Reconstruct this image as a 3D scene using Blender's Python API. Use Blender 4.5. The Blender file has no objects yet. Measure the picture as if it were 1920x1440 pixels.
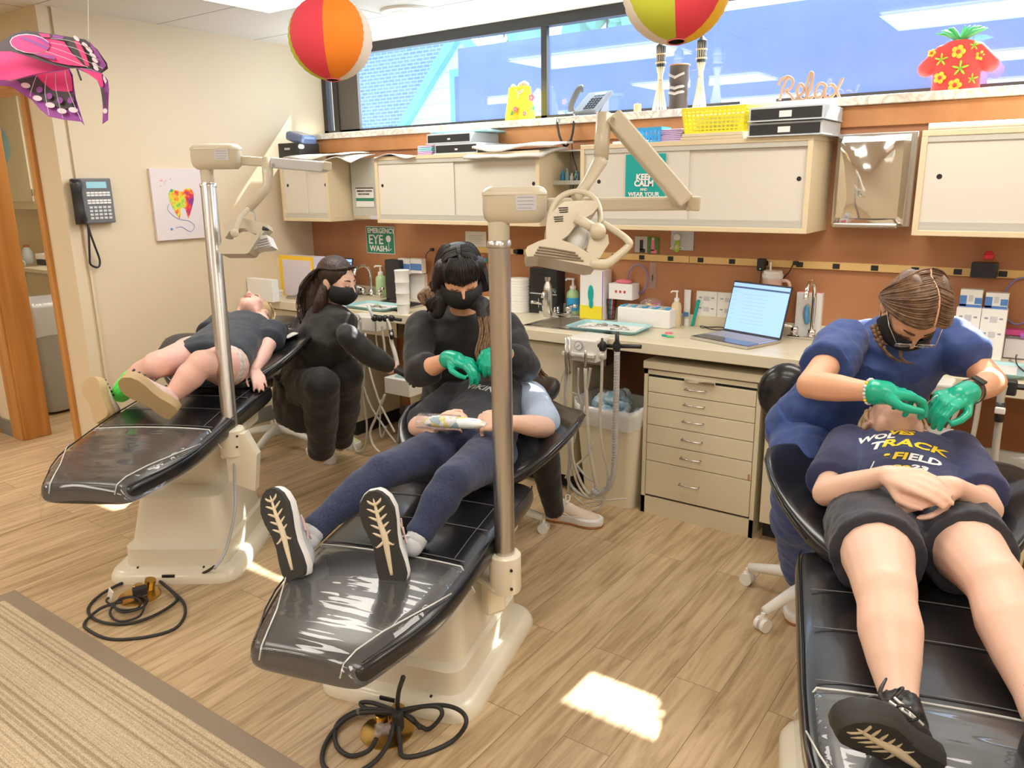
import bpy, bmesh, math, random
from mathutils import Vector, Matrix, Euler, noise
from math import pi, sin, cos, radians, sqrt, atan2
V = Vector
C = bpy.context.scene.collection
random.seed(7)

# ---------------------------------------------------------------- camera
IW, IH, FPX = 1920, 1440, 1467.45
YAW, PITCH, ROLL, CAMZ = .620858, .251897, -.0149742, 1.5
cy_, sy_ = cos(YAW), sin(YAW)
FW = V((-sy_*cos(PITCH), cy_*cos(PITCH), -sin(PITCH)))
R0 = V((cy_, sy_, 0)); U0 = R0.cross(FW)
RT = R0*cos(ROLL)+U0*sin(ROLL); UP = -R0*sin(ROLL)+U0*cos(ROLL)
cam_d = bpy.data.cameras.new('camera'); cam = bpy.data.objects.new('camera', cam_d); C.objects.link(cam)
cam.matrix_world = Matrix(((RT.x, UP.x, -FW.x, 0), (RT.y, UP.y, -FW.y, 0), (RT.z, UP.z, -FW.z, CAMZ), (0, 0, 0, 1)))
cam_d.sensor_width = 36; cam_d.lens = 36*FPX/IW; cam_d.clip_start = .05; cam_d.clip_end = 200
sc = bpy.context.scene; sc.camera = cam
EYE = V((0, 0, CAMZ))
def ray(px, py): return (RT*((px-960)/FPX) - UP*((py-720)/FPX) + FW)
def P(px, py, x=None, y=None, z=None, D=None):
    d = ray(px, py)
    if D is not None: return EYE+d*D
    if x is not None: return EYE+d*(x/d.x)
    if y is not None: return EYE+d*(y/d.y)
    return EYE+d*((z-CAMZ)/d.z)
def S(par, px, py, L, far=True):
    """point on the sight line at distance L from par (bone of known length)"""
    d = ray(px, py); dn = d.normalized(); w = par-EYE; t = w.dot(dn); q = (w-dn*t).length
    h = sqrt(max(0, L*L-q*q)); return EYE+dn*(t+h if far else t-h)
def top_z(p, px, py):
    d = ray(px, py); t = (d.x*p.x+d.y*p.y)/(d.x*d.x+d.y*d.y); return CAMZ+d.z*t

# ---------------------------------------------------------------- light, sky, exposure
vs = sc.view_settings
vs.view_transform = 'Standard'; vs.look = 'None'; vs.gamma = 1; vs.use_curve_mapping = False
vs.exposure = 0.30
W = bpy.data.worlds.new('sky'); sc.world = W; W.use_nodes = True
wn = W.node_tree.nodes; wl = W.node_tree.links
bg = wn['Background']
tc = wn.new('ShaderNodeTexCoord'); sx = wn.new('ShaderNodeSeparateXYZ'); wl.new(tc.outputs['Generated'], sx.inputs[0])
cr = wn.new('ShaderNodeValToRGB'); wl.new(sx.outputs['Z'], cr.inputs[0])
cr.color_ramp.elements[0].color = (.75, .88, 1, 1); cr.color_ramp.elements[1].color = (.35, .6, 1, 1)
wl.new(cr.outputs[0], bg.inputs[0]); bg.inputs[1].default_value = 2.2
KSUN = .905
sun_d = bpy.data.lights.new('sun', 'SUN'); sun = bpy.data.objects.new('sun', sun_d); C.objects.link(sun)
sun_d.energy = 26; sun_d.angle = radians(.6); sun_d.color = (1, .95, .88)
sun.rotation_euler = V((-.13, -KSUN, -1)).to_track_quat('-Z', 'Y').to_euler(); sun.location = (0, 9, 9)
CEIL = 2.355
TROFFERS = [(-2.855+2.42*i, 2.49-1.875*j) for i in range(-1, 3) for j in range(0, 3)]
TROFFERS = [t for t in TROFFERS if t[0] > -4.2 or t[1] < 1.9]
def area(x, y, z, sx_, sy2, power, col, rot=(0, 0, 0), name='ceiling_lamp'):
    ld = bpy.data.lights.new(name, 'AREA'); ld.shape = 'RECTANGLE'; ld.size = sx_; ld.size_y = sy2; ld.energy = power; ld.color = col
    lo = bpy.data.objects.new(name, ld); C.objects.link(lo); lo.location = (x, y, z); lo.rotation_euler = rot; return lo
area(-5.2, 2.75, CEIL-.05, .9, .5, 16, (1, .95, .86), name='store_room_fill')  # fill lamp added to brighten the store room beyond the doorway
for tx, ty in TROFFERS: area(tx, ty, CEIL-.03, 1.15, .55, 11, (1, .93, .82))
# daylight entering through the strip window
area(-1.7, 3.83, 2.06, 4.6, .4, 22, (.75, .87, 1), (radians(-90), 0, 0), 'window_daylight')

# ---------------------------------------------------------------- materials
MATS = {}
def mat(name, col, rough=.5, metal=0., bump=None, coat=0., alpha=None, emit=None, trans=0., var=None, sss=0., sheen=0., ior=None, fabric=None):
    if name in MATS: return MATS[name]
    m = bpy.data.materials.new(name); m.use_nodes = True; MATS[name] = m
    nt = m.node_tree; b = nt.nodes['Principled BSDF']
    b.inputs['Base Color'].default_value = (*col, 1); b.inputs['Roughness'].default_value = rough; b.inputs['Metallic'].default_value = metal
    if coat: b.inputs['Coat Weight'].default_value = coat; b.inputs['Coat Roughness'].default_value = .08
    if trans: b.inputs['Transmission Weight'].default_value = trans
    if ior: b.inputs['IOR'].default_value = ior
    if sss: b.inputs['Subsurface Weight'].default_value = sss; b.inputs['Subsurface Radius'].default_value = (.02, .008, .004); b.inputs['Subsurface Scale'].default_value = .6
    if sheen: b.inputs['Sheen Weight'].default_value = sheen
    if emit: b.inputs['Emission Color'].default_value = (*emit[0], 1); b.inputs['Emission Strength'].default_value = emit[1]
    if alpha is not None: b.inputs['Alpha'].default_value = alpha
    t = None
    if bump or var or fabric:
        t = nt.nodes.new('ShaderNodeTexCoord')
    if bump:
        sc_, st, di = bump
        n = nt.nodes.new('ShaderNodeTexNoise'); n.inputs['Scale'].default_value = sc_; n.inputs['Detail'].default_value = 4
        nt.links.new(t.outputs['Object'], n.inputs['Vector'])
        bp = nt.nodes.new('ShaderNodeBump'); bp.inputs['Strength'].default_value = st; bp.inputs['Distance'].default_value = di
        nt.links.new(n.outputs[0], bp.inputs['Height']); nt.links.new(bp.outputs[0], b.inputs['Normal'])
    if var:
        c2, sc_ = var
        n = nt.nodes.new('ShaderNodeTexNoise'); n.inputs['Scale'].default_value = sc_; n.inputs['Detail'].default_value = 6
        nt.links.new(t.outputs['Object'], n.inputs['Vector'])
        r = nt.nodes.new('ShaderNodeValToRGB'); r.color_ramp.elements[0].position = .35; r.color_ramp.elements[1].position = .68
        r.color_ramp.elements[0].color = (*col, 1); r.color_ramp.elements[1].color = (*c2, 1)
        nt.links.new(n.outputs[0], r.inputs[0]); nt.links.new(r.outputs[0], b.inputs['Base Color'])
    return m
def thin_clear(name, col=(1, 1, 1), opacity=.12, rough=.03, spec=1.0, bump=None):
    """thin clear film or pane: see-through with mirror-like sheen"""
    m = bpy.data.materials.new(name); m.use_nodes = True; MATS[name] = m
    nt = m.node_tree; nt.nodes.clear(); N = nt.nodes.new; L = nt.links.new
    out = N('ShaderNodeOutputMaterial'); tr = N('ShaderNodeBsdfTransparent'); tr.inputs[0].default_value = (*col, 1)
    gl = N('ShaderNodeBsdfGlossy'); gl.inputs['Roughness'].default_value = rough; gl.inputs[0].default_value = (spec, spec, spec, 1)
    df = N('ShaderNodeBsdfDiffuse'); df.inputs[0].default_value = (*col, 1)
    lw = N('ShaderNodeLayerWeight'); lw.inputs[0].default_value = .5; pw = N('ShaderNodeMath'); pw.operation = 'POWER'; pw.inputs[1].default_value = 5; L(lw.outputs['Facing'], pw.inputs[0])
    fr = N('ShaderNodeMath'); fr.operation = 'MULTIPLY_ADD'; fr.inputs[1].default_value = .9; fr.inputs[2].default_value = .045; L(pw.outputs[0], fr.inputs[0])
    m1 = N('ShaderNodeMixShader'); m1.inputs[0].default_value = opacity; L(tr.outputs[0], m1.inputs[1]); L(df.outputs[0], m1.inputs[2])
    m2 = N('ShaderNodeMixShader'); L(fr.outputs[0], m2.inputs[0]); L(m1.outputs[0], m2.inputs[1]); L(gl.outputs[0], m2.inputs[2]); L(m2.outputs[0], out.inputs[0])
    if bump:
        t = N('ShaderNodeTexCoord'); n = N('ShaderNodeTexNoise'); n.inputs['Scale'].default_value = bump[0]; n.inputs['Detail'].default_value = 2
        mp = N('ShaderNodeMapping'); mp.inputs['Scale'].default_value = (.5, 3.2, 1); L(t.outputs['Object'], mp.inputs[0]); L(mp.outputs[0], n.inputs['Vector'])
        bp = N('ShaderNodeBump'); bp.inputs['Strength'].default_value = bump[1]; bp.inputs['Distance'].default_value = .01; L(n.outputs[0], bp.inputs['Height'])
        L(bp.outputs[0], gl.inputs['Normal']); L(bp.outputs[0], lw.inputs['Normal'])
    return m
def nodemat(name, fn, rough=.5):
    m = bpy.data.materials.new(name); m.use_nodes = True; MATS[name] = m; nt = m.node_tree
    b = nt.nodes['Principled BSDF']; b.inputs['Roughness'].default_value = rough
    fn(nt, b, nt.nodes.new, nt.links.new); return m
def ramp(N, stops, interp='LINEAR'):
    r = N('ShaderNodeValToRGB'); e = r.color_ramp.elements; r.color_ramp.interpolation = interp
    while len(e) < len(stops): e.new(.5)
    for k, (p, c) in enumerate(stops): e[k].position = p; e[k].color = (*c, 1)
    return r
def _floor(nt, b, N, L):
    t = N('ShaderNodeTexCoord'); mp = N('ShaderNodeMapping'); mp.inputs['Rotation'].default_value = (0, 0, radians(90)); L(t.outputs['Object'], mp.inputs[0])
    br = N('ShaderNodeTexBrick'); L(mp.outputs[0], br.inputs['Vector']); br.offset = .37
    br.inputs['Scale'].default_value = 1; br.inputs['Brick Width'].default_value = 1.15; br.inputs['Row Height'].default_value = .145
    br.inputs['Mortar Size'].default_value = .0012; br.inputs['Color1'].default_value = (0, 0, 0, 1); br.inputs['Color2'].default_value = (1, 1, 1, 1); br.inputs['Mortar'].default_value = (.5, .5, .5, 1)
    br.inputs['Bias'].default_value = 0
    m2 = N('ShaderNodeMapping'); m2.inputs['Scale'].default_value = (14, 1.1, 1); L(t.outputs['Object'], m2.inputs[0])
    ad = N('ShaderNodeVectorMath'); ad.operation = 'ADD'; sc_ = N('ShaderNodeVectorMath'); sc_.operation = 'SCALE'; sc_.inputs['Scale'].default_value = 7
    L(br.outputs['Color'], sc_.inputs[0]); L(m2.outputs[0], ad.inputs[0]); L(sc_.outputs[0], ad.inputs[1])
    n = N('ShaderNodeTexNoise'); n.inputs['Scale'].default_value = 2.2; n.inputs['Detail'].default_value = 9; n.inputs['Roughness'].default_value = .62; n.inputs['Distortion'].default_value = .7; L(ad.outputs[0], n.inputs['Vector'])
    r = ramp(N, [(.28, (.30, .195, .10)), (.45, (.47, .33, .185)), (.56, (.57, .415, .245)), (.75, (.67, .515, .32))]); L(n.outputs[0], r.inputs[0])
    mx = N('ShaderNodeMix'); mx.data_type = 'RGBA'; mx.blend_type = 'MULTIPLY'; mx.inputs[0].default_value = .5
    r2 = ramp(N, [(0, (.78, .76, .74)), (1, (1.0, 1.0, 1.0))]); L(br.outputs['Color'], r2.inputs[0]); L(r.outputs[0], mx.inputs[6]); L(r2.outputs[0], mx.inputs[7])
    m3 = N('ShaderNodeMix'); m3.data_type = 'RGBA'; L(br.outputs['Fac'], m3.inputs[0]); L(mx.outputs[2], m3.inputs[6]); m3.inputs[7].default_value = (.2, .14, .08, 1)
    L(m3.outputs[2], b.inputs['Base Color'])
    bp = N('ShaderNodeBump'); bp.inputs['Strength'].default_value = .15; bp.inputs['Distance'].default_value = .002; L(n.outputs[0], bp.inputs['Height']); L(bp.outputs[0], b.inputs['Normal'])
nodemat('wood_plank_floor', _floor, .38)
def _ceil(nt, b, N, L):
    t = N('ShaderNodeTexCoord'); mp = N('ShaderNodeMapping'); mp.inputs['Location'].default_value = (2.25, -3.43+.610*8, 0); L(t.outputs['Object'], mp.inputs[0])
    br = N('ShaderNodeTexBrick'); L(mp.outputs[0], br.inputs['Vector']); br.offset = 0; br.inputs['Scale'].default_value = 1; br.inputs['Brick Width'].default_value = 1.21; br.inputs['Row Height'].default_value = .625
    br.inputs['Mortar Size'].default_value = .006; br.inputs['Color1'].default_value = (.80, .78, .74, 1); br.inputs['Color2'].default_value = (.80, .78, .74, 1); br.inputs['Mortar'].default_value = (.45, .43, .40, 1)
    n = N('ShaderNodeTexNoise'); n.inputs['Scale'].default_value = 160; n.inputs['Detail'].default_value = 3; L(t.outputs['Object'], n.inputs['Vector'])
    r = ramp(N, [(.35, (.86, .86, .86)), (.6, (1, 1, 1))]); L(n.outputs[0], r.inputs[0])
    mx = N('ShaderNodeMix'); mx.data_type = 'RGBA'; mx.blend_type = 'MULTIPLY'; mx.inputs[0].default_value = 1; L(br.outputs['Color'], mx.inputs[6]); L(r.outputs[0], mx.inputs[7]); L(mx.outputs[2], b.inputs['Base Color'])
    bp = N('ShaderNodeBump'); bp.inputs['Strength'].default_value = .4; bp.inputs['Distance'].default_value = .004; L(n.outputs[0], bp.inputs['Height']); L(bp.outputs[0], b.inputs['Normal'])
nodemat('ceiling_tile', _ceil, .9)
def _rug(nt, b, N, L):
    t = N('ShaderNodeTexCoord'); sp = N('ShaderNodeSeparateXYZ'); L(t.outputs['Object'], sp.inputs[0])
    mp = N('ShaderNodeMapping'); mp.inputs['Scale'].default_value = (.001, 1, 1); L(t.outputs['Object'], mp.inputs[0])
    w = N('ShaderNodeTexNoise'); w.noise_dimensions = '1D'; w.inputs['Scale'].default_value = 55; w.inputs['Detail'].default_value = 2; L(sp.outputs['Y'], w.inputs['W'])
    r = ramp(N, [(.34, (.36, .27, .17)), (.45, (.50, .39, .26)), (.55, (.62, .50, .34)), (.66, (.46, .355, .23))]); L(w.outputs[0], r.inputs[0])
    n = N('ShaderNodeTexNoise'); n.inputs['Scale'].default_value = 420; n.inputs['Detail'].default_value = 2; L(t.outputs['Object'], n.inputs['Vector'])
    r2 = ramp(N, [(.35, (.62, .62, .62)), (.62, (1.15, 1.15, 1.15))]); L(n.outputs[0], r2.inputs[0])
    mx = N('ShaderNodeMix'); mx.data_type = 'RGBA'; mx.blend_type = 'MULTIPLY'; mx.inputs[0].default_value = 1; L(r.outputs[0], mx.inputs[6]); L(r2.outputs[0], mx.inputs[7]); L(mx.outputs[2], b.inputs['Base Color'])
    bp = N('ShaderNodeBump'); bp.inputs['Strength'].default_value = .8; bp.inputs['Distance'].default_value = .004; L(w.outputs[0], bp.inputs['Height']); L(bp.outputs[0], b.inputs['Normal'])
nodemat('striped_carpet', _rug, .95)
def _wood(c1, c2, sy=1, sz=.12, scl=9):
    def f(nt, b, N, L):
        t = N('ShaderNodeTexCoord'); mp = N('ShaderNodeMapping'); mp.inputs['Scale'].default_value = (1, sy, sz); L(t.outputs['Object'], mp.inputs[0])
        n = N('ShaderNodeTexNoise'); n.inputs['Scale'].default_value = scl; n.inputs['Detail'].default_value = 7; n.inputs['Distortion'].default_value = .6; L(mp.outputs[0], n.inputs['Vector'])
        r = ramp(N, [(.35, c1), (.65, c2)]); L(n.outputs[0], r.inputs[0]); L(r.outputs[0], b.inputs['Base Color'])
    return f
nodemat('oak_trim', _wood((.42, .17, .035), (.58, .27, .07), 1, .08, 14), .35)
nodemat('orange_wood_band', _wood((.52, .22, .08), (.62, .30, .12), 1, 1, 5), .4)
nodemat('brown_laminate', _wood((.43, .19, .085), (.49, .225, .105), 1, 1, 2.5), .42)
def _wall(nt, b, N, L):
    t = N('ShaderNodeTexCoord'); n = N('ShaderNodeTexNoise'); n.inputs['Scale'].default_value = 60; n.inputs['Detail'].default_value = 5; L(t.outputs['Object'], n.inputs['Vector'])
    b.inputs['Base Color'].default_value = (.74, .625, .445, 1)
    bp = N('ShaderNodeBump'); bp.inputs['Strength'].default_value = .12; bp.inputs['Distance'].default_value = .003; L(n.outputs[0], bp.inputs['Height']); L(bp.outputs[0], b.inputs['Normal'])
nodemat('cream_paint', _wall, .55)
def _marble(nt, b, N, L):
    t = N('ShaderNodeTexCoord'); n = N('ShaderNodeTexNoise'); n.inputs['Scale'].default_value = 9; n.inputs['Detail'].default_value = 8; n.inputs['Distortion'].default_value = 2; L(t.outputs['Object'], n.inputs['Vector'])
    r = ramp(N, [(.4, (.86, .82, .74)), (.5, (.62, .55, .46)), (.56, (.86, .82, .74))]); L(n.outputs[0], r.inputs[0]); L(r.outputs[0], b.inputs['Base Color'])
nodemat('marble_sill', _marble, .3)
M = mat
M('cream_laminate', (.74, .67, .50), .35, bump=(40, .05, .002))
M('cream_cabinet', (.72, .64, .46), .4, bump=(50, .06, .002))
M('cream_edge', (.76, .63, .42), .45)
M('sliding_panel', (.74, .70, .63), .12, coat=.4)
M('track_grey', (.62, .61, .56), .35, .3)
M('dark_gap', (.02, .018, .015), .8)
M('steel', (.62, .61, .60), .25, 1.)
M('brushed_steel', (.58, .56, .53), .32, 1., bump=(90, .08, .001))
M('chrome', (.85, .85, .86), .06, 1.)
M('lamp_beige', (.62, .56, .43), .35, coat=.2)
M('base_beige', (.78, .72, .58), .3, coat=.35, bump=(25, .04, .003))
M('black_vinyl', (.012, .012, .014), .27, bump=(160, .12, .001), coat=.25)
M('black_plastic', (.02, .02, .022), .35)
M('black_rubber', (.025, .024, .023), .6)
M('grey_base', (.20, .19, .17), .6)
M('white_plastic', (.85, .84, .80), .35)
M('bright_white', (.90, .89, .87), .5)
M('grey_plastic', (.40, .41, .42), .4)
M('window_black', (.03, .028, .026), .4)
M('window_brown', (.10, .085, .07), .5)
M('brass', (.62, .40, .12), .3, 1.)
M('tape_orange', (.55, .2, .08), .6)
M('light_diffuser', (1, 1, 1), .5, emit=((1, .96, .9), 3.0))
M('paper', (.86, .84, .82), .7)
thin_clear('window_glass', (.93, .97, 1), .03, .0)
thin_clear('clear_vinyl', (.93, .93, .93), .05, .04, bump=(5, .6))
thin_clear('clear_plastic', (.92, .9, .92), .10, .05, bump=(60, .4))
thin_clear('white_liner', (.92, .94, .97), .45, .15, bump=(18, .9))

# ---------------------------------------------------------------- objects and meshes
XF = {}
def tag(o, label=None, cat=None, group=None, kind=None):
    if label: o['label'] = label
    if cat: o['category'] = cat
    if group: o['group'] = group
    if kind: o['kind'] = kind
    return o
def thing(name, label, cat, loc=(0, 0, 0), rz=0, group=None):
    o = bpy.data.objects.new(name, None); C.objects.link(o); o.empty_display_size = .05
    o.location = loc; o.rotation_euler = (0, 0, rz); XF[o.name] = Matrix.LocRotScale(V(loc), Euler((0, 0, rz)), None).inverted()
    return tag(o, label, cat, group)
def basis(ax, up=V((0, 0, 1))):
    z = ax.normalized(); x = up.cross(z)
    if x.length < 1e-4: x = V((1, 0, 0)).cross(z)
    if x.length < 1e-4: x = V((0, 1, 0)).cross(z)
    x.normalize(); return x, z.cross(x), z
class MB:
    def __init__(s): s.bm = bmesh.new(); s.mi = 0; s.mats = []
    def use(s, m):
        if m not in s.mats: s.mats.append(m)
        s.mi = s.mats.index(m); return s
    def face(s, vs):
        try: f = s.bm.faces.new(vs); f.material_index = s.mi; return f
        except ValueError: return None
    def box(s, c, d, rz=0, rot=None, bevel=0, seg=2):
        c = V(c); R = rot if rot is not None else Matrix.Rotation(rz, 3, 'Z'); hx, hy, hz = d[0]/2, d[1]/2, d[2]/2
        vs = [s.bm.verts.new(c+R@V((x*hx, y*hy, z*hz))) for x in (-1, 1) for y in (-1, 1) for z in (-1, 1)]
        fs = [s.face([vs[i] for i in q]) for q in ((0, 1, 3, 2), (4, 6, 7, 5), (0, 4, 5, 1), (2, 3, 7, 6), (0, 2, 6, 4), (1, 5, 7, 3))]
        if bevel:
            es = list({e for f in fs for e in f.edges})
            r = bmesh.ops.bevel(s.bm, geom=es, offset=min(bevel, min(d)*.49), segments=seg, affect='EDGES', profile=.5)
            for f in r['faces']: f.material_index = s.mi
        return s
    def bx(s, x0, x1, y0, y1, z0, z1, bevel=0): return s.box(((x0+x1)/2, (y0+y1)/2, (z0+z1)/2), (abs(x1-x0), abs(y1-y0), abs(z1-z0)), bevel=bevel)
    def rings(s, rs, cap=True, closed=False, flip=False):
        L = [[s.bm.verts.new(p) for p in r] for r in rs]; n = len(L[0])
        m = len(L) if closed else len(L)-1
        for i in range(m):
            a, b = L[i], L[(i+1) % len(L)]
            for j in range(n):
                q = [a[j], a[(j+1) % n], b[(j+1) % n], b[j]]; s.face(q[::-1] if flip else q)
        if cap and not closed: s.face(L[0][::-1] if not flip else L[0]); s.face(L[-1] if not flip else L[-1][::-1])
        return s
    def tube(s, pts, r, n=8, closed=False, sub=0, cap=True, flat=1.0):
        pts = [V(p) for p in pts]
        rr = list(r) if hasattr(r, '__len__') else [r]*len(pts)
        if sub:
            q, q2 = [], []; N = len(pts)
            for i in range(N if closed else N-1):
                g = lambda k: pts[k % N] if closed else pts[max(0, min(N-1, k))]
                p0, p1, p2, p3 = g(i-1), g(i), g(i+1), g(i+2)
                for k in range(sub):
                    t = k/sub; q.append(.5*((2*p1)+(p2-p0)*t+(2*p0-5*p1+4*p2-p3)*t*t+(3*p1-p0-3*p2+p3)*t**3)); q2.append(rr[i % N]*(1-t)+rr[(i+1) % N]*t)
            if not closed: q.append(pts[-1]); q2.append(rr[-1])
            pts, rr = q, q2
        N = len(pts); out = []; x = None
        for i in range(N):
            a = pts[(i-1) % N] if (closed or i > 0) else pts[i]; b = pts[(i+1) % N] if (closed or i < N-1) else pts[i]
            d = (b-a); d = d.normalized() if d.length > 1e-7 else V((0, 0, 1))
            if x is None: x, y, _ = basis(d)
            else:
                x = x-d*x.dot(d); x = x.normalized() if x.length > 1e-6 else basis(d)[0]; y = d.cross(x)
            out.append([pts[i]+(x*cos(2*pi*k/n)+y*sin(2*pi*k/n)*flat)*rr[i] for k in range(n)])
        return s.rings(out, cap=cap, closed=closed)
    def cyl(s, a, b, r, r2=None, n=20, cap=True): return s.tube([a, b], [r, r if r2 is None else r2], n, cap=cap)
    def lathe(s, c, prof, n=24, ax=V((0, 0, 1)), cap=True):
        c = V(c); x, y, z = basis(V(ax))
        return s.rings([[c+z*h+(x*cos(2*pi*k/n)+y*sin(2*pi*k/n))*max(r, 1e-4) for k in range(n)] for r, h in prof], cap=cap)
    def ell(s, c, r, R=None, nu=16, nv=10):
        c = V(c); R = R or Matrix.Identity(3); rs = []
        for i in range(nv+1):
            t = pi*i/nv; t = min(max(t, .02), pi-.02)
            rs.append([c+R@V((r[0]*sin(t)*cos(2*pi*k/nu), r[1]*sin(t)*sin(2*pi*k/nu), -r[2]*cos(t))) for k in range(nu)])
        return s.rings(rs)
    def cone(s, a, b, ra, rb, n=14):
        """round-ended tapered limb segment"""
        a, b = V(a), V(b); s.tube([a, b], [ra, rb], n); s.ell(a, (ra,)*3, nu=n, nv=8); s.ell(b, (rb,)*3, nu=n, nv=8); return s
    def limb(s, pts, n=14):
        for (a, ra), (b, rb) in zip(pts[:-1], pts[1:]): s.cone(a, b, ra, rb, n)
        return s
    def prism(s, pts, o, ux, uy, th, uz=None):
        """2-D outline pts placed at o along ux,uy, thickened along uz"""
        o, ux, uy = V(o), V(ux), V(uy); uz = uz or ux.cross(uy).normalized()
        A = [s.bm.verts.new(o+ux*p[0]+uy*p[1]) for p in pts]; B = [s.bm.verts.new(o+ux*p[0]+uy*p[1]+uz*th) for p in pts]; n = len(pts)
        s.face(A[::-1]); s.face(B)
        for j in range(n): s.face([A[j], A[(j+1) % n], B[(j+1) % n], B[j]])
        return s
    def text(s, txt, o, ux, uy, size, th=.0006, align='LEFT', bold=0, shear=0, sx=1):
        cu = bpy.data.curves.new('t', 'FONT'); cu.body = txt; cu.size = size; cu.align_x = align; cu.extrude = th; cu.offset = bold; cu.shear = shear; cu.resolution_u = 2
        ob = bpy.data.objects.new('t', cu); C.objects.link(ob); dg = bpy.context.evaluated_depsgraph_get()
        me = bpy.data.meshes.new_from_object(ob.evaluated_get(dg)); o, ux, uy = V(o), V(ux).normalized(), V(uy).normalized(); uz = ux.cross(uy)
        vs = [s.bm.verts.new(o+ux*v.co.x*sx+uy*v.co.y+uz*(v.co.z+th)) for v in me.vertices]
        for p in me.polygons: s.face([vs[i] for i in p.vertices])
        bpy.data.objects.remove(ob); bpy.data.curves.remove(cu); bpy.data.meshes.remove(me); return s
    def build(s, name, m=None, par=None, smooth=False, local=False, remesh=None, sm=0, label=None, disp=None, subsurf=0, base=True):
        if m is not None and not s.mats: s.mats = [m]
        me = bpy.data.meshes.new(name)
        org = V((0, 0, 0))
        if par is not None:
            if not local: s.bm.transform(XF[par.name])
        elif base and not local:
            co = [v.co for v in s.bm.verts]
            org = V(((min(c.x for c in co)+max(c.x for c in co))/2, (min(c.y for c in co)+max(c.y for c in co))/2, min(c.z for c in co)))
            s.bm.transform(Matrix.Translation(-org))
        bmesh.ops.recalc_face_normals(s.bm, faces=s.bm.faces)
        s.bm.to_mesh(me); s.bm.free()
        for x in s.mats: me.materials.append(MATS[x])
        o = bpy.data.objects.new(name, me); C.objects.link(o); o.location = org
        if par is not None: o.parent = par; XF[o.name] = XF[par.name] if not local else XF.get(par.name)
        else: XF[o.name] = Matrix.Translation(-org)
        if remesh:
            r = o.modifiers.new('r', 'REMESH'); r.mode = 'VOXEL'; r.voxel_size = remesh; r.use_smooth_shade = True
            if sm: q = o.modifiers.new('s', 'SMOOTH'); q.iterations = sm; q.factor = .5
            if disp:
                tx = bpy.data.textures.new(name, 'CLOUDS'); tx.noise_scale = disp[1]; d = o.modifiers.new('d', 'DISPLACE'); d.texture = tx; d.strength = disp[0]; d.mid_level = .5; d.texture_coords = 'LOCAL'
            dg = bpy.context.evaluated_depsgraph_get(); ev = o.evaluated_get(dg); me2 = bpy.data.meshes.new_from_object(ev)
            o.modifiers.clear(); o.data = me2; me2.name = name
            if not me2.materials:
                for x in s.mats: me2.materials.append(MATS[x])
            smooth = True
        if smooth: o.data.polygons.foreach_set('use_smooth', [True]*len(o.data.polygons)); o.data.update()
        if smooth == 'auto':
            e = o.modifiers.new('e', 'EDGE_SPLIT'); e.split_angle = radians(38)
        if subsurf: q = o.modifiers.new('ss', 'SUBSURF'); q.levels = q.render_levels = subsurf
        if label: o['label'] = label
        return o
def struct(name, mb, m): o = mb.build(name, m); o['kind'] = 'structure'; return o
def dup(root, loc, rz, label=None, group=None):
    r = root.copy(); C.objects.link(r); r.location = loc; r.rotation_euler = (0, 0, rz); XF[r.name] = Matrix.LocRotScale(V(loc), Euler((0, 0, rz)), None).inverted()
    if label: r['label'] = label
    if group: r['group'] = group
    def rec(a, b):
        for ch in list(a.children):
            c = ch.copy(); C.objects.link(c); c.parent = b; rec(ch, c)
    rec(root, r); return r
X_, Y_, Z_ = V((1, 0, 0)), V((0, 1, 0)), V((0, 0, 1))
# ================================================================= THE SHELL
LX, BY, WY, DY = -4.2, 3.59, 3.76, 2.0     # left wall, back wall, window plane, door wall
CT, CF = .811, 3.085                         # counter top, counter front edge
RX, FY = 3.2, -3.2
struct('floor', MB().bx(-7.2, RX, FY, 4.1, -.1, 0), 'wood_plank_floor')
struct('ceiling', MB().bx(-7.3, RX, FY, WY+.1, CEIL, CEIL+.08), 'ceiling_tile')
struct('wall_left', MB().bx(LX-.18, LX, DY, 3.86, 0, CEIL+.05).bx(LX, LX+.012, DY+.0, DY+.055, .1, CEIL), 'cream_paint')
struct('wall_back', MB().bx(LX, RX, BY, BY+.12, 0, 1.765), 'brown_laminate')
struct('trim_1', MB().bx(LX+.012, RX, BY-.018, BY, 1.70, 1.782, .003), 'orange_wood_band')
struct('trim_2', MB().bx(LX, RX, BY-.05, WY+.06, 1.783, 1.818, .004), 'marble_sill')
struct('wall_back_upper', MB().bx(LX, RX, WY+.0, WY+.1, 1.6, 1.783), 'cream_paint')
# door wall (faces the camera) with the doorway and the store room behind it
struct('wall_door', MB().bx(-4.42, LX-.18, DY, DY+.13, 0, CEIL+.05).bx(-5.14, -4.42, DY, DY+.13, 2.02, CEIL+.05).bx(-7.2, -5.14, DY, DY+.13, 0, CEIL+.05), 'cream_paint')
struct('trim_3', MB().bx(-4.452, -4.405, DY-.02, DY+.15, 0, 2.0, .004), 'oak_trim')
struct('trim_4', MB().bx(-5.26, -5.13, DY-.02, DY+.01, 0, 2.03, .004).bx(-5.18, -5.12, DY-.005, DY+.15, 0, 2.0, .004), 'oak_trim')
struct('trim_5', MB().bx(-5.12, -4.44, DY-.02, DY+.15, 2.0, 2.03, .003), 'oak_trim')
o = thing('storage_door', 'oak door edge standing open left of the doorway', 'door', (-5.55, DY-.02, 0))
MB().bx(-6.0, -5.50, DY-.05, DY-.005, 0, 2.03, .004).build('door_leaf', 'oak_trim', o)
MB().bx(-5.50, -5.44, DY-.06, DY-.002, 0, 2.03, .004).build('door_casing', 'oak_trim', o)
MB().cyl((-5.54, DY-.05, .93), (-5.54, DY-.09, .93), .012).ell((-5.54, DY-.1, .93), (.022, .018, .022)).build('door_knob', 'brass', o, True)
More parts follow.
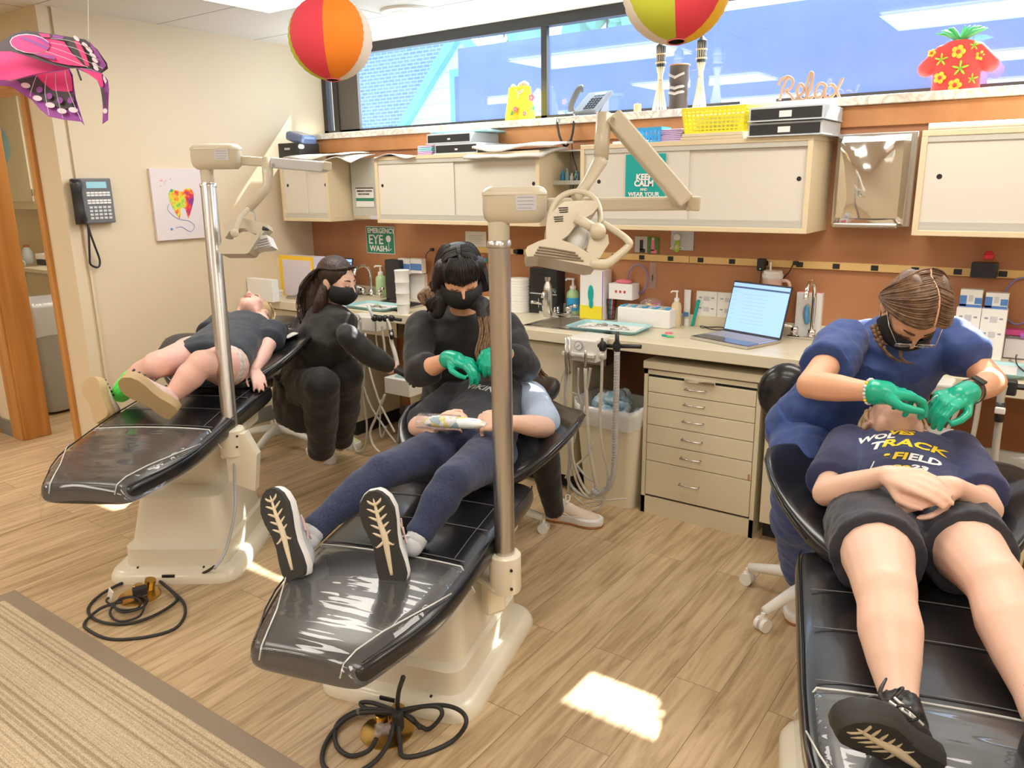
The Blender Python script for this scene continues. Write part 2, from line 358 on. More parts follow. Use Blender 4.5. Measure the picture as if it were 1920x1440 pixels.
struct('baseboard_door', MB().bx(-5.44, -5.26, DY-.014, DY, 0, .1, .003), 'grey_base')
struct('baseboard_left', MB().bx(LX, LX+.012, DY+.05, BY, 0, .1, .003).bx(LX-.18, LX+.012, DY-.012, DY, 0, .1, .003), 'grey_base')
struct('wall_store', MB().bx(-7.2, LX-.18, 3.7, 3.78, 0, CEIL).bx(-7.25, -7.2, DY, 3.78, 0, CEIL), 'cream_paint')
struct('wall_right', MB().bx(RX, RX+.1, FY, 4.1, 0, CEIL+.05), 'cream_paint')
struct('wall_front', MB().bx(-7.3, RX, FY-.1, FY, 0, CEIL+.05), 'cream_paint')
struct('wall_far_left', MB().bx(-7.3, -7.2, FY, DY, 0, CEIL+.05), 'cream_paint')
struct('trim_6', MB().bx(LX+.0, LX+.014, DY+.072, DY+.084, .1, CEIL), 'cream_paint')
# rug
o = thing('floor_mat', 'beige striped floor mat with brown rubber border in the corner of the room', 'mat', (-1.2, .5, 0))
MB().bx(-3.10, 1.2, -.9, 1.04, 0, .011, .003).build('carpet_panel', 'striped_carpet', o)
M('mat_border', (.26, .20, .14), .6)
MB().prism([(-3.16, -.96), (1.26, -.96), (1.26, 1.10), (-3.16, 1.10)], (0, 0, 0), X_, Y_, .007, Z_).build('rubber_border', 'mat_border', o)

# ---- window strip
z0, z1 = 1.818, 2.318
w = MB()
w.bx(LX, RX, WY-.004, WY+.05, 2.298, CEIL).bx(LX, RX, WY, WY+.05, z0, z0+.032)
w.bx(-4.20, -4.16, WY, WY+.05, z0, z1).bx(-4.09, -4.045, WY-.01, WY+.025, z0, z1)
for xm in (-2.448, .35, 2.7): w.bx(xm-.018, xm+.018, WY, WY+.026, z0, z1)
struct('window_1', w, 'window_black')
struct('trim_7', MB().bx(-4.045, -3.865, WY+.0, WY+.022, z0, z1), 'window_brown')
g = MB().bx(-4.16, -4.09, WY+.02, WY+.026, z0+.03, 2.30)
for a, b in ((-3.865, -2.466), (-2.43, .332), (.368, 2.682)): g.bx(a, b, WY+.02, WY+.026, z0+.03, 2.30)
struct('window_2', g, 'window_glass')

# ---- outside: neighbouring houses, bluish cast of their shaded sides put into the colours
def _brickc(nt, b, N, L, c1, c2, mo, w_, h_, axis='XZ', ms=.02):
    t = N('ShaderNodeTexCoord'); s_ = N('ShaderNodeSeparateXYZ'); L(t.outputs['Object'], s_.inputs[0]); cb = N('ShaderNodeCombineXYZ'); L(s_.outputs['X'], cb.inputs[0]); L(s_.outputs['Z' if axis == 'XZ' else 'Y'], cb.inputs[1])
    br = N('ShaderNodeTexBrick'); L(cb.outputs[0], br.inputs['Vector']); br.inputs['Scale'].default_value = 1; br.inputs['Brick Width'].default_value = w_; br.inputs['Row Height'].default_value = h_; br.inputs['Mortar Size'].default_value = ms
    br.inputs['Color1'].default_value = (*c1, 1); br.inputs['Color2'].default_value = (*c2, 1); br.inputs['Mortar'].default_value = (*mo, 1); L(br.outputs['Color'], b.inputs['Base Color'])
nodemat('shade_blue_shingles', lambda nt, b, N, L: _brickc(nt, b, N, L, (.13, .24, .50), (.18, .31, .58), (.36, .52, .78), .13, .05, ms=.008), .8)
nodemat('pale_siding', lambda nt, b, N, L: _brickc(nt, b, N, L, (.62, .86, .92), (.64, .88, .94), (.48, .72, .82), 9, .2, ms=.01), .8)
M('fascia_teal', (.16, .52, .56), .6); M('shade_blue_wall', (.095, .18, .44), .8, var=((.12, .21, .50), 3)); M('far_foliage', (.22, .42, .30), .9)
hY = 9.0
o = thing('neighbour_house', 'pale sided house gable with shingle roof, shade blue put into its colour, seen through the left window', 'house', (-7, hY, 0))
a, b, c, d = P(728, 262, y=hY), P(868, 68, y=hY), P(925, 74, y=hY), P(900, 262, y=hY)
gx = lambda p: (p.x, p.z)
MB().prism([(a.x-.6, a.z-1.0), (a.x, a.z), (b.x+.05, b.z), (b.x+.9, b.z-.9), (b.x+1.2, -.5), (a.x-.6, -.5)], (0, hY, 0), X_, Z_, 3, Y_).build('gable_wall', 'pale_siding', o)
MB().prism([(a.x-.32, a.z-.5), (b.x-.05, b.z+.12), (b.x+.03, b.z+.0), (a.x-.20, a.z-.5)], (0, hY-.12, 0), X_, Z_, .2, Y_).prism([(b.x-.02, b.z+.16), (b.x+1.2, b.z-1.0), (b.x+1.0, b.z-1.1), (b.x+.0, b.z-.05)], (0, hY-.12, 0), X_, Z_, .2, Y_).build('gable_fascia', 'fascia_teal', o)
MB().prism([(a.x-14, -.5), (a.x+2.5, -.5), (b.x+.05, b.z+.02), (b.x-.05, b.z+.5), (a.x-14, b.z+.5)], (0, hY+.3, 0), X_, Z_, .6, Y_).build('shingle_roof', 'shade_blue_shingles', o)
q = P(848, 145, y=hY-.05)
wnm = MB().bx(q.x-.05, q.x+.7, hY-.05, hY, q.z-1.1, q.z+.1).build('window_frame', 'fascia_teal', o)
MB().bx(q.x+.05, q.x+.62, hY-.07, hY-.045, q.z-1.0, q.z).build('window_pane', 'shade_blue_wall', wnm)
nY = 7.0
l, r1 = P(858, 88, y=nY), P(1010, 70, y=nY)
o = MB().bx(l.x, l.x+16, nY, nY+3, -1, r1.z).build('neighbour_building', 'shade_blue_wall'); tag(o, 'long flat building wall filling the right windows, shade blue put into its colour', 'building')
def foliage(px, py, r, label):
    c = P(px, py, y=12.5); mb = MB()
    for k in range(16):
        mb.ell(c+V((random.uniform(-1, 1)*r, random.uniform(-.5, .5)*r, random.uniform(-.7, .5)*r)), (r*.33,)*3, nu=8, nv=6)
    t = thing('tree', label, 'tree', (c.x, c.y, 0)); mb.build('crown', 'far_foliage', t); MB().cyl((c.x, c.y, -.5), (c.x, c.y, c.z), .12).build('trunk', 'window_brown', t)
foliage(965, 62, .9, 'distant pale tree showing above the roof left of the mullion')
foliage(1150, 34, .8, 'distant pale tree showing above the long building right of the mullion')

# ---- ceiling fittings
for k, (tx, ty) in enumerate(TROFFERS):
    t = thing('ceiling_light', ['fluorescent ceiling light panel', 'fluorescent ceiling light panel'][0]+(' in the ceiling over the far left dental chair' if (abs(tx+2.855) < .1 and ty > 2) else ' out of view overhead'), 'light', (tx, ty, CEIL), group='recessed ceiling light panels')
    MB().bx(tx-.6, tx+.6, ty-.3, ty+.3, CEIL-.012, CEIL-.001).build('lamp_frame', 'white_plastic', t)
    MB().bx(tx-.57, tx+.57, ty-.27, ty+.27, CEIL-.02, CEIL-.0125).build('diffuser', 'light_diffuser', t)
c = V((-2.93, 3.235, CEIL))
tt = thing('ceiling_light', 'unseen light panel added to brighten the store room behind the doorway', 'light', (-5.2, 2.75, CEIL)); MB().bx(-5.7, -4.7, 2.45, 3.05, CEIL-.03, CEIL-.001).build('lamp_frame', 'white_plastic', tt); MB().bx(-5.65, -4.75, 2.5, 3.0, CEIL-.04, CEIL-.0305).build('diffuser', 'light_diffuser', tt)  # glowing panel out of view, added along with the store room fill
t = thing('round_ceiling_light', 'round white flush ceiling fixture beside the window', 'ceiling fixture', c)  # recessed round ceiling light, modelled unlit
MB().lathe(c-V((0, 0, .016)), [(.12, 0), (.135, .004), (.14, .015)], 36).build('fixture_ring', 'white_plastic', t, 'auto')
MB().lathe(c-V((0, 0, .026)), [(.001, 0), (.06, .001), (.095, .006), (.105, .0125)], 36).build('fixture_dome', 'bright_white', t, 'auto')

# ================================================================= CASEWORK
o = thing('counter_top', 'long cream laminate worktop with a square front edge along the wall', 'counter', (-1.5, 3.3, CT))
def with_holes():
    mb = MB(); holes = [(-3.40, -3.06), (-2.16, -1.72), (-.74, -.36)]
    mb.bx(LX, RX, CF, 3.17, CT-.05, CT, .003); mb.bx(LX+.001, RX, 3.46, BY-.002, CT-.05, CT)
    xs = LX
    for a, b in holes+[(RX, RX)]: mb.bx(xs, a, 3.17, 3.46, CT-.05, CT); xs = b
    return mb, holes
mb, HOLES = with_holes(); mb.build('worktop', 'cream_laminate', o)
MB().bx(LX+.001, RX, BY-.014, BY-.002, CT, CT+.055, .002).build('backsplash', 'cream_laminate', o)
SINKL = ['stainless sink basin set in the counter beside the seated woman at left', 'stainless sink basin just right of the nearer lamp pole', 'stainless sink basin half hidden behind the woman in blue scrubs']
for (a, b), lb in zip(HOLES, SINKL):
    t = thing('sink', lb, 'sink', ((a+b)/2, 3.31, CT))
    mb = MB(); n = .012
    mb.bx(a-.02, b+.02, 3.15, 3.17+n, CT, CT+.005).bx(a-.02, b+.02, 3.46-n, 3.48, CT, CT+.005).bx(a-.02, a+n, 3.15, 3.48, CT, CT+.005).bx(b-n, b+.02, 3.15, 3.48, CT, CT+.005)
    mb.bx(a, a+.004, 3.172, 3.458, CT-.15, CT+.002).bx(b-.004, b, 3.172, 3.458, CT-.15, CT+.002).bx(a, b, 3.172, 3.176, CT-.15, CT+.002).bx(a, b, 3.454, 3.458, CT-.15, CT+.002).bx(a, b, 3.172, 3.458, CT-.154, CT-.15)
    mb.build('basin', 'brushed_steel', t); MB().lathe(((a+b)/2, 3.31, CT-.149), [(.001, 0), (.02, 0), (.024, .003)], 16).build('drain', 'chrome', t)
def base_cab(x0, x1, label, yf=3.13, doors=1, handle=None, toe=.085):
    t = thing('base_cabinet', label, 'cabinet', ((x0+x1)/2, 3.3, 0))
    MB().bx(x0, x1, yf+.02, BY-.01, toe, CT-.052).build('cabinet_body', 'cream_cabinet', t)
    MB().bx(x0+.002, x1-.002, yf+.06, BY-.02, 0, toe).build('toe_kick', 'dark_gap', t)
    w_ = (x1-x0)/doors
    for k in range(doors):
        d = MB().bx(x0+k*w_+.003, x0+(k+1)*w_-.003, yf, yf+.02, toe+.0, CT-.065, .002).build('cabinet_door', 'cream_cabinet', t)
        if handle: MB().tube([(x0+.05, yf, CT-.1), (x0+.05, yf-.025, CT-.1), (x0+.05, yf-.025, CT-.19), (x0+.05, yf, CT-.19)], .0035).build('door_handle', 'steel', d, True)
    return t
base_cab(LX+.005, -3.46, 'cream base cabinet at the left end of the counter', doors=2)
base_cab(-2.95, -1.88, 'cream base cabinet under the sink behind the lamp pole', doors=3)
base_cab(-.945, -.45, 'cream base cabinet with an upright handle, right of the drawer unit', yf=3.11, handle=True)
base_cab(.55, 1.5, 'cream base cabinet past the right edge of the picture', doors=2)
struct('baseboard_back', MB().bx(LX, RX, BY-.012, BY, 0, .1), 'grey_base')
# drawer unit
X0, X1, YF = -1.497, -.969, 3.114
t = thing('drawer_unit', 'cream metal drawer unit with six drawers standing under the counter', 'drawers', ((X0+X1)/2, 3.3, 0))
mb = MB(); mb.bx(X0, X1, YF+.018, 3.24+.3, 0, .685).bx(X0, X0+.018, YF, YF+.02, 0, .685).bx(X1-.018, X1, YF, YF+.02, 0, .685).bx(X0, X1, YF, YF+.02, 0, .083).bx(X0, X1, YF, YF+.02, .665, .685); mb.build('drawer_carcass', 'cream_cabinet', t)
MB().bx(X0-.004, X1+.004, YF-.008, 3.54, .69, .725, .004).build('top_tray', 'cream_cabinet', t)
MB().bx((X0+X1)/2-.07, (X0+X1)/2+.07, YF-.014, YF+.0, .652, .668, .003).build('label_holder', 'chrome', t)
zs = [.66, .577, .504, .418, .332, .25, .085]; zs = [.652, .582, .512, .43, .342, .258, .09]
MB().bx(X0+.015, X1-.015, YF+.012, YF+.02, .083, .668).build('shadow_gap', 'dark_gap', t)
for k in range(6):
    d = MB().bx(X0+.021, X1-.021, YF-.001, YF+.014, zs[k+1]+.003, zs[k], .0015).build('drawer', 'cream_cabinet', t)
    zc = (zs[k]+zs[k+1])/2+.005; xc = X0+.245-.002*k
    MB().tube([(xc-.045, YF, zc), (xc-.045, YF-.02, zc), (xc+.045, YF-.02, zc), (xc+.045, YF, zc)], .0038, 8).build('pull_handle', 'steel', d, True)
    if k == 4: MB().bx(X1-.034, X1-.026, YF-.003, YF, zs[5]+.004, zs[5]+.03).build('tape_scrap', 'tape_orange', d)
# wall cabinets
def wall_cab(x0, x1, label, zb=1.287, zt=1.668, yf=3.28, pulls=(), split=None, frontslope=0):
    t = thing('wall_cabinet', label, 'cabinet', ((x0+x1)/2, 3.4, zb)); e = .02
    mb = MB(); mb.bx(x0, x1, yf, BY-.001, zb, zb+e, .002).bx(x0, x1, yf, BY-.001, zt-e, zt, .002).bx(x0, x0+e, yf, BY-.001, zb+e, zt-e).bx(x1-e, x1, yf, BY-.001, zb+e, zt-e).bx(x0+e, x1-e, BY-.02, BY-.002, zb+e, zt-e)
    mb.build('cabinet_case', 'cream_edge', t)
    MB().bx(x0+e, x1-e, yf+.004, yf+.022, zb+e, zb+e+.012).bx(x0+e, x1-e, yf+.006, yf+.009, zb+e+.01, zb+e+.03).build('lower_slide_track', 'track_grey', t)
    MB().bx(x0+e, x1-e, yf+.004, yf+.022, zt-e-.02, zt-e).build('upper_slide_track', 'track_grey', t)
    sp = split or (x0+x1)/2
    for k, (a, b) in enumerate(((x0+e, sp+.01), (sp-.01, x1-e))):
        d = MB().bx(a, b, yf+.01+.008*k*1, yf+.0165+.008*k, zb+e+.012, zt-e-.01).build('sliding_door', 'sliding_panel', t)
        for px_ in pulls[k:k+1]:
            MB().cyl((px_, yf+.0095+.008*k, (zb+zt)/2+.025), (px_, yf+.0115+.008*k, (zb+zt)/2+.025), .0095).build('finger_pull', 'black_plastic', d)
    return t
wall_cab(-4.10, -3.668, 'small cream wall cabinet with sliding doors at the left end', pulls=(-4.045, -3.71))
wall_cab(-3.275, -2.165, 'wide cream wall cabinet with two sliding doors behind the far lamp head', zt=1.65, pulls=(-3.23, -2.21))
wall_cab(-1.935, -.885, 'wide cream wall cabinet with a green poster on its sliding door', pulls=(-1.84, -.935), zb=1.283, zt=1.663)
wall_cab(-.505, .9, 'cream wall cabinet running out of the right edge of the picture', pulls=(-.435, .85), zb=1.287, zt=1.66)
# power strip
t = thing('outlet_strip', 'long tan raceway with black outlets along the brown wall', 'power strip', (-1.5, BY, 1.13))
M('raceway_tan', (.72, .48, .19), .45)
zS = P(1340, 488, y=BY).z; hS = .032
MB().bx(-3.02, -2.46, BY-.02, BY-.0005, zS-hS/2, zS+hS/2, .002).bx(-2.52, -1.50, BY-.02, BY-.0005, zS-hS/2, zS+hS/2, .002).bx(-1.498, RX-.02, BY-.02, BY-.0005, zS-hS/2, zS+hS/2, .002).build('raceway', 'raceway_tan', t)
x = P(1203.5, 483, y=BY-.02).x
for k in range(-7, 18):
    xx = x+.1535*k
    if -3.02 < xx < 2.4: MB().bx(xx-.0145, xx+.0145, BY-.023, BY-.0205, zS-.011, zS+.011, .001).build('outlet', 'black_plastic', t)
M('seam_grey', (.14, .14, .15), .5)
M('hem_clear', (.62, .62, .60), .15, coat=.6)
M('frosted_white', (.85, .85, .84), .4); M('groove_brown', (.22, .18, .12), .6)
M('lamp_grey', (.60, .61, .63), .35, coat=.2)
# ================================================================= DENTAL CHAIRS
def rrect(w, l, r, z, cx=0, cy=0, n=5):
    pts = []; r = min(r, w*.999, l*.999)
    for qx, qy, a0 in ((1, 1, 0), (-1, 1, 90), (-1, -1, 180), (1, -1, 270)):
        for k in range(n+1):
            a = radians(a0+90*k/n); pts.append(V((cx+qx*(w-r)+r*cos(a), cy+qy*(l-r)+r*sin(a), z)))
    return pts
def cushion(mb, secs, n=28, e=.32, lift=None):
    """upholstered pad lofted along Y: secs = (y, ztop, halfwidth, thickness, wing lift, roll)"""
    rs = []
    for s_ in secs:
        y, z, w_, t = s_[:4]; lf = s_[4] if len(s_) > 4 else 0; ring = []
        for k in range(n):
            a = 2*pi*k/n; cx = abs(cos(a))**e*(1 if cos(a) >= 0 else -1); sz = abs(sin(a))**.55*(1 if sin(a) >= 0 else -1)
            x = w_*cx; crown = .010*(1-cx*cx) if sz > 0 else 0
            ring.append(V((x, y, z-t/2+t/2*sz+crown+lf*abs(cx)**2.6)))
        rs.append(ring)
    mb.rings(rs); return mb
SEAT = [(-.705, .402, .135, .03), (-.70, .415, .15, .062), (-.685, .424, .163, .078), (-.64, .43, .182, .08), (-.56, .437, .212, .08), (-.48, .445, .238, .08), (-.40, .452, .252, .08), (-.25, .468, .257, .082), (-.10, .484, .257, .085), (.05, .492, .257, .088), (.22, .498, .257, .088), (.29, .500, .255, .085), (.315, .497, .248, .07), (.322, .488, .235, .04)]
BACK = [(.20, .530, .13, .03, 0), (.22, .536, .18, .05, .01), (.28, .542, .235, .056, .03), (.36, .550, .295, .058, .07), (.45, .560, .335, .058, .10), (.55, .572, .352, .058, .115), (.65, .586, .345, .058, .10), (.74, .600, .305, .058, .07), (.82, .612, .235, .058, .03), (.90, .624, .165, .055, .01), (.93, .628, .14, .04, 0)]
def zs_at(secs, y):
    for a, b in zip(secs[:-1], secs[1:]):
        if a[0] <= y <= b[0]:
            t = (y-a[0])/(b[0]-a[0]); return [a[i]+(b[i]-a[i])*t for i in range(1, 4)]
    return list(secs[-1][1:4] if y > secs[-1][0] else secs[0][1:4])
def dental_chair(name, label, loc, rz, dz=0, rz_top=None, film=True, pedal_side=1):
    t = thing(name, label, 'dental chair', (*loc, 0), rz, 'black vinyl dental chairs')
    L = dict(par=t, local=True)
    # base
    mb = MB(); pr = [(.262, .322, .085, 0), (.262, .322, .085, .012), (.252, .312, .08, .034), (.235, .295, .075, .046)]
    mb.rings([rrect(w_, l, r, z) for w_, l, r, z in pr]); mb.build('base_plate', 'base_beige', smooth='auto', **L)
    mb = MB(); pr = [(.205, .262, .05, .046, 0), (.203, .258, .05, .118, .0), (.19, .235, .05, .128, .012), (.168, .20, .05, .30, .035), (.155, .165, .05, .315, .05)]
    mb.rings([rrect(w_, l, r, z, 0, c_) for w_, l, r, z, c_ in pr]); mb.build('base_cover', 'base_beige', smooth='auto', **L)
    mb = MB(); pr = [(.135, .125, .03, .315, .07), (.125, .12, .03, .40+dz, .07), (.15, .17, .03, .405+dz, .03)]
    mb.rings([rrect(w_, l, r, z, 0, c_) for w_, l, r, z, c_ in pr])
    mb.build('lift_column', 'base_beige', smooth='auto', **L)
    mb = MB().bx(-.13, .13, -.25, .32, .385+dz, .415+dz, .01).bx(-.10, .10, .30, .62, .43+dz, .50+dz, .02).bx(.13, .20, .10, .30, .33+dz, .405+dz, .02); mb.build('seat_frame', 'base_beige', **L)
    MB().bx(-.03, .02, -.316, -.305, .014, .036).build('power_socket', 'black_plastic', **L)
    for x in (-.13, .13): MB().cyl((x, -.292, .06), (x, -.298, .06), .004, n=8).build('screw', 'black_plastic', **L)
    sub = thing('x', None, None); bpy.data.objects.remove(sub)
    a = (rz_top or 0)
    Ry = Matrix.Rotation(a, 4, 'Z')
    def B(mb, nm, m, **k):
        mb.bm.transform(Ry); return mb.build(nm, m, **L, **k)
    S2 = [(y, z+dz, w_, th) for y, z, w_, th in SEAT]
    seat = B(cushion(MB(), S2), 'seat_cushion', 'black_vinyl', smooth=True, subsurf=1)
    B2 = [(y, z+dz, w_, th, lf) for y, z, w_, th, lf in BACK]
    back = B(cushion(MB(), B2), 'backrest', 'black_vinyl', smooth=True, subsurf=1)
    H2 = [(.90, .65+dz, .09, .03), (.92, .655+dz, .12, .055), (1.0, .662+dz, .13, .06), (1.10, .67+dz, .12, .06), (1.13, .672+dz, .09, .03)]
    B(cushion(MB(), H2), 'headrest', 'black_vinyl', smooth=True, subsurf=1)
    # piping and seams
    mb = MB(); ptsR = []; 
    for y, z, w_, th in S2[2:-1]: ptsR.append(V((w_*(.972 if y > -.6 else .94), y+(.006 if y < -.6 else 0), z-th*.10)))
    loop = [V((-p.x, p.y, p.z)) for p in reversed(ptsR)]+ptsR
    mb.tube(loop, .0028, 6); B(mb, 'piping', 'black_vinyl', smooth=True)
    mb = MB()
    for ys in (.10, -.06, -.235):
        z, w_, th = zs_at(S2, ys); mb.tube([V((w_*x, ys, z+.0105*(1-x*x)+.0006)) for x in [i/8 for i in range(-7, 8)]], .0016, 5)
    for x in (.19,):
        mb.tube([V((x, y, zs_at(S2, y)[0]+.0105*(1-(x/.257)**2)+.0004)) for y in [-.23+.05*i for i in range(11)]], .0014, 5)
    B(mb, 'stitched_seams', 'seam_grey', smooth=True)
    mb = MB(); e = [(y, z+dz, w_, th, lf) for y, z, w_, th, lf in BACK[2:-2]]
    for s_ in (1, -1): mb = MB(); mb.tube([V((s_*w_*.99, y, z-th*.5+lf)) for y, z, w_, th, lf in e], .0026, 6); B(mb, 'backrest_piping', 'black_vinyl', smooth=True)
    # clear foot cover
    if film:
        mb = MB(); cs = []
        for y in [-.712, -.706, -.69, -.64, -.56, -.48, -.40, -.33, -.26]:
            z, w_, th = zs_at(S2, max(y, -.705)) if y > -.705 else (.418+dz, .15, .07)
            ring = []
            for k in range(15):
                u = -1+2*k/14; x = (w_+.004)*u*(1 if abs(u) < .9 else 1); ab = abs(u)
                zz = z+.0135*(1-u*u)+.003*sin(y*150)*(1-ab) if ab < .86 else z+.004-(ab-.86)/.14*th*.9
                if ab >= .86: x = (w_+.006)*(1 if u > 0 else -1)*min(1, .955+.045*(ab-.86)/.05)
                ring.append(V((x*(1 if ab < .86 else 1), y, zz)))
            cs.append(ring)
        front = [V((p.x, p.y-.004, p.z-.06)) for p in cs[0]]
        grid = [[mb.bm.verts.new(p) for p in r] for r in [front]+cs]
        for i in range(len(grid)-1):
            for j in range(14): mb.face([grid[i][j], grid[i][j+1], grid[i+1][j+1], grid[i+1][j]])
        cov = B(mb, 'clear_foot_cover', 'clear_vinyl', smooth=True)
        mb = MB()
        for r in (cs[-1],): mb.tube([p+V((0, 0, .001)) for p in r], .0025, 6)
        for sg in (1, -1):
            mb.tube([V((sg*x, y, z)) for x, y, z in ((.112, -.716, .395+dz), (.114, -.70, .423+dz), (.125, -.66, .437+dz), (.155, -.58, .446+dz), (.195, -.50, .452+dz), (.225, -.44, .456+dz), (.246, -.38, .456+dz))], .0022, 6)
        mb.bm.transform(Ry); mb.build('welded_hem', 'hem_clear', cov, smooth=True, local=True)
    return t
C1, A1, D1 = V((-2.891, 1.7325, 0)), radians(34.8), .145
C2, A2, D2 = V((-1.556, 1.711, 0)), radians(15.7), 0
C3, A3, D3 = V((-.165, 1.766, 0)), radians(17), .045
dental_chair('dental_chair', 'black vinyl dental chair at the far left, raised, with clogs resting on its foot cover', C1.xy, A1, D1, radians(-4))
dental_chair('dental_chair', 'black vinyl dental chair in the middle, under the navy leggings', C2.xy, A2, D2)
dental_chair('dental_chair', 'black vinyl dental chair at the right, cut off by the picture edge', C3.xy, A3, D3)
def cf(c, a):
    u, r = V((-sin(a), cos(a), 0)), V((cos(a), sin(a), 0)); return lambda x, y, z: V((c.x, c.y, 0))+r*x+u*y+V((0, 0, z))
F1, F2, F3 = cf(C1, A1), cf(C2, A2), cf(C3, A3)

# ================================================================= LAMP POSTS
def lamp_post(t, base, collar_z, z_top, fr, side):
    p = V(base); p.z = 0
    mb = MB(); mb.lathe(p, [(.046, collar_z-.06), (.048, collar_z-.055), (.048, collar_z+.055), (.044, collar_z+.06)], 28)
    o = mb.build('post_collar', 'base_beige', t, 'auto')
    cd = (EYE-p); cd.z = 0; cd.normalize(); rd = Z_.cross(cd)
    mb = MB()
    for z in (collar_z-.035, collar_z+.025): a = p+cd*.046+rd*.018; mb.cyl((a.x, a.y, z), (a.x+cd.x*.004, a.y+cd.y*.004, z), .0045, n=10)
    mb.build('collar_screw', 'black_plastic', o)
    q = fr(side, 0, 0)
    mb = MB(); d = (q-p); d.z = 0; mb.box(p+d*.5+V((0, 0, collar_z-.05)), (d.length+.03, .10, .03), atan2(d.y, d.x), bevel=.012); mb.box(p+d*.62+V((0, 0, collar_z-.11)), (.05, .07, .12), atan2(d.y, d.x), bevel=.012)
    mb.build('mounting_bracket', 'base_beige', t)
    MB().cyl((p.x, p.y, collar_z-.04), (p.x, p.y, z_top), .030, n=32).build('post', 'brushed_steel', t, 'auto')
    MB().lathe((p.x, p.y, z_top-.02), [(.030, 0), (.0325, .002), (.0325, .016), (.03, .02)], 28).build('post_ring', 'steel', t, 'auto')
def beam(mb, a, b, w_, h, up=Z_, bevel=.006):
    a, b = V(a), V(b); d = b-a; z = up; x = d.normalized(); y = z.cross(x).normalized(); z = x.cross(y)
    R = Matrix((x, y, z)).transposed(); return mb.box((a+b)/2, (d.length, w_, h), rot=R, bevel=bevel)
# ---- middle lamp
pb = P(947, 1060, D=2.344); pb = V((pb.x, pb.y, 0)); 
hd = sqrt(pb.x**2+pb.y**2)
zt = top_z(pb, 942, 450)
t = thing('dental_lamp', 'beige dental lamp on the steel post beside the middle chair, arm folded up', 'dental lamp', pb, group='post mounted dental lamps')
lamp_post(t, pb, .372, zt, F2, .19)
za, zb_ = top_z(pb, 960, 418), top_z(pb, 960, 349)
rt = V((RT.x, RT.y, 0)).normalized()
MB().lathe((pb.x, pb.y, zt), [(.029, 0), (.029, .05), (.034, za-zt+.01)], 24).build('post_neck', 'lamp_beige', t, 'auto')
def head_box(t, pb, za, zb_, dirv, l0, l1, wd, sticker=True):
    sd = Z_.cross(dirv); mb = MB(); c = pb+dirv*((l1-l0)/2)
    def rr(w_, l, z, r=.035): return [V((c.x, c.y, 0))+dirv*p.x+sd*p.y+V((0, 0, z)) for p in rrect(w_, l, r, 0)]
    h = (l0+l1)/2; H_ = zb_-za
    mb.rings([rr(h-.016, wd-.02, za), rr(h-.004, wd-.006, za+.012), rr(h, wd, za+.03), rr(h, wd, za+H_*.76), rr(h+.0015, wd+.0015, za+H_*.765), rr(h+.0015, wd+.0015, za+H_*.80), rr(h, wd, za+H_*.86), rr(h-.008, wd-.008, zb_-.004), rr(h-.02, wd-.02, zb_)])
    b = mb.build('transformer_housing', 'lamp_beige', t, 'auto')
    f = c-sd*(wd+.0007)+dirv*(h*.35)
    mb = MB().use('label_grey'); mb.prism([(-.027, -.02), (.027, -.02), (.027, .02), (-.027, .02)], f+V((0, 0, (za+zb_)/2+.006)), dirv, Z_, .0006, -sd)
    mb.use('print_grey')
    for k in range(4): mb.prism([(-.022, 0), (.02-.005*(k == 3), 0), (.02-.005*(k == 3), .002), (-.022, .002)], f+V((0, 0, (za+zb_)/2+.018-.009*k)), dirv, Z_, .0009, -sd)
    mb.build('rating_label', None, b)
    return b
M('label_grey', (.62, .62, .66), .5); M('print_grey', (.35, .35, .42), .6)
head_box(t, pb, za, zb_, rt, .042, .128, .042)
Dm = 2.09
a0, a1 = P(1025, 384, D=Dm+.03), P(1306, 381, D=Dm)
mb = MB(); beam(mb, a0, a1, .032, .036); mb.build('lower_arm', 'lamp_beige', t)
mb = MB(); beam(mb, P(1286, 381, D=Dm-.005), P(1311, 382, D=Dm-.005), .038, .038, bevel=.004); mb.build('elbow_joint', 'lamp_beige', t)
b0, b1 = P(1286, 380, D=Dm-.045), P(1148, 218, D=Dm-.045)
mb = MB(); upv = (b1-b0).normalized().cross(FW).normalized(); beam(mb, b0, b1, .038, .046, up=upv); mb.build('spring_arm', 'lamp_beige', t)
mb = MB()
for q in (P(1148, 226, D=Dm-.075), P(1290, 392, D=Dm-.075)): mb.cyl(q, q-FW*.008, .006, n=14)
mb.build('pivot_bolt', 'chrome', t, 'auto')
q0, q1, q2, q3 = P(1130, 216, D=Dm-.04), P(1127, 300, D=Dm-.04), P(1100, 345, D=Dm-.06), P(1080, 372, D=Dm-.08)
mb = MB(); mb.tube([P(1133, 214, D=Dm-.04), P(1129, 262, D=Dm-.04), P(1127, 298, D=Dm-.04)], [.021, .021, .0195], 12); mb.tube([q1, P(1122, 308, D=Dm-.045), q2, q3], [.0195, .019, .014, .015], 12); mb.build('swivel_yoke', 'lamp_beige', t, True)
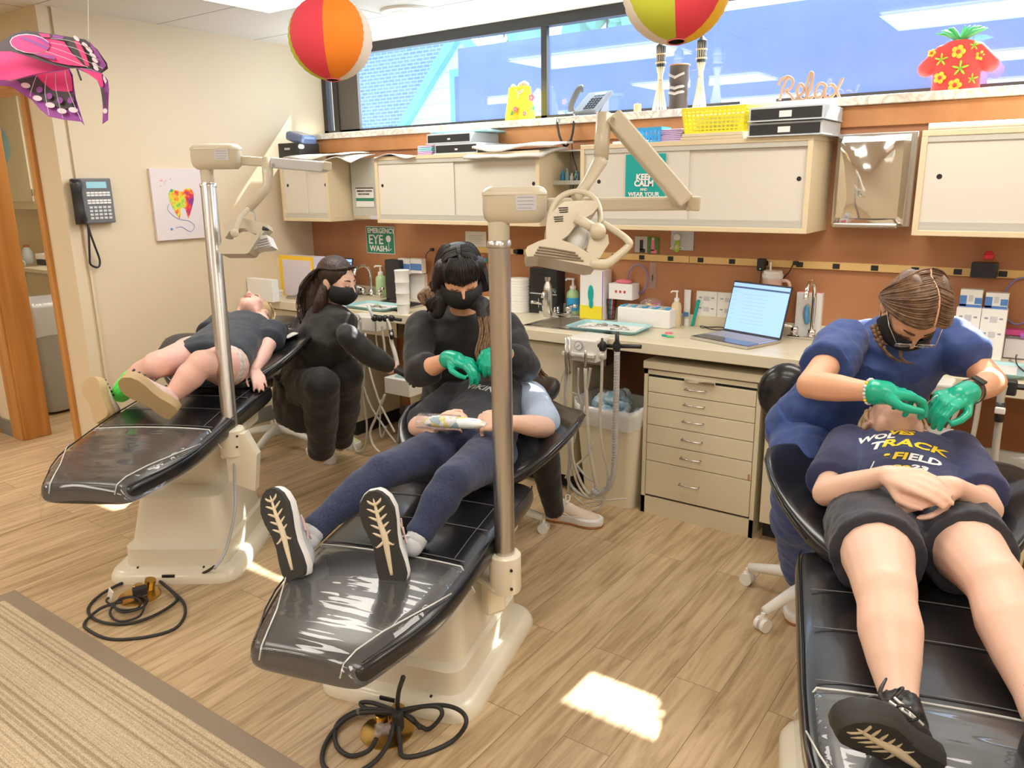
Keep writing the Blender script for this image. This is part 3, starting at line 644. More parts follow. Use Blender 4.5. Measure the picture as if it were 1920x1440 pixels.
# yoke hoop
mb = MB(); mb.tube([P(1028, 425, D=Dm-.09), P(1034, 395, D=Dm-.09), P(1048, 372, D=Dm-.09), P(1072, 360, D=Dm-.09), P(1100, 362, D=Dm-.09), P(1120, 380, D=Dm-.1), P(1126, 408, D=Dm-.12), P(1122, 432, D=Dm-.13)], .0072, 10, sub=5); mb.build('hoop_handle', 'lamp_beige', t, True)
hx, hu, hf = RT.copy(), UP.copy(), FW.copy()
def OUT(pts, D): q0 = P(pts[0][0], pts[0][1], D=D); return [((px-pts[0][0])/FPX*D, -(py-pts[0][1])/FPX*D) for px, py in pts], q0
def slab(mb, pts, D, th, bevel=0, grow=1.0):
    o2, q = OUT(pts, D); n0 = len(mb.bm.verts); mb.prism(o2, q, RT, UP, th, FW); return mb
mb = MB(); slab(mb, [(1024, 425), (1028, 405), (1052, 382), (1058, 378), (1085, 376), (1118, 376), (1124, 384), (1112, 400), (1098, 408), (1083, 418), (1066, 440), (1050, 452), (1024, 448)], Dm-.16, .11); o = mb.build('lamp_housing', 'lamp_beige', t)
mb = MB()
for k in range(3):
    for dx, dy in ((0, 0), (9, -17)): mb.tube([P(1038+dx+k*1, 407+dy+k*4, D=Dm-.162), P(1056+dx, 406+dy+k*4, D=Dm-.162)], .0012, 6)
mb.build('vent_slots', 'black_plastic', o)
mb = MB(); mb.tube([P(1080, 408, D=Dm-.17), P(1120, 432, D=Dm-.17)], .0125, 14); mb.ell(P(1121, 433, D=Dm-.18), (.02, .02, .02)); mb.build('tilt_knob', 'lamp_beige', t, True)
mb = MB(); mb.ell(P(1084, 448, D=Dm-.10), (.040, .030, .030), Matrix((RT, FW, UP)).transposed()@Matrix.Rotation(radians(-50), 3, 'Y')); mb.build('reflector', 'frosted_white', t, True)
mb = MB(); slab(mb, [(985, 470), (989, 462), (1010, 452), (1030, 446), (1046, 447), (1080, 460), (1110, 478), (1125, 487), (1120, 497), (1106, 499), (1060, 490), (1010, 480), (988, 481)], Dm-.20, .16); o = mb.build('lamp_shield', 'lamp_beige', t)
mb = MB()
for k in range(4): mb.tube([P(1010-k*3, 463+k*5, D=Dm-.202), P(1040, 467+k*5.3, D=Dm-.202), P(1079+k*5, 474+k*5, D=Dm-.202)], .0022, 6)
mb.build('shield_grooves', 'groove_brown', o)
mb = MB(); mb.tube([P(1106, 493, D=Dm-.19), P(1133, 496, D=Dm-.19), P(1150, 487, D=Dm-.19), P(1178, 462, D=Dm-.19), P(1178, 452, D=Dm-.19), P(1160, 437, D=Dm-.16), P(1130, 418, D=Dm-.13)], [.012, .013, .011, .009, .009, .0085, .008], 12, sub=4); mb.build('grip_loop', 'lamp_beige', t, True)
mb = MB(); slab(mb, [(1100, 470), (1108, 440), (1128, 436), (1140, 440), (1142, 456), (1124, 484), (1112, 482)], Dm-.17, .05); mb.build('side_plate', 'lamp_beige', t)
# ---- left lamp
pc = P(430, 830, D=3.1); pc = V((pc.x, pc.y, 0))
t = thing('dental_lamp', 'beige dental lamp on the leaning steel post beside the left chair', 'dental lamp', pc, group='post mounted dental lamps')
Dl = 3.09
pt = P(390, 345, D=3.10); ztl = pt.z
p0 = P(431, 800, D=3.10)
mb = MB(); mb.cyl(p0-V((0, 0, .05)), pt, .030, n=32); mb.build('post', 'brushed_steel', t, 'auto')
cl = P(436, 827, D=3.10)
mb = MB(); mb.lathe(cl-V((0, 0, .055)), [(.044, 0), (.05, .005), (.05, .105), (.046, .11)], 28); o = mb.build('post_collar', 'base_beige', t, 'auto')
mb = MB()
for py in (818, 838): q = P(445, py, D=3.05); mb.cyl(q, q-FW*.006, .0045, n=8)
mb.build('collar_screw', 'black_plastic', o)
q = F1(.19, 0, cl.z-.04); d = q-cl
mb = MB(); mb.box(cl+d*.5-V((0, 0, .03)), (d.length+.05, .10, .03), atan2(d.y, d.x), bevel=.012); mb.prism([(-.03, -.16), (.07, -.20), (.09, -.05), (.05, .04), (-.03, .04)], cl+V((0, .02, 0)), rt, Z_, .05); mb.build('mounting_bracket', 'base_beige', t)
MB().tube([cl-V((0, 0, .06)), P(440, 900, D=3.05), P(440, 960, D=2.98), P(424, 1030, D=2.92), P(402, 1066, D=2.84)], .0055, 8, sub=6).build('power_lead', 'grey_plastic', t, True)
MB().lathe(pt-V((0, 0, .015)), [(.030, 0), (.0325, .002), (.0325, .014), (.03, .018)], 28).build('post_ring', 'steel', t, 'auto')
za, zb_ = P(390, 318, D=3.10).z, P(390, 271, D=3.10).z
MB().lathe((pt.x, pt.y, pt.z), [(.025, 0), (.025, za-pt.z+.01)], 24).build('post_neck', 'lamp_beige', t, 'auto')
head_box(t, V((pt.x, pt.y, 0)), za, zb_, (rt+V((.3, .35, 0))*.5).normalized(), .05, .14, .046)
mb = MB(); beam(mb, P(440, 300, D=Dl), P(616, 312, D=Dl+.02), .032, .036); mb.build('lower_arm', 'lamp_beige', t)
mb = MB(); beam(mb, P(508, 305, D=Dl-.05), P(614, 314, D=Dl-.02), .036, .040, bevel=.006); mb.build('spring_arm', 'lamp_grey', t)
mb = MB(); beam(mb, P(606, 311, D=Dl-.03), P(621, 313, D=Dl-.02), .04, .034, bevel=.004); mb.build('elbow_joint', 'lamp_beige', t)
mb = MB()
for q in (P(513, 310, D=Dl-.07), P(607, 321, D=Dl-.05)): mb.cyl(q, q-FW*.006, .006, n=12)
mb.build('pivot_bolt', 'chrome', t, 'auto')
mb = MB(); mb.tube([P(500, 297, D=Dl-.05), P(502, 325, D=Dl-.05), P(502, 350, D=Dl-.05), P(466, 393, D=Dl-.05)], [.021, .021, .020, .015], 12); mb.build('swivel_yoke', 'lamp_beige', t, True)
mb = MB(); mb.tube([P(466, 392, D=Dl-.06), P(454, 404, D=Dl-.08), P(446, 420, D=Dl-.1), P(441, 436, D=Dl-.11)], .010, 10, sub=4); mb.ell(P(440, 437, D=Dl-.11), (.016, .016, .016)); mb.build('hoop_handle', 'lamp_beige', t, True)
mb = MB(); mb.tube([P(466, 393, D=Dl-.02), P(474, 394, D=Dl), P(479, 402, D=Dl), P(478, 414, D=Dl)], .003, 8, sub=4); mb.build('lamp_lead', 'grey_plastic', t, True)
mb = MB(); slab(mb, [(419, 420), (443, 410), (452, 408), (500, 420), (502, 428), (490, 440), (470, 436), (458, 428), (443, 428), (430, 434), (422, 446)], Dl-.06, .07)
o = mb.build('lamp_housing', 'lamp_beige', t)
mb = MB(); slab(mb, [(409, 468), (418, 447), (432, 449), (466, 450), (486, 436), (484, 446), (466, 474), (460, 476), (413, 476), (409, 472)], Dl-.13, .10); mb.build('lamp_shield', 'lamp_beige', t)
mb = MB(); slab(mb, [(466, 474), (484, 446), (500, 440), (510, 462), (500, 464), (480, 466)], Dl-.10, .08); o = mb.build('vent_grille', 'frosted_white', t)
mb = MB()
for k in range(4): mb.tube([P(482+k*0, 452+k*4.5, D=Dl-.102), P(501+k*1.5, 447+k*4.5, D=Dl-.102)], .0025, 6)
mb.build('grille_slots', 'print_grey', o)
MB().tube([P(493, 428, D=Dl-.08), P(504, 431, D=Dl-.08)], [.009, .004], 8).build('focus_knob', 'black_plastic', t, True)
# ================================================================= PEOPLE
M('skin_fair', (.80, .52, .40), .45, sss=.12, bump=(300, .05, .0008))
M('skin_tan', (.74, .40, .25), .42, sss=.12, bump=(300, .05, .0008))
M('skin_pink', (.82, .50, .42), .42, sss=.12)
M('lip', (.62, .22, .20), .4); M('dark_mouth', (.10, .02, .02), .5); M('brow_brown', (.10, .05, .03), .8); M('tooth', (.85, .82, .75), .3)
def _fab(c, c2, scl=350):
    def f(nt, b, N, L):
        t = N('ShaderNodeTexCoord'); n = N('ShaderNodeTexNoise'); n.inputs['Scale'].default_value = scl; n.inputs['Detail'].default_value = 2; L(t.outputs['Object'], n.inputs['Vector'])
        r = ramp(N, [(.35, c), (.65, c2)]); L(n.outputs[0], r.inputs[0]); L(r.outputs[0], b.inputs['Base Color'])
        n2 = N('ShaderNodeTexNoise'); n2.inputs['Scale'].default_value = 9; n2.inputs['Detail'].default_value = 1.5; n2.inputs['Distortion'].default_value = .35; L(t.outputs['Object'], n2.inputs['Vector'])
        bp = N('ShaderNodeBump'); bp.inputs['Strength'].default_value = .45; bp.inputs['Distance'].default_value = .02; L(n2.outputs[0], bp.inputs['Height']); L(bp.outputs[0], b.inputs['Normal'])
        b.inputs['Sheen Weight'].default_value = .15
    return f
nodemat('black_scrub', _fab((.006, .006, .007), (.011, .011, .012)), .75)
nodemat('black_jacket', _fab((.009, .008, .0075), (.016, .015, .014)), .7)
nodemat('royal_scrub', _fab((.016, .045, .19), (.026, .065, .25)), .7)
nodemat('navy_jersey', _fab((.022, .03, .10), (.03, .042, .13)), .65)
nodemat('navy_knit', _fab((.010, .018, .055), (.03, .045, .11), 260), .8)
nodemat('slate_shirt', _fab((.012, .02, .032), (.02, .032, .048)), .75)
nodemat('charcoal_bib', _fab((.02, .022, .03), (.035, .038, .05)), .75)
nodemat('pale_blue_sleeve', _fab((.38, .48, .66), (.46, .56, .74)), .7)
nodemat('shorts_black', _fab((.014, .016, .026), (.022, .025, .038)), .6)
nodemat('print_shorts', _fab((.5, .38, .36), (.75, .68, .62), 60), .7)
nodemat('green_sock', _fab((.05, .75, .06), (.10, .85, .10)), .7)
M('glove_green', (.0, .42, .27), .32, coat=.15, bump=(45, .35, .004)); M('glove_black', (.015, .015, .017), .4)
M('mask_black', (.008, .008, .009), .7, bump=(120, .2, .002)); M('mask_ear', (.7, .7, .7), .6)
def _hair(c, c2, scl=30, st=(1, 1, 1), bs=.0):
    def f(nt, b, N, L):
        t = N('ShaderNodeTexCoord'); mp = N('ShaderNodeMapping'); mp.inputs['Scale'].default_value = st; L(t.outputs['Object'], mp.inputs[0]); n = N('ShaderNodeTexNoise'); n.inputs['Scale'].default_value = scl; n.inputs['Detail'].default_value = 5; n.inputs['Distortion'].default_value = .4; L(mp.outputs[0], n.inputs['Vector'])
        r = ramp(N, [(.35, c), (.65, c2)]); L(n.outputs[0], r.inputs[0]); L(r.outputs[0], b.inputs['Base Color'])
        if bs: bp = N('ShaderNodeBump'); bp.inputs['Strength'].default_value = bs; bp.inputs['Distance'].default_value = .004; L(n.outputs[0], bp.inputs['Height']); L(bp.outputs[0], b.inputs['Normal'])
    return f
nodemat('hair_black', _hair((.006, .005, .005), (.022, .017, .016), 60, (4, 4, .5), .8), .36)
nodemat('hair_black_brown', _hair((.010, .006, .005), (.06, .028, .018), 45, (3, 3, .8), .9), .38)
nodemat('hair_tips', _hair((.07, .035, .02), (.34, .19, .09), 50, (3, 3, .6), .8), .38)
nodemat('hair_brown', _hair((.09, .045, .022), (.22, .12, .06), 45), .38)
nodemat('hair_blond', _hair((.45, .30, .15), (.65, .47, .27)), .45)
M('scalp', (.72, .40, .27), .5)
M('sole_black', (.03, .03, .028), .7); M('sole_cream', (.72, .62, .45), .6); M('shoe_grey', (.52, .54, .58), .6, bump=(200, .3, .001)); M('shoe_white', (.80, .79, .78), .5); M('shoe_pink', (.72, .52, .50), .5)
M('shoe_lime', (.62, .85, .12), .55); M('shoe_lime_pale', (.72, .84, .42), .55); M('shoe_tan', (.70, .58, .46), .6); M('gum_brown', (.45, .18, .06), .6); M('shoe_black', (.02, .02, .022), .5, bump=(250, .3, .001))
M('clog_sole', (.50, .36, .19), .65, bump=(80, .3, .002)); M('clog_pink', (.72, .50, .46), .5, var=((.78, .68, .66), 30))
def unit(v): return V(v).normalized()
def frame(xdir, ydir):
    x = unit(xdir); y = unit(V(ydir)-x*x.dot(V(ydir))); return x, y, x.cross(y)
def torso(mb, Hc, Cc, Nk, lat, wh=.155, ww=.13, wc=.155, ws=.17, dh=.105, dw=.09, dc=.105, g=0, lo=-.10, top=1.0, n=22):
    """lofted trunk from the hips to the neck root"""
    Hc, Cc, Nk = V(Hc), V(Cc), V(Nk); rs = []
    ax = (Cc-Hc)
    path = [(lo, Hc+ax*lo, wh*.75, dh*.8), (lo*.4, Hc+ax*lo*.4, wh, dh), (.12, Hc+ax*.12, wh*.99, dh*.98), (.42, Hc+ax*.42, ww, dw), (.75, Hc+ax*.75, wc, dc), (.95, Hc+ax*.95, ws, dc*.96), (1.0, Cc+(Nk-Cc)*.25, ws*.93, dc*.8), (1.1, Cc+(Nk-Cc)*.6, ws*.6, dc*.62), (1.2, Nk, .062, .06)]
    if top < 1: path = [p for p in path if p[0] <= top]
    for i, (t, c, a, b) in enumerate(path):
        d = (path[min(i+1, len(path)-1)][1]-path[max(i-1, 0)][1]).normalized(); x = (lat-d*lat.dot(d)).normalized(); y = d.cross(x)
        rs.append([c+x*(a+g)*cos(2*pi*k/n)+y*(b+g)*sin(2*pi*k/n) for k in range(n)])
    mb.rings(rs); return mb
def arm(mb, sh, el, wr, s=1, g=0, upto=2.0, fr=0):
    """sleeve or bare arm; upto 1 = elbow, 2 = wrist"""
    sh, el, wr = V(sh), V(el), V(wr)
    pts = [(0, .052), (.35, .047), (.8, .040), (1.0, .0385), (1.18, .041), (1.45, .038), (1.8, .029), (2.0, .0255)]
    f = lambda t: sh.lerp(el, t) if t <= 1 else el.lerp(wr, t-1)
    def rad(t):
        for (a, ra), (b, rb) in zip(pts[:-1], pts[1:]):
            if a <= t <= b: return ra+(rb-ra)*(t-a)/(b-a)
        return pts[-1][1]
    ts = sorted({t for t, _ in pts if t < upto} | {upto})
    q = [(f(t), rad(t)*s+g+fr*t) for t in ts]
    if g: 
        for (a, ra), (b, rb) in zip(q[:-1], q[1:]): mb.tube([a, b], [ra, rb], 14)
        for a, ra in q[:-1]: mb.ell(a, (ra,)*3, nu=12, nv=8)
    else: mb.limb(q)
    return mb
def leg(mb, hp, kn, an, s=1, g=0, upto=2.0, flare=0, thick=1.0, endcap=True):
    hp, kn, an = V(hp), V(kn), V(an)
    pts = [(0, .088*thick), (.3, .082*thick), (.75, .062*thick), (1.0, .056*thick), (1.12, .052*thick), (1.35, .056*thick), (1.6, .046*thick), (1.88, .034), (2.0, .033)]
    f = lambda t: hp.lerp(kn, t) if t <= 1 else kn.lerp(an, t-1)
    def rad(t):
        for (a, ra), (b, rb) in zip(pts[:-1], pts[1:]):
            if a <= t <= b: return ra+(rb-ra)*(t-a)/(b-a)
        return pts[-1][1]
    ts = sorted({t for t, _ in pts if t < upto} | {upto}); q = [(f(t), rad(t)*s+g+flare*t) for t in ts]
    if g:
        for (a, ra), (b, rb) in zip(q[:-1], q[1:]): mb.tube([a, b], [ra, rb], 16)
        for a, ra in q[:-1]: mb.ell(a, (ra,)*3, nu=14, nv=8)
    else: mb.limb(q, 16)
    return mb
def hand(mb, wr, fdir, pn, side, s=1.0, curl=(.5, .6, .5), thumb=.5, spread=.03, g=0, per=None):
    """five-fingered hand: fdir = finger direction, pn = way the palm faces, side = +-1 thumb side"""
    f = unit(fdir); pn = V(pn); pn = unit(pn-f*pn.dot(f)); lat = f.cross(pn)*side; wr = V(wr); s_ = s
    kn = []
    for i, (o_, l) in enumerate(((.030, .083), (.0100, .088), (-.0105, .084), (-.030, .074))):
        kn.append(wr+f*l*s_+lat*o_*s_-pn*.002*s_)
    for k, c in enumerate(kn): mb.cone(wr+lat*(.014-.009*k)*s_+f*.005, c, (.0165+g)*s_, (.0105+g)*s_, 10)
    mb.ell(wr+f*.045*s_, ((.034+g)*s_, (.045+g)*s_, (.0135+g)*s_), Matrix((lat, f, lat.cross(f))).transposed())
    for k, (c, L_) in enumerate(zip(kn, (.070, .078, .072, .057))):
        L_ *= s_; cu = (per[k] if per else curl); d = (f+lat*spread*(1.5-k)).normalized(); p = c; ax = d.cross(pn)
        r = (.0093, .0095, .0091, .0082)[k]*s_+g
        for j, fr_ in enumerate((.45, .30, .25)):
            d = (Matrix.Rotation(cu[j], 3, ax)@d).normalized(); q = p+d*L_*fr_; mb.cone(p, q, r*(1-.07*j), r*(.93-.08*j), 8); p = q
    b = wr+f*.018*s_+lat*.022*s_+pn*.006*s_
    d1 = (f*.75+lat*.75+pn*(.15+.5*thumb)).normalized(); p1 = b+d1*.040*s_
    d2 = (f*1.0+lat*.35*(1-thumb)+pn*.35*thumb).normalized(); p2 = p1+d2*.032*s_; d3 = (f*1.0-lat*.25*thumb+pn*.3*thumb).normalized(); p3 = p2+d3*.026*s_
    mb.limb([(b, (.014+g)*s_), (p1, (.0105+g)*s_), (p2, (.0092+g)*s_), (p3, (.0078+g)*s_)], 8)
    return mb
def head_basis(fwd, up):
    f = unit(fwd); u = unit(V(up)-f*f.dot(V(up))); r = f.cross(u); return r, f, u
def head(mb, c, fwd, up, s=1.0, mouth_open=False):
    r, f, u = head_basis(fwd, up); R = Matrix((r, f, u)).transposed(); c = V(c); p = lambda x, y, z: c+(r*x+f*y+u*z)*s
    E = lambda x, y, z, a, b, d, R2=None: mb.ell(p(x, y, z), (a*s, b*s, d*s), R2 or R, nu=18, nv=12)
    E(0, -.012, .030, .077, .095, .088); E(0, .030, .0, .066, .066, .085); E(0, .038, -.050, .055, .052, .056); E(0, .055, -.088, .030, .032, .022)
    for q in (1, -1):
        E(q*.036, .058, -.018, .028, .026, .024); E(q*.030, .074, .022, .022, .014, .009); E(q*.049, .010, -.066, .016, .034, .030)
        mb.ell(p(q*.079, -.008, -.004), (.009*s, .019*s, .031*s), R@Matrix.Rotation(q*.35, 3, 'Z')); mb.ell(p(q*.076, .004, -.026), (.008*s, .010*s, .012*s), R)
        E(q*.011, .104, -.026, .009, .010, .007)
        E(q*.031, .0795, .006, .0125, .0105, .0085)
    mb.limb([(p(0, .085, .022), .0095*s), (p(0, .100, -.004), .0095*s), (p(0, .111, -.022), .0115*s)], 10)
    if mouth_open: E(0, .083, -.044, .020, .010, .006); E(0, .078, -.078, .021, .010, .006)
    else: E(0, .089, -.050, .021, .008, .0052); E(0, .087, -.060, .018, .008, .0055)
    return p
def brows(par, p, s, m='brow_brown'):
    mb = MB()
    for q in (1,): mb.tube([p(.014, .0895, .026), p(.030, .0885, .032), p(.047, .075, .028)], [.0028, .0032, .0015], 6, sub=3)
    mb.build('eyebrow', m, par, True)
    mb = MB(); mb.tube([p(-.014, .0895, .026), p(-.030, .0885, .032), p(-.047, .075, .028)], [.0028, .0032, .0015], 6, sub=3); mb.build('eyebrow', m, par, True)
    for q in (1, -1):
        mb = MB(); mb.tube([p(q*.018, .091, .003), p(q*.031, .0925, -.001), p(q*.044, .083, .003)], .0016, 6, sub=4); mb.build('eyelashes', 'brow_brown', par, True)
def strands(mb, roots, path, n, r=.004, jit=.006, taper=.3):
    """hair made of many tapering locks: path(k) gives guide points for lock k"""
    for k in range(n):
        pts = path(k, k/(n-1) if n > 1 else .5); off = V((random.uniform(-1, 1), random.uniform(-1, 1), random.uniform(-1, 1)))*jit
        q = []
        for i, a in enumerate(pts):
            w = V((random.uniform(-1, 1), random.uniform(-1, 1), random.uniform(-1, 1)))*jit*.5*(i/len(pts)); q.append(V(a)+off+w)
        m_ = len(q); mb.tube(q, [r*(1-(1-taper)*(i/(m_-1))**2) for i in range(m_)], 6, sub=4)
    return mb
def flatlock(mb, pts, nrm, w=.012, th=.0035, sub=4):
    return mb.tube(pts, w, 8, sub=sub, flat=th/w)
def mask(par, p, s=1):
    """pleated face mask following nose, cheeks and chin"""
    mb = MB(); rows = []
    prof = [(.000, .072, .100, .0), (-.018, .078, .117, .0), (-.040, .082, .121, 0), (-.062, .082, .117, 0), (-.085, .076, .102, 0), (-.104, .058, .076, 0)]
    for i, (z, hw, fy, _) in enumerate(prof):
        row = []
        for k in range(17):
            a = -1+2*k/16; x = hw*sin(a*1.5)/sin(1.5) if True else 0; y = fy-(fy-.018)*abs(a)**2.1; zz = z*(1-.12*abs(a))-.006*abs(a)*(i == 0)
            row.append(p(x, y+.001*((i+k) % 2), zz))
        rows.append(row)
    g = [[mb.bm.verts.new(q) for q in r] for r in rows]
    for i in range(len(g)-1):
        for k in range(16): mb.face([g[i][k], g[i][k+1], g[i+1][k+1], g[i+1][k]])
    o = mb.build('face_mask', 'mask_black', par, smooth=True)
    m = o.modifiers.new('t', 'SOLIDIFY'); m.thickness = .0022; m.offset = 1; m = o.modifiers.new('s', 'SUBSURF'); m.levels = m.render_levels = 1
    for q in (1, -1):
        mb = MB(); mb.tube([p(q*.072, .028, -.006), p(q*.080, .0, .012), p(q*.084, -.022, .0), p(q*.078, -.01, -.03), p(q*.066, .022, -.072)], .0014, 6, sub=4); mb.build('ear_loop', 'mask_black', o, True)
    return o
def shoe(par_, heel, toe, up, s=1.0, kind='runner', w=.050, name='shoe', label=None):
    """shoe from heel to toe; up = from sole to ankle; returns the part"""
    heel, toe = V(heel), V(toe); L_ = (toe-heel).length; f = (toe-heel)/L_; u = unit(V(up)-f*f.dot(V(up))); r = f.cross(u)
    Pt = lambda x, y, z: heel+r*x+f*(y*L_)+u*z
    prof = [(-.02, .55), (.0, .66), (.06, .78), (.18, .78), (.35, .68), (.5, .74), (.65, .95), (.78, 1.0), (.9, .82), (.97, .52), (1.0, .25)]
    def outline(g=0, z=0):
        return [Pt(w*a+g, y*(1+g*2)-g, z) for y, a in prof]+[Pt(-w*a*(.92 if y > .5 else 1)-g, y*(1+g*2)-g, z) for y, a in reversed(prof)]
    pal = {'runner': ('shoe_grey', 'shoe_white', 'sole_black'), 'lime': ('shoe_lime_pale', 'shoe_white', 'shoe_white'), 'skate': ('shoe_tan', 'shoe_white', 'gum_brown'), 'black': ('shoe_black', 'sole_black', 'sole_black'), 'clog': ('clog_pink', 'clog_sole', 'clog_sole')}[kind]
    # upper
    mb = MB()
    ups = [(.02, .60, .055, .060), (.10, .72, .085, .075), (.2, .74, .098, .078), (.30, .70, .098, .072), (.42, .70, .080, .060), (.58, .82, .062, .045), (.72, .90, .052, .036), (.86, .78, .044, .028), (.96, .42, .032, .012)]
    rs = []
    for y, a, h, _ in ups:
        ring = []
        for k in range(16):
            t = 2*pi*k/16; x = cos(t)*w*a*.98; zz = (sin(t)*.5+.5); ring.append(Pt(x*(1-.28*max(0, sin(t)) if y < .45 else 1-.15*max(0, sin(t))), y, .016+h*zz*.92))
        rs.append(ring)
    mb.rings(rs); up_ = mb.build(name, pal[0], par_, smooth=True, subsurf=1, label=label)
    mb = MB(); mb.rings([outline(.0, 0.012), outline(.003, .020), outline(.002, .036), outline(-.004, .042)]); mb.build('midsole', pal[1], up_, smooth='auto')
    mb = MB()
    if kind == 'runner' or kind == 'black':
        # tread: base and separate rubber blocks around a pale spine
        mb.rings([outline(-.004, .0), outline(-.001, .004), outline(0, .013)]); mb.build('outsole', pal[2], up_, smooth='auto')
        mb = MB()
        for k in range(5):
            y = .90-k*.088
            for q in (1, -1): mb.tube([Pt(w*.02, y-.05, .002), Pt(q*w*.30, y-.01, .0015), Pt(q*w*(.62 if k > 0 else .4), y+.03, .003)], [.0045, .004, .0015], 6, sub=3)
        mb.tube([Pt(w*.02, .93, .003), Pt(0, .7, .0015), Pt(-w*.10, .5, .0015), Pt(-w*.05, .3, .0015), Pt(w*.02, .08, .003)], [.003, .0065, .010, .008, .005], 8, sub=4)
        for q in (1, -1): mb.tube([Pt(-w*.08, .46, .002), Pt(q*w*.45, .40, .003), Pt(q*w*.62, .47, .004)], [.006, .004, .002], 6, sub=3)
        mb.build('tread_spine', 'sole_cream', up_, True)
        mb = MB()
        for k in range(8):
            y = .93-k*.058
            mb.tube([Pt(-w*.78*(1 if k > 1 else .75), y, .0012), Pt(w*.80*(1 if k > 1 else .75), y, .0012)], .0011, 5)
        mb.build('tread_grooves', 'black_plastic', up_)
    elif kind == 'clog':
        mb.rings([outline(-.002, .0), outline(0, .004), outline(0, .013)]); mb.build('outsole', pal[2], up_, smooth='auto')
        mb = MB()
        for k in range(5):
            for q in (-1, 0, 1): a = Pt(q*w*.4, .92-.09*k, .044+.02*(k/5)+.01); mb.cyl(a, a+u*.01, .0048, n=8)
        mb.build('clog_holes', 'black_plastic', up_)
    else:
        mb.rings([outline(-.004, .0), outline(0, .003), outline(0, .013)]); mb.build('outsole', pal[2], up_, smooth='auto')
    if kind != 'clog':
        mb = MB()
        for k in range(5):
            y = .36+.055*k; z = .094-.009*k; q = 1 if k % 2 else -1
            mb.tube([Pt(-w*.34, y, z-.004), Pt(0, y+.015, z+.004), Pt(w*.34, y, z-.004)], .0028, 6, sub=3)
        for q in (1, -1): mb.tube([Pt(0, .33, .100), Pt(q*.022, .30, .118), Pt(q*.036, .35, .112), Pt(q*.018, .37, .098), Pt(0, .34, .100)], .0024, 6, sub=4)
        mb.build('laces', {'runner': 'shoe_white', 'lime': 'shoe_lime', 'skate': 'shoe_white', 'black': 'black_plastic'}[kind], up_, True)
        mb = MB()
        if kind in ('runner', 'black'):
            for q in (1, -1):
                for a, b in (((.30, .082), (.52, .044)), ((.40, .078), (.62, .044)), ((.52, .080), (.34, .044)), ((.62, .064), (.44, .044))):
                    mb.tube([Pt(q*w*.60, a[0], a[1]), Pt(q*w*.90, b[0], b[1])], .0022, 6)
            mb.build('side_stripes', {'runner': 'shoe_pink', 'black': 'shoe_white'}[kind], up_, True)
        elif kind == 'lime':
            mb.tube([Pt(w*.74, .28, .055), Pt(w*.80, .45, .036), Pt(w*.85, .62, .046)], [.002, .004, .001], 6, sub=3); mb.tube([Pt(-w*.74, .28, .055), Pt(-w*.80, .45, .036), Pt(-w*.85, .62, .046)], [.002, .004, .001], 6, sub=3); mb.build('side_stripes', 'shoe_white', up_, True)
        else:
            for q in (1, -1): mb.tube([Pt(q*w*.76, .05, .05), Pt(q*w*.78, .3, .058), Pt(q*w*.8, .45, .045), Pt(q*w*.9, .6, .05)], .002, 6, sub=3)
            mb.build('side_stripes', 'shoe_white', up_, True)
    return up_
VX = .0055
def bodymesh(mb, t, skin='skin_fair', vx=VX, name='body', sm=5): return mb.build(name, skin, t, remesh=vx, sm=sm)
def cloth(mb, t, name, m, vx=.008, sm=9, disp=(.010, .07), label=None): return mb.build(name, m, t, remesh=vx, sm=sm, disp=disp, label=label)
def on_surface(mb, target, nrm, off=.0016, cuts=1):
    """lay lettering on a garment by dropping it along -nrm"""
    from mathutils.bvhtree import BVHTree
    bm = mb.bm; bmesh.ops.triangulate(bm, faces=bm.faces)
    bmesh.ops.subdivide_edges(bm, edges=[e for e in bm.edges if e.calc_length() > .008], cuts=2)
    me = target.data; inv = XF[target.name].inverted(); vs = [inv@v.co for v in me.vertices]
    tree = BVHTree.FromPolygons(vs, [tuple(p.vertices) for p in me.polygons]); nrm = unit(nrm)
    for v in bm.verts:
        h = tree.ray_cast(v.co+nrm*.4, -nrm)
        if h[0] is not None: v.co = h[0]+nrm*off
    return mb
camh = V((-FW.x, -FW.y, 0)).normalized()      # horizontal, towards the photographer
rth = V((RT.x, RT.y, 0)).normalized()

# ---------------------------------------------------------------- patient in the middle chair
t = thing('person', 'person lying in the middle chair in navy leggings, dark bib and grey running shoes', 'person', F2(0, .3, .5))
Hc = (P(838, 842, z=.60)+P(925, 852, z=.60))/2; Hc.z = .600
nk = P(950, 716, z=.71); shR, shL = P(858, 738, z=.675), P(995, 748, z=.675)
lat2 = unit(shL-shR); Cc = (shR+shL)/2; Cc.z = .665
elR, wrR, elL, wrL = P(783, 800, z=.64), P(812, 796, z=.71), P(1022, 802, z=.64), P(955, 792, z=.735)
hR, hL = P(845, 838, z=.595), P(925, 848, z=.595)
kR, kL = P(715, 885, z=.645), P(846, 905, z=.645)
aR, aL = P(590, 990, z=.535), P(785, 1003, z=.525)
hd = P(966, 686, z=.775); hf, hu = V((0, -.12, 1)), F2(0, 1, 0)-F2(0, 0, 0)
mb = MB(); torso(mb, Hc, Cc, nk, lat2, g=-.006, wh=.135, ww=.115, wc=.13, ws=.14, dh=.085, dw=.075, dc=.09)
mb.limb([(nk-V((0, 0, .01)), .052), (hd+V((0, 0, -.03)), .055)])
arm(mb, shR, elR, wrR, .95); arm(mb, shL, elL, wrL, 1.0)
hand(mb, wrR, P(862, 786, z=.735)-wrR, FW*.7-Z_*.5, 1, .92, (.7, .6, .4))
hand(mb, wrL, P(890, 790, z=.735)-wrL, FW*.7-Z_*.5, -1, .95, (.6, .7, .5))
leg(mb, hR, kR, aR, .93); leg(mb, hL, kL, aL, .93)
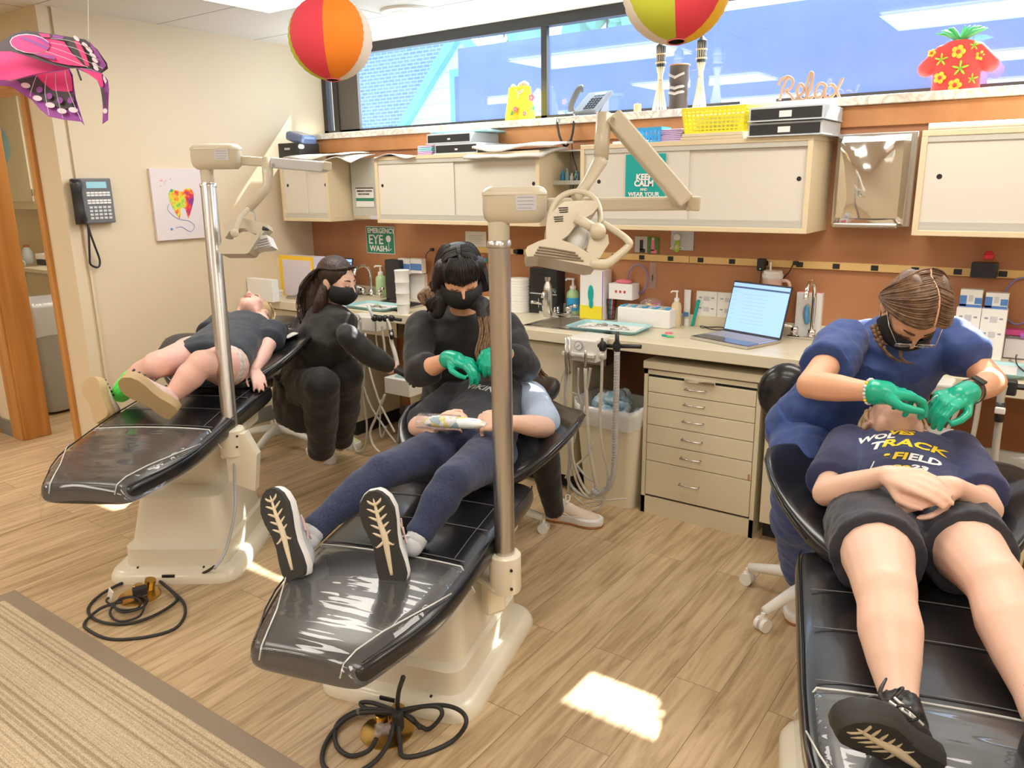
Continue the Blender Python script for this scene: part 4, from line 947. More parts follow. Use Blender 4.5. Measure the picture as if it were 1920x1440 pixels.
p = head(mb, hd, hf, hu, .93); bodymesh(mb, t, 'skin_fair')
brows(t, p, 1)
mb = MB(); leg(mb, hR, kR, aR.lerp(kR, -.02), .93, g=.005); leg(mb, hL, kL, aL.lerp(kL, -.02), .93, g=.005); torso(mb, Hc, Cc, nk, lat2, g=.008, wh=.135, ww=.12, dh=.088, dw=.08, top=.43)
mb.limb([(hR.lerp(hL, .15), .088), (hR.lerp(hL, .85), .088)])
for a_, k_ in ((aR, kR), (aL, kL)):
    for q in range(5): mb.lathe(a_.lerp(k_, -.01+.045*q), [(.034, -.008), (.0435-.0003*q, 0), (.034, .008)], 14, ax=k_-a_)
cloth(mb, t, 'leggings', 'navy_knit', .0055, 9, (.006, .05))
mb = MB(); torso(mb, Hc, Cc, nk, lat2, g=.016, wh=.135, ww=.128, wc=.14, ws=.15, dh=.085, dw=.085, dc=.10, lo=-.02); arm(mb, shR, elR, wrR, 1, g=.016, upto=.92, fr=.012)
bib = cloth(mb, t, 'shirt', 'charcoal_bib')
mb = MB(); arm(mb, shL, elL, wrL, 1, g=.018, upto=.86, fr=.014); mb.ell(shL.lerp(Cc, .25), (.07, .07, .06)); cloth(mb, t, 'left_sleeve', 'pale_blue_sleeve', label='pale blue sleeve')
o_ = P(868, 712, z=.78); u_ = unit(P(930, 722, z=.78)-o_); mb = MB(); mb.text('VIKINGS', o_, u_, Z_.cross(u_), .052, bold=.0012, th=.0005, shear=0); on_surface(mb, bib, V((0, -.25, 1))); mb.build('shirt_lettering', 'bright_white', t)
for a_, hl, to in ((aR, (552, 1082, .462), (494, 930, .675)), (aL, (738, 1092, .462), (697, 955, .675))):
    h_, t_ = P(hl[0], hl[1], z=hl[2]), P(to[0], to[1], z=to[2]); L_ = .255; t_ = h_+unit(unit(t_-h_)+FW*.18+Z_*.1)*L_
    shoe(t, h_, t_, FW+RT*(.30 if hl[0] < 600 else .12)+Z_*.1, kind='runner', w=.052, name='running_shoe')
    MB().cone(a_+(h_-a_)*.25, a_.lerp(kL if a_ is aL else kR, .02), .030, .033).build('sock', 'shoe_grey', t, True)
mb = MB()
def mh(k, u):
    a = -1.35+2.7*u; return [p(.070*sin(a), .015-.02*cos(a), .062), p(.085*sin(a), -.05, .075+.03*cos(a)), p(.10*sin(a), -.085, .09+.05*cos(a)+.03*random.random())]
strands(mb, None, mh, 60, .006, .008); mb.ell(p(0, -.02, .035), (.080, .088, .080), nu=16, nv=10); mb.build('hair', 'hair_brown', t, True)
g_ = MB()
for q in (1, -1): g_.tube([p(q*.032+.024*cos(a), .106+.004*cos(a), .003+.016*sin(a)) for a in [2*pi*i/14 for i in range(14)]], .0013, 6, closed=True); g_.tube([p(q*.056, .104, .006), p(q*.074, .06, .008), p(q*.08, -.01, .006)], .0014, 6)
g_.tube([p(-.008, .108, .005), p(.008, .108, .005)], .0012, 6); g_.build('glasses', 'black_plastic', t, True)
P2HEAD = p
# printed pouch held in the lap
q = P(852, 792, z=.755); t2 = thing('pouch', 'small printed zip pouch in a clear bag held in the lap over navy leggings', 'pouch', q)
def _pouch(nt, b, N, L):
    t_ = N('ShaderNodeTexCoord'); v = N('ShaderNodeTexVoronoi'); v.inputs['Scale'].default_value = 55; L(t_.outputs['Object'], v.inputs['Vector'])
    s_ = N('ShaderNodeSeparateXYZ'); L(v.outputs['Color'], s_.inputs[0])
    r = ramp(N, [(0, (.75, .80, .84)), (.45, (.70, .78, .84)), (.5, (.72, .66, .12)), (.7, (.85, .84, .83)), (.8, (.25, .42, .5))], 'CONSTANT'); L(s_.outputs['X'], r.inputs[0]); L(r.outputs[0], b.inputs['Base Color'])
nodemat('pouch_print', _pouch, .5)
du = unit(P(898, 795, z=.75)-P(815, 790, z=.75)); dv = Z_.cross(du)
mb = MB(); rs = []
for i in range(9):
    u = i/8; c_ = q+du*(.105*(u*2-1)); h_ = .016*sqrt(max(0, 1-(2*u-1)**4))+.002; w_ = .034*(1-.45*u*u)*(1 if 0 < i else .8)
    rs.append([c_+dv*w_*cos(2*pi*k/14)+Z_*(h_*sin(2*pi*k/14)) for k in range(14)])
mb.rings(rs); mb.build('pouch_body', 'pouch_print', t2, True)
mb = MB(); rs = [[c_+dv*.042*cos(2*pi*k/14)*(1-.3*i/4)+Z_*(.024*sin(2*pi*k/14)) for k in range(14)] for i, c_ in enumerate([q-du*.12+du*.045*i for i in range(4)])]; mb.rings(rs); mb.build('clear_bag', 'clear_plastic', t2, True)

# ---------------------------------------------------------------- boy in the right chair
t = thing('person', 'boy lying in the right chair in a navy track jersey and black shorts, hands folded', 'person', F3(0, .3, .55))
Hc = (P(1625, 978, z=.65)+P(1775, 990, z=.65))/2; nk = P(1686, 818, z=.765)
shR, shL = P(1592, 838, z=.725), P(1795, 850, z=.725); lat3 = unit(shL-shR); Cc = (shR+shL)/2; Cc.z = .71
elR, wrR, elL, wrL = P(1548, 925, z=.685), P(1662, 890, z=.80), P(1853, 955, z=.69), P(1790, 912, z=.79)
hR, hL, kR, kL = P(1632, 985, z=.635), P(1778, 992, z=.635), P(1660, 1108, z=.67), P(1864, 1090, z=.67)
aR = P(1688, 1330, z=.545); aL = P(1950, 1335, z=.545)
hd = P(1678, 801, z=.79); hu3 = F3(0, 1, -.25)-F3(0, 0, 0); hf3 = V((.06, .10, 1))
mb = MB(); torso(mb, Hc, Cc, nk, lat3, g=-.006, wh=.135, ww=.12, wc=.135, ws=.145, dh=.08, dw=.075, dc=.09)
mb.limb([(nk-V((0, 0, .02)), .056), (hd+unit(hu3)*-.05+V((0, 0, -.015)), .056)])
arm(mb, shR, elR, wrR, .92); arm(mb, shL, elL, wrL, .92)
hand(mb, wrR, P(1762, 914, z=.805)-wrR, FW*.8-Z_*.5, -1, .98, (.30, .35, .25), spread=.0)
hand(mb, wrL, P(1665, 936, z=.765)-wrL, FW*.8-Z_*.5, 1, .98, (.45, .6, .5), spread=.01)
leg(mb, hR, kR, aR, 1.05, thick=1.06); leg(mb, hL, kL, aL, 1.05, thick=1.06)
p = head(mb, hd, hf3, hu3, 1.0, True); bodymesh(mb, t, 'skin_fair')
mb = MB().ell(p(0, .086, -.061), (.017, .006, .0125), Matrix(head_basis(hf3, hu3)).transposed()); mb.build('open_mouth', 'dark_mouth', t, True)
MB().tube([p(-.012, .091, -.053), p(0, .094, -.052), p(.012, .091, -.053)], .003, 6, sub=3).build('teeth', 'tooth', t, True)
mb = MB(); torso(mb, Hc, Cc, nk, lat3, g=.018, wh=.135, ww=.135, wc=.145, ws=.155, dh=.085, dw=.085, dc=.098, lo=-.02); arm(mb, shR, elR, wrR, 1, g=.017, upto=.80, fr=.018); arm(mb, shL, elL, wrL, 1, g=.017, upto=.80, fr=.018)
jer = cloth(mb, t, 'jersey', 'navy_jersey')
M('print_yellow', (.95, .68, .02), .5)
nn = V((0, -.30, 1)); o0 = P(1690, 870, z=.82)
ux = unit(P(1790, 880, z=.82)-P(1590, 858, z=.82)); uy = Z_.cross(ux)
def chest(txt, px, py, size, m, nm, sx=1.25, sh_=.25):
    mb = MB(); mb.text(txt, P(px, py, z=.80), ux, uy, size, bold=.0016, shear=sh_, sx=sx, th=.0005); on_surface(mb, jer, nn); mb.build(nm, m, t)
chest('WOL', 1607, 815, .040, 'bright_white', 'jersey_word', 1.0); chest('VES', 1666, 817, .040, 'print_yellow', 'jersey_word', 1.0)
chest('T', 1629, 827, .050, 'bright_white', 'jersey_word', 1.15); chest('RACK', 1652, 828, .050, 'print_yellow', 'jersey_word', 1.2); chest('&', 1654, 841, .030, 'print_yellow', 'jersey_word', 1.1)
chest('FI', 1672, 844, .046, 'print_yellow', 'jersey_word', 1.1); chest('ELD', 1702, 847, .046, 'bright_white', 'jersey_word', 1.0)
chest('20', 1673, 856, .030, 'print_yellow', 'jersey_word', 1.35); chest('23', 1708, 858, .030, 'bright_white', 'jersey_word', 1.35)
mb = MB(); mb.tube([P(1640, 842, z=.8), P(1632, 850, z=.8), P(1625, 852, z=.8), P(1618, 864, z=.8)], .0018, 5, sub=3); on_surface(mb, jer, nn); mb.build('claw_mark', 'bright_white', t)
# shorts
mb = MB(); torso(mb, Hc, Cc, nk, lat3, g=.020, wh=.138, ww=.135, dh=.086, dw=.08, top=.3)
for a_, b_ in ((hR, kR), (hL, kL)):
    mb.tube([a_, a_.lerp(b_, .3), a_.lerp(b_, .52)], [.113, .107, .104], 24); mb.ell(a_, (.112, .112, .102))
cloth(mb, t, 'shorts', 'shorts_black', .006, 3, (.016, .06))
mb = MB()
strands(mb, None, lambda k, u: (lambda a: [p(.074*sin(a), .045*cos(a), .085), p(.084*sin(a), -.03, .08+.035*cos(a)), p(.080*sin(a), -.09, .03)])(-1.5+3*u), 46, .007, .005); mb.ell(p(0, -.025, .034), (.0815, .090, .082), Matrix(head_basis(hf3, hu3)).transposed()); 
for q in (1, -1): strands(mb, None, lambda k, u: [p(q*.078, .03-.05*u, .05), p(q*.082, .022-.05*u, .01), p(q*.080, .012-.05*u, -.03+.02*u)], 10, .005, .004)
mb.build('hair', 'hair_blond', t, True)
h_ = P(1742, 1452, z=.475); t_ = P(1592, 1362, z=.68); t_ = h_+unit(unit(t_-h_)+FW*.1)*.275
shoe(t, h_, t_, FW*.9+RT*.35+UP*.45, kind='black', w=.054, name='running_shoe')
MB().limb([(aR.lerp(h_, .3), .035), (aR.lerp(kR, .05), .0365)]).build('sock', 'black_plastic', t, True)
mb = MB(); mb.tube([P(1682, 1355, z=.60), P(1664, 1330, z=.62), P(1650, 1300, z=.64), P(1662, 1272, z=.65)], [.005, .005, .004, .002], 6, sub=4); mb.tube([P(1668, 1340, z=.61), P(1690, 1322, z=.63), P(1722, 1345, z=.61), P(1700, 1352, z=.60)], .0028, 6, sub=4); mb.build('lace_ends', 'black_plastic', t, True)
h_ = aL+V((.02, -.10, -.06)); shoe(t, h_, h_+V((.02, -.08, .25)), aL-h_, kind='black', w=.05, name='running_shoe')

# ---------------------------------------------------------------- girl in the left chair
t = thing('person', 'child lying in the far left chair in a slate shirt, clogs and one green sock', 'person', F1(0, .3, .65))
hR, hL, kR, kL = P(372, 665, z=.785), P(428, 686, z=.775), P(294, 684, z=.83), P(378, 682, z=.83)
aR, aL = P(226, 728, z=.69), P(316, 750, z=.70)
nk = P(488, 600, z=.865); shR, shL = P(418, 606, z=.825), P(512, 624, z=.825); lat1 = unit(shL-shR); Cc = (shR+shL)/2; Cc.z = .815; Hc = (hR+hL)/2; Hc.z = .79
elR, wrR, elL, wrL = P(380, 640, z=.80), P(350, 655, z=.84), P(497, 655, z=.775), P(477, 694, z=.715)
hd = P(470, 581, z=.90); hd = P(474, 583, z=.90); hu1 = F1(0, 1, -.1)-F1(0, 0, 0); hf1 = V((.02, -.05, 1))
mb = MB(); torso(mb, Hc, Cc, nk, lat1, g=-.01, wh=.13, ww=.12, wc=.125, ws=.13, dh=.085, dw=.085, dc=.09)
mb.limb([(nk-V((0, 0, .01)), .046), (hd+V((0, 0, -.04)), .048)])
arm(mb, shR, elR, wrR, .95); arm(mb, shL, elL, wrL, .98); hand(mb, wrR, V((.2, -1, 0)), V((0, 0, -1)), 1, .8); hand(mb, wrL, P(494, 732, z=.655)-wrL, V((-.6, .2, -.6)), -1, .85, (.25, .3, .2), spread=.05)
leg(mb, hR, kR, aR, .95); leg(mb, hL, kL, aL, .98)
p = head(mb, hd, hf1, hu1, .86); bodymesh(mb, t, 'skin_pink'); brows(t, p, 1, 'hair_blond')
MB().tube([p(-.018, .0935, -.054), p(0, .096, -.055), p(.018, .0935, -.054)], .0045, 6, sub=3).build('lips', 'lip', t, True)
mb = MB(); torso(mb, Hc, Cc, nk, lat1, g=.014, wh=.15, ww=.14, wc=.14, ws=.14, dh=.10, dw=.10, dc=.10, lo=-.22); arm(mb, shR, elR, wrR, 1, g=.016, upto=.7, fr=.015); arm(mb, shL, elL, wrL, 1, g=.016, upto=.55, fr=.02); cloth(mb, t, 'shirt', 'slate_shirt')
mb = MB(); torso(mb, Hc, Cc, nk, lat1, g=.004, wh=.13, ww=.12, dh=.085, dw=.085, top=.2)
for a_, b_ in ((hR, kR), (hL, kL)): mb.tube([a_, a_.lerp(b_, .26)], [.088, .086], 18)
cloth(mb, t, 'shorts', 'print_shorts', .008, 3, None)
mb = MB(); mb.cone(aR+V((0, 0, -.02)), aR.lerp(kR, .34), .040, .047); cloth(mb, t, 'green_sock', 'green_sock', .005, 1, (.006, .03), 'bright green sock')
for h_, t_, a_ in ((P(190, 786, z=.605), P(164, 706, z=.76), aR), (P(324, 778, z=.66), P(222, 710, z=.82), aL)):
    t_ = h_+unit(t_-h_)*(.19 if a_ is aR else .225); shoe(t, h_, t_, FW+RT*.25+Z_*(.1 if a_ is aR else .35), kind='clog', w=.052, name='clog')
mb = MB(); mb.ell(p(0, -.025, .034), (.080, .088, .082), Matrix(head_basis(hf1, hu1)).transposed()); strands(mb, None, lambda k, u: (lambda a: [p(.072*sin(a), .035*cos(a), .085), p(.084*sin(a), -.05, .095+.02*cos(a)), p(.09*sin(a)+.02, -.10, .07), p(.07*sin(a)+.03, -.15, .07)])(-1.5+3*u), 50, .006, .008); mb.build('hair', 'hair_blond', t, True)

# ---------------------------------------------------------------- seated woman at the left (black jacket)
t = thing('person', 'seated woman in a black jacket and mask reaching right, beside the far left chair', 'person', P(600, 870, z=0))
hd = P(632, 528, D=3.80); hf, hu = RT*.86-FW*.42-Z_*.32, Z_*.9+RT*.25-FW*.1
Hc = P(583, 722, D=4.02); nk = P(612, 585, D=3.88); shN, shF = P(655, 632, D=3.68), P(580, 598, D=4.0); latn = unit(shN-shF); Cc = (shN+shF)/2+V((0, 0, -.0))
el, wr = P(694, 668, D=3.72), P(734, 689, D=3.80); el2, wr2 = P(548, 640, D=3.98), P(520, 612, D=3.78)
hA, hB = P(565, 725, D=3.98), P(620, 722, D=4.10); kA, kB = P(603, 722, D=3.70), P(648, 700, D=3.84)
fA, fB = P(602, 858, z=.07), P(638, 836, z=.07)
mb = MB(); torso(mb, Hc, Cc, nk, latn, g=-.01); mb.limb([(nk, .05), (hd+V((0, 0, -.05)), .05)]); arm(mb, shN, el, wr); arm(mb, shF, el2, wr2)
leg(mb, hA, kA, fA); leg(mb, hB, kB, fB); p = head(mb, hd, hf, hu, .95); bodymesh(mb, t, 'skin_fair', .006); brows(t, p, 1)
mb = MB(); torso(mb, Hc, Cc, nk, latn, g=.03, wh=.175, ww=.16, dh=.12, dw=.11, lo=-.18); arm(mb, shN, el, wr, .98, g=.011, upto=1.95); arm(mb, shF, el2, wr2, .98, g=.011, upto=1.95)
mb.limb([(nk-Z_*.03, .07), (nk+Z_*.015-RT*.03, .05)]); mb.tube([Hc, Hc-Z_*.20-RT*.07], [.19, .15], 18); mb.tube([Hc-RT*.02, kA.lerp(Hc, .3)], [.13, .10], 18); cloth(mb, t, 'jacket', 'black_jacket', .009, 9, (.035, .11))
mb = MB(); leg(mb, hA, kA, fA.lerp(kA, .10), 1, g=.026, flare=.006); leg(mb, hB, kB, fB.lerp(kB, .10), 1, g=.026, flare=.006); torso(mb, Hc, Cc, nk, latn, g=.01, top=.2); cloth(mb, t, 'trousers', 'black_scrub', .006, 22, (.02, .12))
mb = MB(); hand(mb, wr, RT*.8-Z_*.35+FW*.1, V((0, 0, -1)), 1, 1, (.4, .5, .4), g=.001); mb.build('glove', 'glove_black', t, remesh=.005, sm=3)
mb = MB(); hand(mb, wr2, camh*.7-RT*.6, V((0, 0, -1)), -1, 1, (.4, .5, .4), g=.001); mb.build('glove', 'glove_black', t, remesh=.005, sm=3)
MB().lathe(wr-unit(wr-el)*.005, [(.030, 0), (.034, .004), (.034, .012), (.030, .016)], 16, ax=wr-el).build('bracelet', 'skin_pink', t, True)
mask(t, p)
r_, f_, u_ = head_basis(hf, hu); Rm = Matrix((r_, f_, u_)).transposed()
mb = MB(); mb.ell(p(0, -.022, .038), (.085, .095, .088), Rm); mb.ell(p(0, -.075, .0), (.066, .050, .080), Rm)
mb.limb([(p(0, -.09, -.03), .055), (p(.01, -.11, -.10), .060), (p(.02, -.10, -.17), .056), (p(.02, -.085, -.235), .034)]); mb.limb([(p(.070, -.02, -.03), .028), (p(.085, -.02, -.10), .034), (p(.085, -.03, -.18), .030), (p(.08, -.03, -.24), .016)])
mb.build('hair', 'hair_black_brown', t, remesh=.005, sm=7)
mb = MB()
strands(mb, None, lambda k, u: (lambda a: [p(.034*sin(a), .074, .092), p(.080*sin(a), .02, .108-.034*abs(sin(a))), p(.096*sin(a), -.06, .058), p(.070*sin(a), -.112, -.02)])(-1.55+3.1*u), 70, .0022, .004, .6)
strands(mb, None, lambda k, u: (lambda a, ph: [p(.05*a, -.12, .02), p(.080*a+.012*sin(ph), -.145, -.05), p(.095*a+.014*sin(ph+2), -.155, -.11), p(.090*a+.016*sin(ph+4), -.145, -.16), p(.10*a+.016*sin(ph+6), -.12, -.21), p(.09*a+.018*sin(ph+8), -.10, -.25-.04*random.random())])(-1+2*u, 6*random.random()), 130, .0026, .014)
mb.build('hair_strands', 'hair_black_brown', t, True)
MB().ell(p(-.079, .0, -.03), (.004,)*3).build('earring', 'chrome', t, True)
for k, (h_, t_) in enumerate(((P(584, 850, z=0), P(628, 872, z=0)), (P(622, 828, z=0), P(664, 840, z=0)))):
    d_ = unit(V((t_.x-h_.x, t_.y-h_.y, 0))); h2 = V((h_.x, h_.y, .0)); shoe(t, h2, h2+d_*.25, Z_, kind='lime', w=.047, name='running_shoe')

# ---------------------------------------------------------------- woman in black leaning over the middle chair
t = thing('person', 'dark haired woman in black with green gloves leaning over the middle patient', 'person', P(1040, 975, z=0))
hd = P(863, 518, D=2.97); hf, hu = camh*.88-Z_*.48+rth*.14, Z_*.85+camh*.45
Hc = P(880, 762, D=3.42); nk = P(868, 580, D=3.08); shR_, shL_ = P(790, 612, D=3.10), P(948, 612, D=3.18); latn = unit(shL_-shR_); Cc = (shR_+shL_)/2+V((0, 0, -.01))
elR, wrR, elL, wrL = P(785, 700, D=2.98), P(843, 672, D=2.86), P(985, 690, D=3.02), P(940, 657, D=2.88)
hA, hB = P(855, 780, D=3.35), P(925, 785, D=3.42); kA, kB = P(830, 800, D=3.0), P(1010, 800, D=3.22)
fA, fB = P(880, 960, z=.08), P(1040, 962, z=.08)
mb = MB(); torso(mb, Hc, Cc, nk, latn, g=-.01, ws=.165); mb.limb([(nk, .05), (hd+Z_*-.03+FW*.05, .05)]); arm(mb, shR_, elR, wrR); arm(mb, shL_, elL, wrL)
leg(mb, hA, kA, fA); leg(mb, hB, kB, fB); p = head(mb, hd, hf, hu, .97); bodymesh(mb, t, 'skin_tan', .006); brows(t, p, 1)
mb = MB(); torso(mb, Hc, Cc, nk, latn, g=.022, wc=.18, ww=.16, wh=.19, dh=.13, dw=.12, dc=.13, ws=.17, lo=-.15); arm(mb, shR_, elR, wrR, 1.02, g=.012, upto=1.42, fr=.006); arm(mb, shL_, elL, wrL, 1.02, g=.012, upto=1.6, fr=.006); cloth(mb, t, 'jacket', 'black_scrub', .009, 9, (.032, .12))
mb = MB(); leg(mb, hA, kA, fA, 1, g=.016); leg(mb, hB, kB, fB, 1, g=.012); torso(mb, Hc, Cc, nk, latn, g=.01, top=.2); cloth(mb, t, 'trousers', 'black_scrub', .008, 4)
gd = P(900, 690, D=2.80)-wrR
mb = MB(); hand(mb, wrR, gd, V((.2, .1, -1)), -1, 1.02, (.55, .6, .4), g=.0012); mb.limb([(wrR.lerp(elR, .06), .034), (wrR, .031), (wrR+unit(gd)*.03, .033)]); mb.build('glove', 'glove_green', t, remesh=.0045, sm=2)
gd = P(912, 672, D=2.80)-wrL
mb = MB(); hand(mb, wrL, gd, V((-.3, .2, -1)), 1, 1.02, (.7, .8, .5), g=.0012); mb.limb([(wrL.lerp(elL, .10), .034), (wrL, .031)]); mb.build('glove', 'glove_green', t, remesh=.0045, sm=2)
mask(t, p)
r_, f_, u_ = head_basis(hf, hu); Rm = Matrix((r_, f_, u_)).transposed()
mb = MB(); mb.ell(p(0, -.018, .036), (.086, .097, .090), Rm); mb.ell(p(0, -.06, -.04), (.080, .065, .10), Rm)
[mb.limb([(p(x, .045, .100-.3*abs(x)), .020), (p(x, .078-6*x*x, .080), .015), (p(x*1.05, .094-6*x*x, .055), .011), (p(x*1.05, .098-7*x*x, .036), .006)]) for x in (-.055, -.037, -.018, 0, .018, .037, .055)]
TG = {-1: [P(828, 560, D=2.99), P(820, 585, D=3.0)], 1: [P(905, 572, D=2.95), P(913, 610, D=2.93), P(914, 640, D=2.91)]}
for q in (-1, 1): mb.limb([(p(q*.066, .02, .06), .034), (p(q*.078, -.005, .0), .034), (p(q*.082, -.02, -.06), .034)]+[(c_, .032-.003*i) for i, c_ in enumerate(TG[q])])
hair = mb.build('hair', 'hair_black', t, remesh=.005, sm=10)
mb = MB()
strands(mb, None, lambda k, u: [p(-.040+.08*u, .048, .116), p(-.060+.12*u, .085-.010*abs(2*u-1), .092), p(-.064+.128*u, .104-.024*abs(2*u-1), .058), p(-.064+.128*u, .106-.034*abs(2*u-1), .034), p(-.062+.124*u, .103-.034*abs(2*u-1), .024)], 90, .0024, .003, .4)
for q in (-1, 1):
    strands(mb, None, lambda k, u: (lambda y: [p(q*.010, y*.9, .124-.4*max(0, -y-.03)), p(q*.055, y, .108-.3*max(0, -y-.03)), p(q*.086, y*.9, .045), p(q*.100, y*.5-.01, -.03), p(q*.106, y*.4-.02, -.08)]+[c_+RT*(q*.018+.02*random.uniform(-1, 1))-FW*.02 for c_ in TG[q]])(.045-.13*u), 90, .0024, .003, .6)
mb.build('hair_strands', 'hair_black', t, True)
mb = MB(); mb.limb([(P(914, 600, D=2.93), .026), (P(917, 635, D=2.90), .028), (P(910, 662, D=2.885), .024), (P(904, 690, D=2.885), .012)]); mb.build('curled_ends', 'hair_tips', t, remesh=.005, sm=4, label='brown curled hair ends')
mb = MB(); mb.limb([(P(818, 556, D=3.02), .024), (P(803, 548, D=3.03), .024), (P(791, 556, D=3.02), .020), (P(798, 568, D=3.01), .014)]); mb.build('curled_ends', 'hair_tips', t, remesh=.005, sm=4, label='brown curled hair ends')
mb = MB()
strands(mb, None, lambda k, u: [P(897+32*u, 595, D=2.92), P(900+36*u, 625, D=2.885), P(890+42*u, 655+12*sin(6*u), D=2.87), P(900+26*u, 685, D=2.87), P(888+34*u, 705+8*sin(9*u), D=2.875)], 60, .0030, .008, .4)
mb.build('hair_ends', 'hair_tips', t, True, label='brown curled hair ends')
h_ = P(1028, 972, z=0); t_ = P(1110, 985, z=0); d_ = unit(V((t_.x-h_.x, t_.y-h_.y, 0))); shoe(t, V((h_.x, h_.y, 0)), V((h_.x, h_.y, 0))+d_*.26, Z_, kind='skate', w=.05, name='skate_shoe')
h_ = V((fA.x, fA.y, 0)); shoe(t, h_-V((0, .0, 0)), h_+V((.05, -.25, 0)), Z_, kind='skate', w=.05, name='skate_shoe')

# ---------------------------------------------------------------- young woman in blue scrubs
t = thing('person', 'young woman in royal blue scrubs with braided hair and glasses bending over the boy', 'person', P(1500, 1050, z=0))
hd = P(1712, 578, D=2.22); hf, hu = -FW*.42-Z_*1.0-RT*.05, Z_*.42-FW*.95+RT*.03
Hc = P(1535, 812, D=2.72); nk = P(1672, 622, D=2.42); shR_, shL_ = P(1585, 640, D=2.46), P(1782, 636, D=2.42); latn = unit(shL_-shR_); Cc = (shR_+shL_)/2+V((0, 0, -.015))+FW*.02
elR, wrR, elL, wrL = P(1519, 722, D=2.20), P(1640, 735, D=2.06), P(1862, 716, D=2.32), P(1812, 738, D=2.12)
hA, hB = P(1510, 840, D=2.66), P(1580, 830, D=2.78); kA, kB = P(1500, 905, D=2.42), P(1620, 850, D=2.6)
fA, fB = P(1500, 1080, z=.09), P(1600, 1000, z=.09)
mb = MB(); torso(mb, Hc, Cc, nk, latn, g=-.008, ws=.155); mb.limb([(nk, .047), (hd+FW*.03-Z_*.03, .05)]); arm(mb, shR_, elR, wrR, 1.0); arm(mb, shL_, elL, wrL, 1.0)
leg(mb, hA, kA, fA); leg(mb, hB, kB, fB); p = head(mb, hd, hf, hu, .95); bodymesh(mb, t, 'skin_tan', .0055); brows(t, p, 1)
mb = MB(); torso(mb, Hc, Cc, nk, latn, g=.024, wh=.16, ww=.15, wc=.165, dh=.11, dw=.105, dc=.115, ws=.165, lo=-.05); arm(mb, shR_, elR, wrR, 1.1, g=.018, upto=.62, fr=.02); arm(mb, shL_, elL, wrL, 1.1, g=.018, upto=.5, fr=.02); top_ = cloth(mb, t, 'scrub_top', 'royal_scrub', .008, 10, (.026, .09))
mb = MB(); leg(mb, hA, kA, fA, 1.1, g=.022, flare=.004); leg(mb, hB, kB, fB, 1.1, g=.02, flare=.004); torso(mb, Hc, Cc, nk, latn, g=.012, wh=.175, dh=.125, top=.3, lo=-.25); cloth(mb, t, 'scrub_trousers', 'royal_scrub', .008, 20, (.03, .10))
gd = P(1738, 742, D=2.08)-wrR
mb = MB(); hand(mb, wrR+unit(gd)*.0, gd, V((.2, .2, -1)), -1, 1.05, (.5, .6, .5), g=.0012, per=[(.35, .7, .4), (.5, .6, .4), (.7, .8, .5), (.8, .9, .5)]); mb.limb([(wrR.lerp(elR, -.0), .034), (wrR+unit(gd)*.03, .032)]); mb.build('glove', 'glove_green', t, remesh=.004, sm=2)
gd = P(1752, 762, D=2.08)-wrL
mb = MB(); hand(mb, wrL, gd, V((-.35, .1, -1.0)), 1, 1.0, (.5, .5, .4), g=.0012, per=[(.75, .5, .3), (.95, .5, .3), (1.05, .4, .3), (1.15, .5, .3)]); mb.limb([(wrL.lerp(elL, .02), .035), (wrL+unit(gd)*.03, .032)]); mb.build('glove', 'glove_green', t, remesh=.004, sm=2)
mask(t, p)
r_, f_, u_ = head_basis(hf, hu); Rm = Matrix((r_, f_, u_)).transposed()
mb = MB()
for q in (1, -1): mb.ell(p(q*.034, -.020, .036), (.036, .082, .082), Rm)
mb.ell(p(0, -.05, .0), (.068, .055, .075), Rm)
for q in (1, -1):
    strands(mb, None, lambda k, u: [p(q*.004, .082-.17*u, .105+.035*sin(pi*min(1, u*1.15))-.0*u), p(q*.032, .088-.17*u, .102+.026*sin(pi*min(1, u*1.1))), p(q*.066, .065-.13*u, .075+.02*sin(pi*u)), p(q*.088, .015-.07*u, .03), p(q*.084, -.03-.02*u, -.02)], 120, .0026, .003, .8)
mb.build('hair', 'hair_brown', t, True)
mb = MB(); mb.tube([p(0, .085-.17*u, .1055+.035*sin(pi*min(1, u*1.15))) for u in [i/10 for i in range(11)]], .0032, 6); mb.build('hair_parting', 'scalp', t, True)
# braids
mb = MB()
def braid(mb, pts, w):
    c = [V(a) for a in pts]; n_ = 16; dense = []
    for i in range(n_):
        u = i/(n_-1)*(len(c)-1); k = min(int(u), len(c)-2); dense.append(c[k].lerp(c[k+1], u-k))
    for i, a in enumerate(dense):
        s_ = 1 if i % 2 else -1; w_ = w*(1-.5*i/n_); mb.ell(a+RT*s_*w_*.45, (w_*.75, w_*.55, w_*1.0), Matrix.Rotation(s_*.6, 3, 'Y'), nu=10, nv=6)
    return mb
braid(mb, [p(-.086, -.03, -.02), P(1640, 612, D=2.28), P(1645, 630, D=2.26), P(1655, 652, D=2.25)], .014)
braid(mb, [p(.07, -.04, -.03), P(1745, 640, D=2.28), P(1700, 655, D=2.25)], .013)
strands(mb, None, lambda k, u: [P(1655, 652, D=2.25), P(1668+4*u, 668, D=2.24), P(1684+6*u, 676+3*u, D=2.23)], 8, .003, .003); strands(mb, None, lambda k, u: [P(1690, 655, D=2.25), P(1688+4*u, 672, D=2.24), P(1705+12*u, 682+2*u, D=2.23)], 8, .003, .003)
mb.build('braids', 'hair_brown', t, True)
